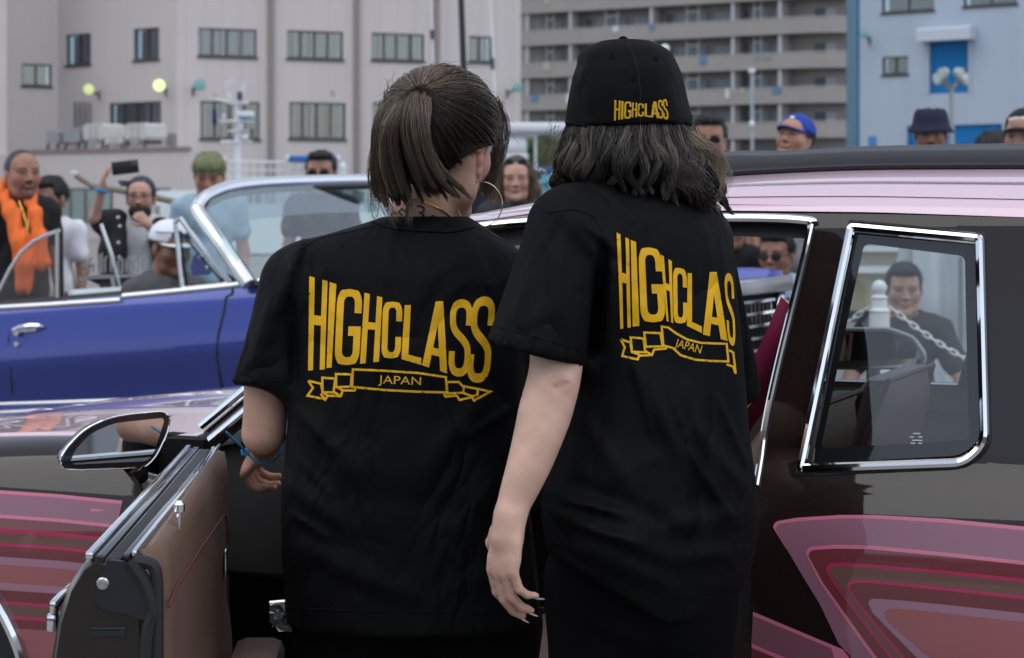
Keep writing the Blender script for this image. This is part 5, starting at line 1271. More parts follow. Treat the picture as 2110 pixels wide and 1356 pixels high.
# cabin
q = MB(); q.grid([[bc(t, w_, h) for t in np.linspace(-2.0, -.05, 10)] for w_, h in ((.085, .0), (.10, .022), (.15, .022), (.17, -.02), (.17, -.4))]); obj('door_top_pad', q, mat('black_vinyl', (.014, .014, .015), .5), blue)
for w0 in (.30, .95):
    rings = []
    for t in np.linspace(0, 1, 8):
        h = -.35 + .40*t; tt = -1.02 - .14*t; hw = .27*(1-.3*max(0, t-.7)**2*4); th = .09*(1-.3*t)*(1 if t < 1 else .4)
        rings.append([bc(tt + th*math.copysign(abs(math.cos(a))**.6, math.cos(a)), w0 + .28 + hw*math.copysign(abs(math.sin(a))**.5, math.sin(a)), h) for a in np.linspace(0, 2*math.pi, 24, endpoint=False)])
    q = MB(); q.loft(rings); obj('seat_back', q, bin_, blue, angle=50)
    q = MB(); q.bbox((-1.05, w0, -.42), (-.45, w0+.56, -.26), .05, Matrix.Translation(B0) @ M_b); obj('seat_cushion', q, bin_, blue)
q = MB(); q.bbox((-2.25, .2, -.40), (-1.95, 1.55, -.02), .06, Matrix.Translation(B0) @ M_b); obj('rear_seat', q, bin_, blue)
q = MB(); q.bbox((-.28, .12, -.30), (.20, 1.62, -.03), .05, Matrix.Translation(B0) @ M_b); obj('dashboard', q, mat('dash_blue', (.05, .08, .14), .45), blue)
q = MB(); C_ = bc(-.42, 1.22, .02); ax1 = (BUP*.93 + BF*.36).normalized()
q.tube([C_ + BB*.19*math.cos(a) + ax1*.19*math.sin(a) for a in np.linspace(0, 2*math.pi, 41)], .012, 8); q.tube([C_ - BB*.18, C_ + BB*.18], .009, 6); obj('steering_wheel', q, mat('wheel_grey', (.30, .34, .36), .35), blue)
q = MB(); q.box((-2.6, .1, -.66), (2.0, 1.64, -.60), Matrix.Translation(B0) @ M_b); obj('chassis', q, darkin, blue)
# boot deck, bonnet
q = MB(); q.grid([[bc(t, w_, -.015 - .05*((t+2.1)/-.8)**2 - .02*abs(w_-.87)**2) for w_ in np.linspace(.08, 1.66, 12)] for t in np.linspace(-2.92, -2.2, 8)]); obj('boot_lid', q, bpaint, blue, angle=60)
q = MB(); q.grid([[bc(t + .12*(1-((w_-.87)/.8)**2)*(1-t/2.1), w_, -.015*0 - .135*(t/2.03)**1.4 + .035*(1-((w_-.87)/.8)**2) - .002) for w_ in np.linspace(.078, 1.662, 16)] for t in np.linspace(.02, 1.98, 16)]); obj('bonnet', q, bpaint, blue, angle=60)
# front: header bar, grille, lamps, bumper
FT = 1.98
FMt = Matrix.Translation(B0) @ M_b
q = MB(); q.bbox((FT-.06, .03, -.225), (FT+.03, 1.71, -.150), .02, FMt); obj('front_header_trim', q, bright, blue)
q = MB(); q.box((FT-.05, .10, -.56), (FT-.03, 1.64, -.22), FMt); obj('grille_backing', q, darkin, blue)
gr = thing_part('grille', blue)
for i in range(6):
    h = -.255 - i*.055; q = MB(); q.bbox((FT-.02, .30, h-.006), (FT+.012, 1.44, h+.006), .003, FMt); obj('grille_bar', q, bchrome, gr)
for i in range(20):
    w_ = .32 + i*.058; q = MB(); q.box((FT-.022, w_-.003, -.54), (FT-.004, w_+.003, -.245), FMt); obj('grille_upright', q, bchrome, gr)
for w_ in (.17, 1.57):
    hl = thing_part('headlamp', blue)
    Mh = FMt @ Matrix.Translation((FT-.02, w_, -.345))
    q = MB(); q.lathe([(.075, -.02), (.105, -.02), (.112, .01), (.112, .03), (.098, .045), (.086, .035), (.084, .0)], (0, 0, 0), 28, 'X', Mh); obj('lamp_bezel', q, bchrome, hl)
    q = MB(); q.lathe([(.001, .04), (.05, .034), (.086, .012), (.086, -.02)], (0, 0, 0), 28, 'X', Mh); obj('lamp_lens', q, mat('lamp_lens', (.75, .74, .66), .12, spec=.7, coat=1.0), hl)
q = MB(); q.bbox((FT-.02, -.03, -.72), (FT+.16, 1.77, -.57), .05, FMt); obj('front_bumper', q, bchrome, blue)
for tc in (1.25, -1.78):
    for wi_ in (.10, 1.50):
        Mh = Matrix.Translation((bc(tc, wi_, 0).x, bc(tc, wi_, 0).y, .325)) @ M_b
        wr = thing_part('wheel', blue)
        q = MB(); q.lathe([(.19, .0), (.24, -.01), (.30, .005), (.32, .04), (.32, .15), (.30, .17), (.2, .17)], (0, 0, 0), 36, 'Y', Mh); obj('tyre', q, rubber, wr)
        q = MB(); q.lathe([(.001, .03), (.04, .02), (.05, .05), (.17, .05), (.195, .005), (.195, .16), (.001, .16)], (0, 0, 0), 30, 'Y', Mh); obj('rim', q, bchrome, wr)
# chrome club plaque standing on the rear seat: blackletter strokes on a rail
pl = thing('club_plaque', 'chrome blackletter club plaque propped up inside the blue convertible', 'plaque', Bp(235, 600, .75))
pY = Bp(235, 590, .75).y
def PP(x, y): return P(x, y, pY)
plm = mat('plaque_chrome', (.80, .84, .87), .16, metal=1.0)
q = MB(); q.prism([PP(x, y) for x, y in ((162, 571), (200, 566), (300, 564), (306, 560), (306, 570), (260, 574), (165, 579))], (0, .012, 0)); obj('plaque_rail', q, plm, pl, smooth=False)
def stroke(mb, pts, wd):
    o2 = band(pts, wd); n = len(o2)//2
    for i in range(n-1):
        a = [o2[i], o2[i+1], o2[2*n-2-i], o2[2*n-1-i]]; mb.prism([PP(x, y) for x, y in a], (0, .012, 0))
glyphs = [
    [[(172, 566), (172, 545), (178, 540)], [(172, 554), (180, 548)]], [[(184, 564), (184, 536), (190, 531)], [(184, 550), (192, 545), (192, 562)]],
    [[(203, 564), (203, 528), (209, 524), (209, 562)]], [[(216, 562), (216, 532), (221, 528)]],
    [[(228, 561), (228, 533), (234, 529), (236, 560)]], [[(245, 562), (243, 540), (247, 531), (252, 536), (252, 560), (247, 563)]],
    [[(260, 561), (260, 532)], [(260, 536), (266, 530), (269, 536), (269, 561)]], [[(281, 560), (275, 556), (275, 538), (281, 534)], [(283, 562), (283, 522), (288, 518)]],
    [[(297, 562), (291, 554), (291, 540), (297, 532), (303, 540), (303, 554), (297, 562)]]]
for gph in glyphs:
    q = MB()
    for s_ in gph: stroke(q, s_, 4.2)
    obj('plaque_letter', q, plm, pl, smooth=False)
q = MB(); q.tube([PP(232, 572), PP(236, 604)], .012, 8); q.tube([PP(208, 462), PP(228, 520), PP(248, 596)], .010, 8); obj('plaque_stand', q, bright, pl)
q = MB(); q.prism([PP(x, y) for x, y in ((180, 576), (285, 571), (262, 590), (262, 606), (210, 606), (205, 588))], (0, .02, 0)); obj('plaque_foot', q, blackg, pl, smooth=False)
# ------------------------------------------------------------------ people
SKIN = {}
def rot_zyx(yaw, pitch=0, roll=0):
    """yaw about z, then nod (pitch > 0 looks down), then tilt; face points to -y at zero"""
    return (Matrix.Rotation(yaw, 3, 'Z') @ Matrix.Rotation(pitch, 3, 'X') @ Matrix.Rotation(roll, 3, 'Y'))
def add_head(F, c, R, sc=1.0, fem=False, ears=True, neck=True, fw=1.0, jl=1.0, nl=1.0):
    def T(x, y, z): return Vector(c) + R @ Vector((x*sc*fw, y*sc, z*sc*(jl if z < -.04 else 1)))
    e = lambda p, r, k=.02, sub=False: F.ell(T(*p), [q*sc for q in r], R, k*sc, sub)
    cp = lambda a, b, ra, rb, k=.02: F.cap(T(*a), T(*b), ra*sc, rb*sc, k*sc)
    j = .88 if fem else 1.0
    e((0, .018, .030), (.076, .095, .086)); e((0, -.030, -.020), (.064*j, .062, .085), .03)
    e((0, -.050, .045), (.058, .042, .048), .03)
    for s in (-1, 1):
        cp((s*.056*j, .0, -.045), (s*.040*j, -.025, -.085), .020, .018, .03); cp((s*.040*j, -.025, -.085), (0, -.074, -.100), .018, .016, .03)
        e((s*.042*j, -.056, -.022), (.024, .024, .024), .03)
    e((0, -.080, -.098), (.020, .016, .016), .015)
    cp((-.038, -.077, .024), (.038, -.077, .024), .012, .012, .020)
    for s in (-1, 1):
        e((s*.032, -.107, .004), (.020, .018, .010), .012, True)
        e((s*.032, -.079, .003), (.0135, .0135, .0125), .004)
    cp((0, -.092, .014), (0, -.092-.013*nl, -.026), .0075, .0112, .012)
    for s in (-1, 1): e((s*.012, -.099, -.031), (.009, .010, .008), .006)
    cp((-.018, -.093, -.0565), (.018, -.093, -.0565), .007, .007, .008); cp((-.015, -.092, -.068), (.015, -.092, -.068), .0075, .0075, .006)
    cp((-.022, -.105, -.062), (.022, -.105, -.062), .0016, .0016, .003) if False else None
    if ears:
        for s in (-1, 1): e((s*.079, .014, -.006), (.009, .020, .033), .006)
    if neck: cp((0, .022, -.06), (0, .034, -.175), .054 if not fem else .047, .056 if not fem else .049, .03)
def head_colors(me, c, R, sc, skin, lips, brow, stub=None, stubble=0.0, sd=0):
    """per-vertex skin, lip, brow, eye and beard colours on the one body mesh"""
    n = len(me.vertices); co = np.empty(n*3, np.float32); me.vertices.foreach_get('co', co); co = co.reshape(-1, 3)
    L = (co - np.array(c)) @ np.array(R) / sc
    rs = random.Random(sd); ew, eo, bz, bt, mw, mz = rs.uniform(.90, 1.05), rs.uniform(.50, .80), rs.uniform(-.002, .004), rs.uniform(.7, 1.15), rs.uniform(.88, 1.12), rs.uniform(-.003, .003)
    L[:, 2] -= np.where(L[:, 2] < -.04, mz, 0)
    col = np.tile(np.array([*skin, 1], np.float32), (n, 1)); mt = .10*np.sin(L[:, 0]*61+sd) * np.sin(L[:, 2]*73+1) + .05*np.sin(L[:, 0]*190)*np.sin(L[:, 2]*170+sd); col[:, :3] *= (1+mt[:, None]*.8)
    col[:, 1:3] *= (1 - .22*np.clip(1-np.hypot(np.abs(L[:, 0])-.042, L[:, 2]+.03)/.03, 0, 1)[:, None])
    x, y, z = np.abs(L[:, 0]), L[:, 1], L[:, 2]; inh = (np.abs(L).max(1) < .14)
    def blend(m, cc): col[:, :3] = col[:, :3]*(1-m[:, None]) + np.array(cc)[None]*m[:, None]
    sm = lambda d, w_: np.clip(1-d/w_, 0, 1)
    f = inh & (y < -.05)
    if stub:
        z0 = sm(np.maximum(0, np.hypot(L[:, 0]/.036, (z+.075)/.036)-1), .25)*f; blend(z0*stubble, stub)
    blend(sm(np.maximum(0, np.hypot(x/.034, (z+.015)/.05)-1), .6)*f*.12, (skin[0]*1.05, skin[1]*.72, skin[2]*.66))
    lp = sm(np.maximum(0, np.hypot(L[:, 0]/(.022*mw), (z+.062)/.0105)-1), .5)*f*(y < -.080); blend(lp*.50, lips)
    blend(sm(np.maximum(0, np.hypot(L[:, 0]/(.021*mw), (z+.0625+.25*np.abs(L[:, 0])**1.3)/.0020)-1), .8)*f*(y < -.076)*.7, (lips[0]*.25, lips[1]*.2, lips[2]*.2))
    br = sm(np.maximum(0, np.hypot((x-.032)/.019, (z-.0245-bz+.10*np.abs(x-.03))/(.0042*bt))-1), .8)*f; blend(br*.62, brow)
    ey = sm(np.maximum(0, np.hypot((x-.032)/(.0140*ew), (z-.004)/(.0052*eo))-1), .5)*f; blend(ey*.7, (.30, .23, .20))
    ir = sm(np.maximum(0, np.hypot((x-.032)/.0062, (z-.004)/(.0062*eo))-1), .4)*f; blend(ir, (.012, .008, .006))
    li = sm(np.maximum(0, np.hypot((x-.032)/.0160, (z-.004-.0056*eo)/.0024)-1), .8)*f; blend(li*.75, (.02, .012, .010))
    no = sm(np.maximum(0, np.hypot((x-.008)/.005, (z+.036)/.0025)-1), .8)*f; blend(no*.6, (skin[0]*.25, skin[1]*.15, skin[2]*.12))
    at = me.color_attributes.new('Col', 'FLOAT_COLOR', 'POINT'); at.data.foreach_set('color', col.ravel())
def skin_mat(name='skin'):
    return mat(name, (.4, .25, .18), .48, attr='Col', sss=.12, var=.07, vscale=60, bump=.08, bscale=500)
def fingers(F, wrist, d, nrm, sc=1.0, curl=(.4, .5, .55, .6), thumb=.5, k=.006, spread=.10, side=1, knuck=None):
    """palm, four unequal jointed fingers, and a thumb from the side of the palm. d along the hand, nrm out of the back of the hand"""
    d = Vector(d).normalized(); nrm = Vector(nrm); nrm = (nrm - d*nrm.dot(d)).normalized(); b = d.cross(nrm) * side   # b towards the thumb
    W = Vector(wrist)
    F.ell(W + d*.045*sc, (.040*sc, .016*sc, .050*sc), Matrix((b, nrm, d)).transposed(), .012*sc)
    F.cap(W - d*.012*sc, W + d*.02*sc, .025*sc, .028*sc, .014*sc)
    tips = []
    lens = ((.042, .026, .021), (.046, .030, .023), (.043, .028, .022), (.034, .021, .019))
    for i, off in enumerate((.030, .010, -.010, -.029)):
        base = W + d*(.086 - .004*abs(i-1)**1.5)*sc + b*off*sc; a = spread*(1.2-i*.8); dir_ = (d + b*a*.35).normalized(); p = base - d*.02*sc
        r = (.0090, .0092, .0088, .0078)[i]*sc; ang = 0.0
        F.cap(p, base, r*1.25, r*1.12, k*sc); p = base
        for q in range(3):
            ang += curl[i]*(1.0, 1.15, .8)[q]
            dd = (dir_*math.cos(ang) - nrm*math.sin(ang)).normalized(); e = p + dd*lens[i][q]*sc
            F.cap(p, e, r*(1.08-.08*q), r*(1.0-.10*q), k*.5*sc); p = e
        tips.append((p, dd))
    tb = W + d*.018*sc + b*.026*sc; t1 = tb + (d*.6 + b*.75 - nrm*thumb*.6).normalized()*.040*sc; t2 = t1 + (d*.85 + b*.25 - nrm*thumb).normalized()*.032*sc; t3 = t2 + (d*.9 - b*.1 - nrm*thumb*.9).normalized()*.024*sc
    F.cap(tb, t1, .015*sc, .0115*sc, .01*sc); F.cap(t1, t2, .0112*sc, .010*sc, k*sc); F.cap(t2, t3, .010*sc, .008*sc, k*sc)
    return tips

def person(label, head_px, Y, yaw=0., hpx=90, skin=(.42, .25, .17), hair=('short', (.008, .007, .007)), shirt=(.02, .02, .022), pants=(.02, .022, .03),
           nod=0., tilt=0., hyaw=None, stub=None, stubble=0., glasses=None, fem=False, pose=None, group='onlookers around the cars', lips=None, hat=None, mask=False, sleeve=.55, shirt_name='tshirt', fine_hands=(), seat=None, shoulder_w=1.0, after=None):
    hc = P(head_px[0], head_px[1], Y); sc = hpx*Y/FPX/.235
    hyaw = yaw if hyaw is None else hyaw
    Rh = rot_zyx(hyaw, nod, tilt); Rb = Matrix.Rotation(yaw, 3, 'Z')
    hs_ = hc.z/1.585 if seat is None else seat           # body scale
    neck_off = Rb @ Vector((0, .03, 0))
    base = Vector((hc.x, hc.y, 0)) + neck_off
    zg = 0.0 if seat is None else hc.z - 1.585*seat
    def J(x, y, z): return base + Rb @ Vector((x*hs_, y*hs_, 0)) + Vector((0, 0, z*hs_ + zg))
    jt = dict(neck=(0, .0, 1.44), chest=(0, .01, 1.25), belly=(0, .005, 1.05), pelvis=(0, .01, .93))
    sw_ = .178*shoulder_w
    for s, n_ in ((-1, 'r'), (1, 'l')):
        jt.update({'sh_'+n_: (s*sw_, .01, 1.375), 'el_'+n_: (s*(sw_+.045), .03, 1.09), 'wr_'+n_: (s*(sw_+.05), -.04, .85), 'hip_'+n_: (s*.085, .01, .90), 'kn_'+n_: (s*.095, -.01, .49), 'an_'+n_: (s*.10, .02, .09)})
    if pose: jt.update({k: v for k, v in pose.items() if len(v) == 3 and not isinstance(v, Vector)})
    W = {k: J(*v) for k, v in jt.items()}
    if pose:
        for k, v in pose.items():
            if isinstance(v, Vector): W[k] = v
    root = thing('person', label, 'person', (base.x, base.y, max(0, zg)), group)
    pts = list(W.values()); 
    lo = Vector([min(p[i] for p in pts) - .20 for i in range(3)]); hi = Vector([max(p[i] for p in pts) + .20 for i in range(3)])
    lo.z = min(lo.z, zg) - .02; hi.z = max(hi.z, hc.z + .20)
    for i in (0, 1): lo[i] = min(lo[i], hc[i]-.2); hi[i] = max(hi[i], hc[i]+.2)
    fz = [[(hc[i]-.135*sc, hc[i]+.135*sc, .0045)] for i in range(3)]
    for s in fine_hands:
        for i in range(3): fz[i].append((W['wr_'+s][i]-.13, W['wr_'+s][i]+.13, .006))
    F = Field(*[axis(lo[i], hi[i], .017, fz[i]) for i in range(3)])
    g = hs_
    def torso(F, inf, k=.05):
        q = inf
        F.ell((W['chest']+W['neck'])*.5 + Vector((0, 0, -.035*g)), (.165*g*shoulder_w+q, .105*g+q, .17*g+q), Rb, k); F.ell(W['belly'], (.150*g+q, .105*g+q, .17*g+q), Rb, k); F.ell(W['pelvis'], (.160*g+q, .115*g+q, .12*g+q), Rb, k)
        for s in ('r', 'l'):
            F.cap(W['neck'] + Vector((0, 0, -.03*g)), W['sh_'+s], .052*g+q, .055*g+q, k)
    torso(F, -.008)
    for s in ('r', 'l'):
        F.chain([W['sh_'+s], W['el_'+s]], [.047*g, .040*g], .03); F.chain([W['el_'+s], W['wr_'+s]], [.040*g, .027*g], .02)
        if s in fine_hands and pose.get('hand_'+s): 
            hd_ = pose['hand_'+s]; fingers(F, W['wr_'+s], hd_[0], hd_[1], 1.0*g, hd_[2], side=hd_[3])
        else:
            dv = (W['wr_'+s]-W['el_'+s]).normalized(); F.cap(W['wr_'+s], W['wr_'+s]+dv*.10*g, .034*g, .026*g, .02)
        F.chain([W['hip_'+s], W['kn_'+s], W['an_'+s]], [.075*g, .052*g, .037*g], .03)
    F.chain([W['neck'] + Vector((0, 0, -.04*g)), hc + Rh @ Vector((0, .028*sc, -.10*sc))], [.062*g, .054*g], .03)
    rsf = random.Random(label); add_head(F, hc, Rh, sc, fem, fw=rsf.uniform(.93, 1.05), jl=rsf.uniform(.93, 1.05), nl=rsf.uniform(.75, 1.1))
    bd = obj('body', F.mesh(), skin_mat(), root, recalc=False, angle=180)
    head_colors(bd.data, hc, np.array(Rh), sc, skin, lips or (skin[0]*.85, skin[1]*.45, skin[2]*.42), hair[1] if max(hair[1]) < .1 else (.05, .035, .02), stub, stubble, sum(map(ord, label)))
    # clothing
    S = Field(*[axis(lo[i], hi[i], .016) for i in range(3)]); torso(S, .012)
    for s in ('r', 'l'):
        e = W['sh_'+s].lerp(W['el_'+s], sleeve); S.cap(W['sh_'+s], e, .066*g, .068*g, .03)
        if sleeve > .9: S.cap(W['el_'+s], W['el_'+s].lerp(W['wr_'+s], .85), .060*g, .048*g, .03)
    S.cut((0, 0, W['pelvis'].z-.09*g), (0, 0, -1))
    S.cap(W['neck'] + Vector((0, 0, .0)), hc, .066*g, .075*g, .015, True)
    rs_ = random.Random(label)
    a0 = rs_.uniform(0, 6); S.warp(lambda X, Y_, Z: .006*np.sin(38*(X-hc.x) + 21*(Z) + a0 + 2*np.sin(9*Z)) * np.sin(17*Z + 9*(Y_-hc.y)) + .003*np.sin(70*(X-hc.x) - 46*Z + a0))
    sh = obj(shirt_name, S.mesh(), mat('cloth_%02d%02d%02d' % tuple(int(q*99) for q in shirt), shirt, .85, var=.10, vscale=9, bump=.25, bscale=260), root, recalc=False, angle=180)
    T = Field(*[axis(lo[i], hi[i], .018) for i in range(3)])
    T.ell(W['pelvis'], (.166*g, .122*g, .12*g), Rb, .04)
    for s in ('r', 'l'): T.chain([W['hip_'+s], W['kn_'+s], W['an_'+s]], [.092*g, .072*g, .062*g], .04)
    T.cut((0, 0, W['pelvis'].z+.06*g), (0, 0, 1)); obj('trousers', T.mesh(), mat('trouser_%02d%02d%02d' % tuple(int(q*99) for q in pants), pants, .85, var=.1, bump=.2, bscale=200), root, recalc=False, angle=180)
    for s in ('r', 'l'):
        q = MB(); q.ell(W['an_'+s] + Rb @ Vector((0, -.055*g, -.045*g)), (.045*g, .125*g, .045*g), Rb); obj('shoe', q, mat('shoe', (.03, .03, .03), .6), root)
    # hair
    def H(x, y, z): return hc + Rh @ Vector((x*sc, y*sc, z*sc))
    st, hcol = hair
    if st:
        hx = [axis(hc[i]-.20*sc, hc[i]+.20*sc, .0055) for i in range(3)]
        if st == 'long': hx[2] = axis(hc.z-.36*sc, hc.z+.16*sc, .0065)
        A = Field(*hx); e = lambda p, r, k=.015, sub=False: A.ell(H(*p), [q*sc for q in r], Rh, k*sc, sub)
        if st == 'buzz':
            e((0, .020, .033), (.0805, .0985, .090)); e((0, -.098, -.050), (.082, .078, .100), .01, True); e((0, .02, -.09), (.12, .12, .075), .01, True)
        elif st == 'short':
            e((0, .022, .040), (.084, .101, .092)); e((0, -.055, .095), (.062, .045, .030), .02); e((0, -.098, -.050), (.082, .082, .112), .01, True); e((0, .03, -.105), (.13, .13, .080), .02, True)
            for s in (-1, 1): e((s*.083, .012, -.02), (.014, .026, .038), .008, True)
        elif st == 'bowl':
            e((0, .018, .040), (.088, .106, .092)); e((0, -.045, .070), (.080, .060, .050), .03); e((0, -.105, -.058), (.085, .075, .105), .01, True); e((0, .03, -.12), (.13, .13, .085), .02, True)
        elif st == 'long':
            e((0, .025, .040), (.088, .104, .094))
            for s in (-1, 1):
                A.chain([H(s*.075, .015, .03), H(s*.092, .02, -.06), H(s*.098, .01, -.15), H(s*.085, -.02, -.24)], [.034*sc, .036*sc, .036*sc, .022*sc], .03)
            A.chain([H(0, .07, 0), H(0, .085, -.2)], [.06*sc, .06*sc], .04)
            e((0, -.085, -.040), (.058, .090, .100), .012, True); e((0, -.02, -.14), (.045, .07, .09), .012, True)
        Rm = np.array(Rh)
        def hn(X, Y_, Z):
            lx = (X-hc.x)*Rm[0, 0] + (Y_-hc.y)*Rm[1, 0] + (Z-hc.z)*Rm[2, 0]; lz = (X-hc.x)*Rm[0, 2] + (Y_-hc.y)*Rm[1, 2] + (Z-hc.z)*Rm[2, 2]; ly = (X-hc.x)*Rm[0, 1] + (Y_-hc.y)*Rm[1, 1] + (Z-hc.z)*Rm[2, 1]
            a_ = np.arctan2(lx, ly); am = .0006 if st == 'buzz' else .0028
            return am*np.sin(a_*23 + 40*lz) + am*.8*np.sin(a_*41 - 60*lz + 2*np.sin(30*lx))
        A.warp(hn)
        if hat: A.cut(H(0, 0, .030), Rh @ Vector((0, .12, 1)))
        hm = mat('hair_%03d%03d%03d' % tuple(int(q*999) for q in hcol), hcol, .42, var=.45, vscale=70, bump=.6, bscale=240, stretch=(1, 1, .25))
        hmb = A.mesh(); ho = obj('hair', hmb, hm, root, recalc=False, angle=180)
        if st != 'buzz':
            vv = np.array(hmb.v); nn_ = np.empty(len(vv)*3, np.float32); ho.data.vertices.foreach_get('normal', nn_); nn_ = nn_.reshape(-1, 3); rg_ = np.random.default_rng(sum(map(ord, label)))
            nS = 1500 if st == 'long' else 1100; ii = rg_.integers(0, len(vv), nS); R0 = vv[ii]; N0 = nn_[ii]; cr_ = np.array(H(0, .03, .13)); fd = R0-cr_; fd -= N0*(fd*N0).sum(1, keepdims=True); fd /= np.linalg.norm(fd, axis=1, keepdims=True)+1e-6
            if st == 'long': fd = fd*.4 + np.array((0, 0, -1.0))
            lnS = (rg_.uniform(.02, .07, nS) if st == 'long' else rg_.uniform(.010, .030, nS))[:, None, None]*sc; tS = np.linspace(0, 1, 5)[None, :, None]
            jd = rg_.normal(0, .28, (nS, 1, 3)); pS = R0[:, None] - N0[:, None]*.003 + (fd[:, None] + jd)*tS*lnS + N0[:, None]*lnS*(.34*tS - .22*tS**2)
            strands('hair_strands', pS, .0011*sc, .0005*sc, np.array(hcol)[None]*rg_.uniform(.5, 1.9, (nS, 1)), mat('hair_strands', (.1, .08, .06), .38, attr='Col', spec=.6), root)
    if glasses:
        gl = thing_part('glasses', root); dark = glasses == 'dark'
        q = MB()
        for s in (-1, 1):
            ring = [H(s*.033 + .025*math.cos(a)*(1.0), -.106 + .010*abs(math.cos(a)*.5+s*.5)*0 , .0 + (.019 if dark else .021)*math.sin(a)) for a in np.linspace(0, 2*math.pi, 20, endpoint=False)]
            if dark: q.prism(ring, Rh @ Vector((0, .003, 0)))
            else: q.tube(ring + ring[:1], .0016*sc, 6)
            q.tube([H(s*.058, -.104, .006), H(s*.080, -.05, .006), H(s*.083, .012, .004)], .0022*sc, 6)
        q.tube([H(-.009, -.109, .004), H(.009, -.109, .004)], .0022*sc, 6)
        obj('glasses_frame', q, mat('dark_lens', (.012, .010, .012), .12, coat=.5) if dark else mat('wire_frame', (.03, .025, .03), .3), gl)
    if mask:
        q = Field(*[axis(hc[i]-.16*sc, hc[i]+.16*sc, .005) for i in range(3)])
        q.ell(H(0, -.045, -.078), (.066*sc, .066*sc, .046*sc), Rh, .01); q.cut(H(0, -.06, -.050), Rh @ Vector((0, .25, 1))); q.cut(H(0, -.0, 0), Rh @ Vector((0, 1, 0)))
        obj('face_mask', q.mesh(), mat('black_mask', (.012, .012, .013), .8), root, recalc=False, angle=180)
    if hat: hat(root, H, Rh, sc, hc)
    if after: after(root, H, Rh, sc, hc)
    return root, H, Rh, sc, hc, W

def cap_hat(col, brim_yaw=0.0, logo=None, brim_col=None, high=1.0):
    def f(root, H, Rh, sc, hc):
        cp = thing_part('cap', root); m_ = mat('capcloth_%02d%02d%02d' % tuple(int(q*99) for q in col), col, .8, bump=.2, bscale=300, var=.08)
        A = Field(*[axis(hc[i]-.17*sc, hc[i]+.17*sc, .005) for i in range(3)])
        A.ell(H(0, .020, .045), (.091*sc, .108*sc, .088*high*sc), Rh, .01); A.cut(H(0, -.03, .038), Rh @ Vector((0, -.05, -1)))
        obj('cap_crown', A.mesh(), m_, cp, recalc=False, angle=180)
        R2 = Rh @ Matrix.Rotation(brim_yaw, 3, 'Z'); q = MB(); rows = []
        for i, r in enumerate(np.linspace(0, 1, 6)):
            rows.append([hc + R2 @ (Vector((.086*math.sin(a)*(1-.04*r), .02 - .100*math.cos(a) - .065*r*max(0, math.cos(a))**.7, .046 - .010*r - .016*math.sin(a)**2*(1-.2*r)))*sc) for a in np.linspace(-1.25, 1.25, 15)])
        q.grid(rows); obj('cap_brim', q, mat('capbrim_%02d%02d%02d' % tuple(int(v*99) for v in (brim_col or col)), brim_col or col, .8), cp, solid=.006)
        q = MB(); q.ell(H(0, .02, .046+.088*high), (.008*sc, .008*sc, .004*sc)); obj('cap_button', q, m_, cp)
        if logo:
            q = MB()
            for (x, z, w_, h_) in logo[1]:
                zz = z; yy = .020 - .108*math.sqrt(max(0.02, 1-(x/.091)**2-((zz-.045)/(.088*high))**2)) - .002
                pts = []
                for dx, dz in ((-1, -1), (1, -1), (1, 1), (-1, 1)):
                    X_, Z_ = x+dx*w_/2, zz+dz*h_/2; pts.append(hc + R2 @ (Vector((X_, .020 - .108*math.sqrt(max(.02, 1-(X_/.091)**2-((Z_-.045)/(.088*high))**2)) - .0025, Z_))*sc))
                q.prism(pts, R2 @ Vector((0, .002, 0)))
            obj('cap_badge', q, mat('badge_white', (.75, .75, .75), .7), cp, smooth=False)
    return f
def bucket_hat(col):
    def f(root, H, Rh, sc, hc):
        m_ = mat('bucketcloth', col, .85, bump=.3, bscale=260, var=.12)
        q = MB(); rings = []
        for r, z, o in ((.134, .018, 0), (.126, .034, 0), (.108, .060, 0), (.104, .080, 0), (.096, .120, .004), (.082, .142, .006), (.03, .148, .008)):
            rings.append([H(r*.95*math.cos(a) , .018 + r*1.12*math.sin(a), z + .004*math.sin(3*a+r*40)) for a in np.linspace(0, 2*math.pi, 36, endpoint=False)])
        q.loft(rings, True, False, True); obj('bucket_hat', q, m_, root, solid=.004, angle=60)
    return f
def bandana(root, H, Rh, sc, hc):
    A = Field(*[axis(hc[i]-.18*sc, hc[i]+.18*sc, .005) for i in range(3)])
    A.ell(H(0, .020, .042), (.086*sc, .104*sc, .093*sc), Rh, .01); A.cut(H(0, -.08, .045), Rh @ Vector((0, -.55, -1)))
    A.chain([H(-.06, -.02, .085), H(-.12, -.01, .095)], [.018*sc, .010*sc], .01); A.chain([H(-.06, -.02, .085), H(-.11, -.02, .075)], [.014*sc, .008*sc], .01)
    m_ = mat('bandana_cloth', (.016, .018, .030), .8); N, L = m_.node_tree.nodes, m_.node_tree.links
    if not N.get('paisley'):
        v = N.new('ShaderNodeTexVoronoi'); v.name = 'paisley'; v.feature = 'DISTANCE_TO_EDGE'; v.inputs['Scale'].default_value = 42; tc = N.new('ShaderNodeTexCoord'); L.new(tc.outputs['Object'], v.inputs['Vector'])
        r = N.new('ShaderNodeValToRGB'); r.color_ramp.elements[0].position = .015; r.color_ramp.elements[0].color = (.12, .13, .17, 1); r.color_ramp.elements[1].position = .10; r.color_ramp.elements[1].color = (.014, .016, .026, 1)
        L.new(v.outputs[0], r.inputs[0]); L.new(r.outputs[0], N['Principled BSDF'].inputs['Base Color'])
    obj('bandana', A.mesh(), m_, root, recalc=False, angle=180)

BLK = (.008, .007, .007)
GRP = 'onlookers around the cars'
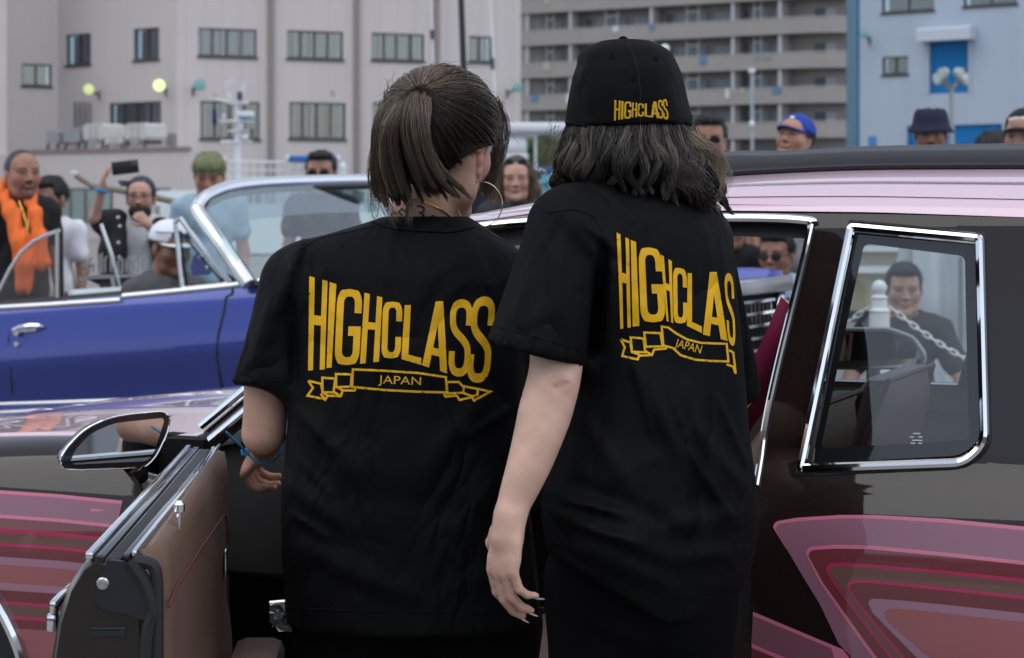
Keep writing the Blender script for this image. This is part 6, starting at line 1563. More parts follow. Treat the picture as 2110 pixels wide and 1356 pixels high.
# man with orange scarf
r1 = person('man in black T-shirt with a bright orange scarf and goatee', (47, 360), 11.9, yaw=.55, hpx=101, skin=(.34, .17, .115), hair=('buzz', (.035, .035, .038)), shirt=(.010, .010, .011), hyaw=.55, nod=-.02, stub=(.05, .035, .03), stubble=.75)
W1 = r1[5]; hc1 = r1[4]
A = Field(*[axis(hc1[i]-(.42, .32, .85)[i], hc1[i]+(.40, .30, .1)[i], .008) for i in range(3)])
YS = 11.9
A.chain([P(12, 375, YS+.08), P(4, 400, YS-.03), P(25, 440, YS-.14), P(42, 500, YS-.20), P(52, 545, YS-.22), P(48, 590, YS-.22)], [.03, .036, .045, .052, .056, .050], .03)
A.chain([P(12, 375, YS+.08), P(60, 405, YS-.02), P(72, 440, YS-.14), P(80, 490, YS-.19), P(86, 540, YS-.2)], [.03, .036, .036, .04, .05], .03)
A.warp(lambda X, Y_, Z: .006*np.sin(120*(X-.10*Z)) + .003*np.sin(210*(X+.05*Z)))
obj('scarf', A.mesh(), mat('orange_scarf', (.78, .16, .03), .85, var=.12, vscale=12, bump=.3, bscale=180), r1[0], recalc=False, angle=180)
q = MB(); q.tube(spline([P(40, 415, YS-.10), P(52, 450, YS-.17), P(56, 482, YS-.19), P(58, 450, YS-.17), P(64, 415, YS-.10)], 5), .006, 6); q.ell(P(56, 486, YS-.2), (.014, .006, .02)); obj('gold_chain', q, mat('gold', (.62, .40, .10), .25, metal=1.0), r1[0])
person('man in plain white T-shirt with short black hair behind the blue car', (101, 412), 12.3, yaw=-.25, hpx=90, skin=(.30, .16, .11), shirt=(.74, .75, .80), hyaw=-.45, nod=.12)
# woman filming with a phone
Yb = 12.7
ps = {'sh_r': P(233, 470, Yb), 'el_r': P(196, 448, Yb-.12), 'wr_r': P(211, 384, Yb-.22), 'hand_r': (Vector((.12, -.12, 1)), Vector((-.9, -.3, .2)), (.35, .45, .5, .55), -1),
      'el_l': P(345, 512, Yb-.16), 'wr_l': P(304, 462, Yb-.24), 'hand_l': (Vector((-.55, -.1, .6)), Vector((.1, -1, .2)), (1.0, 1.05, 1.1, 1.1), -1)}
r3 = person('woman in bandana and black-and-white jersey filming with a raised phone', (290, 409), Yb, yaw=.10, hpx=84, skin=(.50, .30, .23), hair=('short', (.02, .018, .018)), shirt=(.62, .64, .66), hyaw=.05, nod=-.05, glasses='wire', fem=True, pose=ps, hat=bandana, mask=True, fine_hands=('r', 'l'), sleeve=.2)
A = Field(*[axis(P(285, 520, Yb)[i]-(.32, .3, .5)[i], P(285, 520, Yb)[i]+(.32, .3, .3)[i], .009) for i in range(3)])
W3 = r3[5]
A.chain([W3['sh_r'], W3['sh_r'].lerp(W3['el_r'], .55)], [.075, .078], .03); A.chain([P(240, 455, Yb-.02), P(232, 520, Yb-.09), P(236, 580, Yb-.1)], [.075, .080, .08], .04)
A.chain([P(330, 470, Yb), P(338, 500, Yb-.06), P(340, 560, Yb-.06)], [.07, .075, .07], .04)
obj('jersey_sides', A.mesh(), mat('jersey_black', (.012, .012, .015), .8, bump=.2, bscale=200), r3[0], recalc=False, angle=180)
for x, y in ((243, 448), (247, 466), (244, 500), (246, 530)):
    q = MB(); q.ell(P(x, y, Yb-.185), (.010, .006, .010)); obj('jersey_button', q, mat('badge_white', (.75, .75, .75), .7), r3[0])
q = MB(); q.tube([W3['wr_r'] + (W3['el_r']-W3['wr_r']).normalized()*.03 + Matrix.Rotation(.25, 3, 'Y') @ Vector((.036*math.cos(a), .036*math.sin(a), 0)) for a in np.linspace(0, 2*math.pi, 20)], .010, 6); obj('wristband', q, mat('blue_band', (.02, .22, .55), .5), r3[0])
q = MB(); c_ = P(258, 345, Yb-.27); Mp = Matrix.Translation(c_) @ Matrix.Rotation(-.12, 4, 'Y'); q.bbox((-.080, -.005, -.040), (.080, .005, .040), .0035, Mp)
phn = thing('phone', 'black phone held up by the woman in the bandana', 'phone', c_)
obj('phone_case', q, mat('phone_black', (.016, .015, .015), .25, var=.3, vscale=30), phn)
q = MB(); q.bbox((.038, -.008, .004), (.074, -.004, .036), .004, Mp)
for x, z in ((.048, .028), (.048, .012), (.064, .020)): q.lathe([(.006, -.0105), (.006, -.006)], (0, 0, 0), 12, 'Y', Mp @ Matrix.Translation((x, 0, z)))
obj('phone_cameras', q, mat('lens_grey', (.10, .10, .11), .2), phn)
# passenger in the car
cY = (bc(-.75, .50, .0)).y
ps = {'hip_r': (-.1, -.05, .93), 'kn_r': (-.1, -.45, .95), 'an_r': (-.1, -.62, .60), 'hip_l': (.1, -.05, .93), 'kn_l': (.1, -.45, .95), 'an_l': (.1, -.62, .60)}
def white_cap(root, H, Rh, sc, hc):
    cap_hat((.74, .76, .82))(root, H, Rh, sc, hc)
    q = MB()
    for s in (-1, 1):
        q.prism([H(s*.034+.027*math.cos(a), -.100+.012*abs(s*.034+.027*math.cos(a))/.05, .082+.020*math.sin(a)) for a in np.linspace(0, 2*math.pi, 18, endpoint=False)], Rh @ Vector((0, .004, 0)))
    q.tube([H(-.01, -.104, .088), H(.01, -.104, .088)], .003*sc, 6); q.tube([H(.06, -.085, .09), H(.094, .0, .078)], .003*sc, 6); q.tube([H(-.06, -.085, .09), H(-.094, .0, .078)], .003*sc, 6)
    obj('sunglasses', q, mat('mirror_lens', (.16, .26, .45), .08, metal=.8), root)
person('man in white cap and grey T-shirt sitting in the blue convertible', (352, 512), cY, yaw=.75, hpx=104, skin=(.24, .12, .08), hair=('short', BLK), shirt=(.085, .085, .09), hyaw=.75, nod=.18, pose=ps, seat=.98, hat=white_cap, group='people in and on the cars')
person('man with dyed pale green hair and light blue shirt looking down', (431, 362), 12.9, yaw=.15, hpx=88, skin=(.42, .22, .15), hair=('bowl', (.175, .20, .095)), shirt=(.33, .47, .58), hyaw=.05, nod=.30)
person('man in sunglasses with black hair behind the chrome windscreen', (661, 358), 13.3, yaw=.0, hpx=88, skin=(.34, .18, .125), shirt=(.05, .05, .06), glasses='dark', hyaw=-.05)
def pushed_up(root, H, Rh, sc, hc):
    q = MB()
    for s in (-1, 1): q.prism([H(s*.036+.026*math.cos(a), -.080+.02*abs(math.cos(a)*.5+s*.5), .098+.016*math.sin(a)) for a in np.linspace(0, 2*math.pi, 16, endpoint=False)], Rh @ Vector((0, .02, .008)))
    q.tube([H(-.012, -.082, .10), H(.012, -.082, .10)], .003*sc, 6)
    for s in (-1, 1): q.tube([H(s*.062, -.065, .098), H(s*.090, .01, .06)], .003*sc, 6)
    obj('sunglasses', q, mat('dark_lens', (.012, .010, .012), .12, coat=.5), root)
person('woman with long brown hair and sunglasses pushed up on her head', (1064, 370), 12.2, yaw=-.05, hpx=88, skin=(.50, .29, .22), hair=('long', (.075, .040, .022)), shirt=(.03, .03, .035), fem=True, lips=(.35, .08, .10), nod=.03, after=pushed_up)
person('person in navy T-shirt standing beside the woman with brown hair', (985, 352), 12.9, yaw=.2, hpx=84, skin=(.38, .2, .14), shirt=(.012, .014, .035))
person('man in sunglasses and pale blue shirt beyond the blue bonnet', (1600, 528), 11.6, yaw=-.45, hpx=98, skin=(.30, .16, .11), shirt=(.36, .5, .66), glasses='dark', hyaw=-.45, seat=.86)
person('man in black T-shirt beyond the blue bonnet', (1505, 470), 11.9, yaw=-.2, hpx=92, skin=(.34, .18, .12), shirt=(.010, .010, .011))
person('man with black hair and dark glasses behind the pink car', (1461, 291), 12.4, yaw=-.15, hpx=102, skin=(.36, .19, .13), glasses='dark', shirt=(.05, .05, .05))
person('man in royal blue cap squinting behind the pink car', (1637, 287), 12.2, yaw=-.5, hpx=98, skin=(.42, .22, .155), hair=('short', BLK), shirt=(.3, .3, .32), hat=cap_hat((.012, .05, .33), logo=(1, [(.0, .095, .020, .012)])), hyaw=-.55, nod=-.22, tilt=.10)
person('man in navy bucket hat behind the black canvas roof', (1918, 279), 11.4, yaw=-.2, hpx=88, skin=(.26, .13, .09), hair=('buzz', BLK), shirt=(.50, .52, .55), hat=bucket_hat((.012, .014, .04)), shoulder_w=.8, pose={'el_r': (-.17, .12, 1.1), 'wr_r': (-.05, .16, .95), 'el_l': (.17, .12, 1.1), 'wr_l': (.05, .16, .95)}, hyaw=-.2, nod=.05, stub=(.03, .02, .02), stubble=.6)
person('person with short black hair seen over the black canvas roof', (2050, 322), 11.8, yaw=2.4, hpx=96, skin=(.3, .16, .11), shirt=(.03, .03, .03))
person('man in black cap with white lettering behind the black canvas roof', (2112, 284), 10.8, yaw=-.5, hpx=112, skin=(.34, .19, .14), hair=('short', BLK), shirt=(.03, .03, .03), hat=cap_hat((.010, .010, .012), logo=(1, [(-.045, .080, .012, .012), (-.030, .082, .010, .010), (-.016, .083, .010, .012), (0, .083, .010, .010), (.016, .083, .010, .012)])), hyaw=-.55)
# man crouching behind the chain, seen through the quarter glass
Yc = 10.0
ps = {'chest': (0, .06, 1.27), 'belly': (0, .12, 1.10), 'pelvis': (0, .20, .98), 'hip_r': (-.09, .2, .96), 'hip_l': (.09, .2, .96), 'kn_r': (-.16, -.2, 1.02), 'kn_l': (.16, -.2, 1.02), 'an_r': (-.15, .08, .68), 'an_l': (.15, .08, .68),
      'el_l': (.30, -.10, 1.10), 'wr_l': (.10, -.30, 1.05), 'el_r': (-.28, -.10, 1.10), 'wr_r': (-.05, -.30, 1.04)}
person('man in black T-shirt crouching behind the white chain post', (1863, 596), Yc, yaw=-.15, hpx=100, skin=(.42, .25, .18), shirt=(.016, .016, .018), pants=(.02, .06, .16), hyaw=-.1, nod=.10, pose=ps, seat=.97)
# ------------------------------------------------------------------ the two women in black club T-shirts
tee = mat('black_cotton', (.0024, .0026, .0036), .66, spec=.12, var=.15, vscale=14, bump=.25, bscale=800)
def wrinkle(m_, sc_, st_, strength):
    """creases: stretched noise folded into sharp ridges, under the weave"""
    N, L = m_.node_tree.nodes, m_.node_tree.links; b = N['Principled BSDF']; old = b.inputs['Normal'].links[0].from_socket
    tc = N.new('ShaderNodeTexCoord'); mp = N.new('ShaderNodeMapping'); mp.inputs['Scale'].default_value = st_; mp.inputs['Rotation'].default_value = (0, .5, .2); L.new(tc.outputs['Object'], mp.inputs[0])
    nz = N.new('ShaderNodeTexNoise'); nz.inputs['Scale'].default_value = sc_; nz.inputs['Detail'].default_value = 2.5; nz.inputs['Distortion'].default_value = .8; L.new(mp.outputs[0], nz.inputs['Vector'])
    su = N.new('ShaderNodeMath'); su.operation = 'SUBTRACT'; su.inputs[1].default_value = .5; ab = N.new('ShaderNodeMath'); ab.operation = 'ABSOLUTE'; L.new(nz.outputs['Fac'], su.inputs[0]); L.new(su.outputs[0], ab.inputs[0])
    bp = N.new('ShaderNodeBump'); bp.inputs['Strength'].default_value = strength; bp.inputs['Distance'].default_value = .05; L.new(ab.outputs[0], bp.inputs['Height']); L.new(old, bp.inputs['Normal']); L.new(bp.outputs[0], b.inputs['Normal'])
wrinkle(tee, 7.0, (1, 1, .55), .85)
denim = mat('black_denim', (.0030, .0030, .0038), .85, spec=.09, bump=.35, bscale=900, var=.2, vscale=25)
gold_print = mat('gold_print', (.68, .38, .012), .6, spec=.2, var=.10, vscale=40, bump=.1, bscale=900)
wrinkle(gold_print, 7.0, (1, 1, .55), .7)
hskin = mat('hero_skin', (.4, .25, .18), .50, attr='Col', sss=.10, var=.10, vscale=22, bump=.16, bscale=420, rvar=.08)
hair_m = mat('hair_strands', (.1, .08, .06), .38, attr='Col', spec=.6)
hr = np.random.default_rng(4)
LET = {
 'H': ([(0, 0), (.30, 0), (.30, .405), (.70, .405), (.70, 0), (1, 0), (1, 1), (.70, 1), (.70, .51), (.30, .51), (.30, 1), (0, 1)], []),
 'I': ([(0, 0), (1, 0), (1, 1), (0, 1)], []),
 'G': (smooth_poly([(1, .315), (1, .13), (.86, .02), (.5, 0), (.14, .02), (0, .13), (0, .88), (.14, .98), (.5, 1), (.86, .98), (1, .87), (1, .49), (.50, .49), (.50, .615), (.72, .615), (.72, .85), (.62, .895), (.40, .895), (.28, .85), (.28, .15), (.40, .10), (.62, .10), (.72, .15), (.72, .315)], [0, .08, .06, .1, .06, .08, .08, .06, .1, .06, .08, 0, 0, 0, 0, .05, .05, .05, .05, .05, .05, .05, .05, 0], 3), []),
 'C': (smooth_poly([(1, .345), (1, .13), (.86, .02), (.5, 0), (.14, .02), (0, .13), (0, .88), (.14, .98), (.5, 1), (.86, .98), (1, .87), (1, .62), (.70, .62), (.70, .84), (.60, .89), (.42, .89), (.30, .84), (.30, .15), (.42, .105), (.60, .105), (.70, .15), (.70, .345)], [0, .08, .06, .1, .06, .08, .08, .06, .1, .06, .08, 0, 0, .05, .05, .05, .05, .05, .05, .05, .05, 0], 3), []),
 'L': ([(0, 0), (.34, 0), (.34, .885), (1, .885), (1, 1), (0, 1)], []),
 'A': ([(.36, 0), (.64, 0), (1, 1), (.72, 1), (.655, .80), (.345, .80), (.28, 1), (0, 1)], [[(.5, .34), (.61, .69), (.39, .69)]]),
}
_s = spline([Vector(p) for p in ((.86, .85, 0), (.86, .42, 0), (.74, .20, 0), (.5, .13, 0), (.26, .20, 0), (.14, .42, 0), (.15, .80, 0), (.30, 1.06, 0), (.68, 1.36, 0), (.85, 1.62, 0), (.86, 2.05, 0), (.74, 2.30, 0), (.5, 2.37, 0), (.26, 2.30, 0), (.14, 2.05, 0), (.14, 1.68, 0))], 4)
LET['S'] = ([(min(max(x, 0), 1), y/2.5) for x, y in band([(p.x, p.y) for p in _s], .27)], [])
def letter(ch, q):
    """unit letter fitted to a quad TL, TR, BR, BL in photo pixels"""
    def f(p):
        u, v = p; t = Vector(q[0]).lerp(Vector(q[1]), u); b = Vector(q[3]).lerp(Vector(q[2]), u); r = t.lerp(b, v); return (r.x, r.y)
    o, h = LET[ch]; return ([f(p) for p in densify(o, .12)], [[f(p) for p in densify(k, .12)] for k in h])
def zq(sc, ox, oy, *pts): return [(x/sc+ox, y/sc+oy) for x, y in pts]
def folds(lines, ynear):
    """cloth folds as soft ridges along lines given in photo pixels: (x0, y0, x1, y1, half-width px, height m)"""
    def fn(X, Y, Z):
        px = CX + X*FPX/Y; py = HY - (Z-CAMZ)*FPX/Y; d = np.zeros(np.broadcast(X, Y, Z).shape, np.float32)
        for x0, y0, x1, y1, w_, h in lines:
            L2 = (x1-x0)**2 + (y1-y0)**2; t = ((px-x0)*(x1-x0) + (py-y0)*(y1-y0))/L2
            tt = np.clip(t, 0, 1); dist = ((px-x0-tt*(x1-x0))**2 + (py-y0-tt*(y1-y0))**2)/w_**2
            d -= (1.7*h*np.exp(-dist)*np.clip(1.25-np.abs(t-.5)*1.6, 0, 1)).astype(np.float32)
        return d * np.clip((ynear-Y)/.06+.5, 0, 1)
    return fn
def lev(rows, Yf, ryf):
    out_ = []
    for y, xl, xr in rows:
        Yc_ = Yf(y); p, q_ = P(xl, y, Yc_), P(xr, y, Yc_); out_.append((p.z, (p.x+q_.x)/2, Yc_, (q_.x-p.x)/2, ryf(y)))
    return out_

# ================= woman with the ponytail
YA = 3.46
wa = thing('person', 'woman with ashy brown ponytail and hoop earrings in black club T-shirt', 'person', (P(850, 900, YA).x, YA, 0), 'women at the open door')
yA = lambda y: interp(y, [(440, 3.52), (520, 3.50), (700, 3.47), (1000, 3.44), (1300, 3.43)])
rowsA = [(446, 798, 958), (452, 778, 974), (460, 750, 988), (474, 702, 1010), (494, 640, 1035), (520, 590, 1058), (560, 566, 1075), (620, 566, 1080), (720, 585, 1080), (850, 596, 1082), (950, 588, 1085), (1050, 580, 1092), (1150, 583, 1104), (1282, 592, 1116)]
ryA = lambda y: interp(y, [(428, .050), (452, .075), (500, .098), (560, .115), (700, .125), (1000, .130), (1300, .135)])
S = Field(axis(-.52, .14, .0065), axis(3.24, 3.70, .0065), axis(.58, 1.33, .0065))
S.loft(lev(rowsA, yA, ryA), .03, 2.5)
S.cap(P(622, 588, 3.485), P(543, 800, 3.45), .060, .0535, .045, flat=True, hem=P(536, 800, 3.45)-P(560, 640, 3.47))
S.cap(P(1025, 590, 3.49), P(1075, 790, 3.56), .060, .055, .035, flat=True)
S.warp(folds([(620, 480, 575, 640, 14, .005), (660, 470, 650, 620, 12, .004), (700, 470, 690, 560, 16, .003), (600, 620, 610, 790, 12, -.007), (590, 560, 530, 760, 12, .003), (640, 860, 760, 1010, 26, .004), (600, 1000, 720, 1090, 22, .004), (1000, 820, 880, 960, 24, .004), (1060, 900, 930, 1130, 26, .004), (600, 1120, 800, 1200, 22, .003), (760, 1010, 1000, 1070, 30, -.003), (960, 480, 1010, 600, 14, .004), (700, 1180, 900, 1240, 20, .003), (640, 470, 600, 560, 6, .004), (680, 465, 668, 580, 6, .003), (610, 840, 690, 930, 7, .004), (600, 1060, 680, 1110, 7, .004), (1060, 840, 960, 900, 8, .004), (560, 600, 520, 740, 6, .003), (620, 950, 700, 1040, 7, .003)], 3.47))
teeA = S.mesh(); obj('tshirt', teeA, tee, wa, recalc=False, angle=180); bvA = bvh_of(teeA)
cl3 = []
for p in spline([Vector((x, y, 0)) for x, y in ((770, 458), (800, 468), (840, 474), (890, 477), (935, 477), (975, 468))], 6):
    d = P(p.x, p.y, 1) - Vector((0, 0, CAMZ)); h = bvA.ray_cast(Vector((0, 0, CAMZ)), d.normalized())
    if h[0] is not None: cl3.append(h[0])
q = MB(); q.tube(cl3, .0035, 6); obj('collar_seam', q, tee, wa)
def seam_line(pts, bv, par, r=.0011):
    L3 = []
    for p in spline([Vector((x, y, 0)) for x, y in pts], 6):
        d = P(p.x, p.y, 1) - Vector((0, 0, CAMZ)); h = bv.ray_cast(Vector((0, 0, CAMZ)), d.normalized())
        if h[0] is not None and (not L3 or (h[0]-L3[-1]).length < .05): L3.append(h[0])
    if len(L3) > 2: obj('seam', MB().tube(L3, r, 6), tee, par)
for pts_ in (((484, 760), (520, 776), (560, 784), (600, 786)), ((600, 1252), (700, 1258), (850, 1261), (1000, 1260), (1100, 1256)), ((772, 466), (720, 478), (660, 492), (610, 520)), ((602, 525), (598, 600), (605, 700), (606, 780))): seam_line(pts_, bvA, wa)
# body: neck, head, arms, legs in one skin
hcA = P(912, 292, 3.55); RA = rot_zyx(2.62, .42, .10)
B_ = Field(axis(-.62, .22, .011, [(hcA.x-.13, hcA.x+.14, .0055), (-.52, -.35, .0038)]), axis(3.25, 4.02, .011, [(3.40, 3.70, .0055), (3.66, 3.90, .0038)]), axis(.0, 1.56, .02, [(1.28, 1.56, .0055), (.78, .93, .0038)]))
def add_person_core(F, Yc_, wd, xs, lx=.085):
    F.ell(Vector((xs, Yc_, 1.03)), (.125*wd, .075, .22), None, .05); F.ell(Vector((xs, Yc_, .78)), (.12*wd, .08, .14), None, .05)
    for s in (-1, 1): F.chain([Vector((xs+s*lx*.8, Yc_, .76)), Vector((xs+s*lx, Yc_, .46)), Vector((xs+s*lx, Yc_+.02, .08))], [.062, .050, .036], .03)
add_person_core(B_, 3.45, 1.15, P(858, 900, 3.45).x, .095)
B_.chain([P(868, 500, 3.57), P(870, 455, 3.545), P(876, 420, 3.53), P(895, 370, 3.535)], [.045, .050, .052, .050], .02)
add_head(B_, hcA, RA, .98, True, neck=False)
elA, wrA = P(543, 893, 3.47), P(545, 922, 3.70)
B_.chain([P(605, 575, 3.485), P(552, 790, 3.47), elA], [.045, .0385, .0355], .006); B_.chain([elA, elA.lerp(wrA, .35), wrA], [.0350, .032, .022], .006)
tipsA = fingers(B_, wrA, Vector((-.40, .50, -.45)), Vector((-.25, -.50, .75)), .86, (.85, .90, .92, .95), .5, spread=.03, side=1)
B_.chain([P(1040, 575, 3.5), P(1075, 800, 3.60), P(1040, 900, 3.85)], [.045, .038, .025], .02)
bA = obj('body', B_.mesh(), hskin, wa, recalc=False, angle=180)
head_colors(bA.data, hcA, np.array(RA), .98, (.52, .30, .215), (.4, .14, .12), (.03, .02, .015))
bvAb = bvh_of(MB().add([tuple(v.co) for v in bA.data.vertices], [tuple(p.vertices) for p in bA.data.polygons]))
T = Field(axis(-.45, .16, .012), axis(3.25, 3.65, .012), axis(.04, .80, .012))
T.ell(Vector((P(858, 1280, 3.44).x, 3.45, .70)), (.185, .125, .16), None, .04)
for xk in (735, 985): T.chain([P(xk, 1290, 3.44), Vector((P(xk, 1290, 3.44).x, 3.44, .44)), Vector((P(xk, 1290, 3.44).x, 3.46, .10))], [.108, .085, .07], .03)
obj('trousers', T.mesh(), denim, wa, recalc=False, angle=180)
for xk in (735, 985):
    q = MB(); q.ell(Vector((P(xk, 1290, 3.44).x, 3.51, .05)), (.045, .13, .05)); obj('shoe', q, mat('shoe', (.03, .03, .03), .6), wa)
# print on the back
zA_ = lambda *p: zq(3.988, 580, 520, *p)
quadsA = [('H', (232, 197), (380, 237), (358, 962), (222, 972)), ('I', (397, 245), (453, 262), (414, 948), (372, 950)), ('G', (462, 297), (668, 307), (638, 928), (436, 928)), ('H', (683, 333), (830, 372), (802, 898), (646, 917)), ('C', (835, 402), (997, 410), (978, 872), (820, 874)),
          ('L', (1013, 435), (1162, 435), (1148, 925), (985, 878)), ('A', (1188, 408), (1407, 400), (1360, 996), (1155, 928)), ('S', (1390, 388), (1574, 388), (1542, 1022), (1368, 1020)), ('S', (1570, 366), (1762, 362), (1702, 1072), (1512, 1070))]
for L_ in quadsA: obj('print_letter', decal([letter(L_[0], zA_(*L_[1:]))], 4, bvA), gold_print, wa, recalc=False, angle=180)
def ribbon_print(lines, bv, parent, zf, wd, name='print_ribbon'):
    for ln, closed in lines:
        pts = zf(*ln)
        if closed:
            a, b = band(pts, wd, True); A_, B__ = (a, b) if abs(poly_area(a)) > abs(poly_area(b)) else (b, a); pl_ = [(A_, [B__])]
        else: pl_ = [(band(pts, wd), [])]
        obj(name, decal(pl_, 4, bv), gold_print, parent, recalc=False, angle=180)
def poly_area(p): return sum(p[i-1][0]*p[i][1] - p[i][0]*p[i-1][1] for i in range(len(p)))/2
ribbon_print([([(588, 962), (850, 974), (1120, 992), (1350, 1026), (1360, 1152), (1120, 1146), (850, 1132), (582, 1106)], True), ([(450, 1000), (578, 1004), (572, 1104), (452, 1108)], True), ([(338, 1030), (444, 1038), (430, 1152), (340, 1150)], True),
              ([(224, 1056), (328, 1080), (342, 1150), (330, 1170), (362, 1210), (384, 1178), (340, 1152)], False), ([(224, 1056), (262, 1114), (218, 1178), (362, 1208)], False), ([(384, 1178), (488, 1182), (506, 1135), (602, 1136), (612, 1112)], False), ([(488, 1182), (432, 1146)], False), ([(506, 1135), (455, 1108)], False),
              ([(1356, 1066), (1455, 1066), (1500, 1112), (1492, 1155), (1362, 1160)], True), ([(1494, 1100), (1612, 1124), (1608, 1172), (1570, 1186), (1492, 1155)], False), ([(1612, 1124), (1712, 1146), (1582, 1220), (1560, 1186)], False), ([(1335, 1165), (1348, 1186), (1440, 1178), (1462, 1214), (1560, 1192)], False)], bvA, wa, zA_, 4.6)
def word_print(word, cx, cy, wpx, hpx, ang, bv, parent, m_, name='print_word', off=.0014, sub=2):
    v, f = text_mesh(word, 1.0); V = np.array(v)[:, :2]; V -= (V.max(0)+V.min(0))/2; sx, sy = wpx/(V[:, 0].max()*2), hpx/(V[:, 1].max()*2)
    bm = bmesh.new(); vs_ = [bm.verts.new((x*sx, -y*sy, 0)) for x, y in V]
    for q_ in f:
        try: bm.faces.new([vs_[i] for i in q_])
        except ValueError: pass
    bmesh.ops.triangulate(bm, faces=bm.faces)
    for _ in range(sub): bmesh.ops.subdivide_edges(bm, edges=[e for e in bm.edges if e.calc_length() > 6], cuts=1); bmesh.ops.triangulate(bm, faces=bm.faces)
    bm.verts.index_update(); o_ = Vector((0, 0, CAMZ)); c_, s_ = math.cos(ang), math.sin(ang); mb = MB(); pts = []
    for v_ in bm.verts:
        x, y = cx + v_.co.x*c_ - v_.co.y*s_, cy + v_.co.x*s_ + v_.co.y*c_; d = P(x, y, 1) - o_; h = bv.ray_cast(o_, d.normalized())
        pts.append(h[0] + (h[1] if h[1].dot(d) < 0 else -h[1])*off if h[0] is not None else P(x, y, 3.4))
    mb.add(pts, [[q_.index for q_ in f_.verts] for f_ in bm.faces]); bm.free(); return obj(name, mb, m_, parent, recalc=False, angle=180)
word_print('JAPAN', 580+971/3.988, 520+1062/3.988, 88, 22, .045, bvA, wa, gold_print)
ink = mat('tattoo_ink', (.045, .045, .055), .5)
word_print('13', 856, 438, 40, 32, .10, bvAb, wa, ink, 'tattoo', .0008)
for pl_ in ([(836, 436), (828, 430), (822, 437), (829, 444)], [(884, 448), (893, 444), (901, 452), (897, 458)], [(818, 441), (812, 436), (806, 444)]):
    obj('tattoo', decal([(band(pl_, 3.5), [])], 3, bvAb, .0008), ink, wa, recalc=False, angle=180)
# hair: dark base volume, combed strands to the tie, falling tail
HA = Field(axis(hcA.x-.16, hcA.x+.16, .0055), axis(3.30, 3.72, .0055), axis(hcA.z-.20, hcA.z+.17, .0055))
kc = P(906, 258, 3.545); kr = Vector((.099, .108, .098))
HA.ell(kc, kr, None, .01)
HA.ell(P(985, 372, 3.56), (.058, .11, .062), None, .012, True)
HA.ell(P(900, 420, 3.46), (.15, .07, .055), None, .012, True)
tie = P(866, 196, 3.45)
tail_c = [tie + Vector((0, .01, .004)), P(842, 212, 3.425), P(826, 262, 3.405), P(830, 325, 3.415), P(840, 380, 3.43), P(852, 424, 3.445)]
HA.chain([P(855, 215, 3.46), P(840, 265, 3.46), P(848, 330, 3.465), P(858, 365, 3.47)], [.006, .032, .030, .010], .03)
obj('hair', HA.mesh(), mat('hair_dark_base', (.016, .012, .010), .6, bump=.5, bscale=300), wa, recalc=False, angle=180)
def pick_cols(n, dark, light, p_light):
    t = np.clip(hr.beta(1.2, 2.6, n)*1.1 + (hr.random(n) < p_light)*.35, 0, 1)[:, None]; return np.array(dark)*(1-t) + np.array(light)*t
N = 7500
# combed strands: roots over the skull, path bent along its surface to the tie
rt_ = []
while len(rt_) < N:
    d = hr.normal(size=3); d /= np.linalg.norm(d)
    p = np.array(kc) + d*np.array(kr)
    x, y = PX(p)
    if d[1] > .55 or d[2] < -.75: continue
    if x > 955 and y > 300: continue
    if y > 345 and x > 930: continue
    rt_.append(d)
rt_ = np.array(rt_); K = 9; tn_ = (np.array(tie)-np.array(kc))/np.array(kr); tn_ /= np.linalg.norm(tn_)
ts = np.linspace(0, 1, K)[None, :, None]; om = np.arccos(np.clip((rt_*tn_).sum(1), -1, 1))[:, None, None] + 1e-4
D = (np.sin((1-ts)*om)*rt_[:, None] + np.sin(ts*om)*tn_[None, None])/np.sin(om)
lift = (1.008 + .035*np.sin(ts*np.pi*.9)*hr.random((N, 1, 1)) + .012*hr.random((N, 1, 1)) + .04*ts**6)
wob = hr.normal(0, .0016, (N, 1, 3)) + hr.normal(0, .0006, (N, K, 3)); wob[:, -1] = hr.normal(0, .006, (N, 3))
pathA = np.array(kc) + D*np.array(kr)*lift + wob
colsA = pick_cols(N, (.017, .0125, .010), (.15, .105, .072), .14)
hi_ = (PX((np.array(kc)[0] + rt_[:, 0]*kr.x, 3.5, 0))[0] if False else (CX + (kc.x + rt_[:, 0]*kr.x)*FPX/3.5)) ; zz_ = rt_[:, 2]
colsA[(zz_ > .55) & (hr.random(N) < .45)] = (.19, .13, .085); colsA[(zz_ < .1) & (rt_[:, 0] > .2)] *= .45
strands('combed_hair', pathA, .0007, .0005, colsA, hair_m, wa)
G = 64; K = 14
tp_ = np.array([tuple(p) for p in spline(tail_c, 8)]); L_t = len(tp_)
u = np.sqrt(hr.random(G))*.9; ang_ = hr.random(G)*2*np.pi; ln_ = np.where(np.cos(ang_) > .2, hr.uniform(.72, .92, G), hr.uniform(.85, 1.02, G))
ss = np.linspace(0, 1, K)[None]*ln_[:, None]; ix = np.clip(ss*(L_t-1), 0, L_t-1.001); i0 = ix.astype(int); fr = (ix-i0)[..., None]
cen = tp_[i0]*(1-fr) + tp_[i0+1]*fr
spr = .006 + .047*np.sin(np.clip(ss*1.05, 0, 1)*np.pi*.60)**.85
fl_ = np.clip(np.cos(ang_)[:, None], 0, 1)*np.clip(ss-.50, 0, 1)**1.6*.22
gd = cen + np.stack([np.cos(ang_)[:, None]*u[:, None]*spr*1.15 + fl_ + .004*np.sin(ss*8+ang_[:, None]*3), np.sin(ang_)[:, None]*u[:, None]*spr*.60, .003*np.sin(ss*9+u[:, None]*20)], -1)
pathT = locks(gd, 110, np.full(G, .0062), hr, .30, .45)
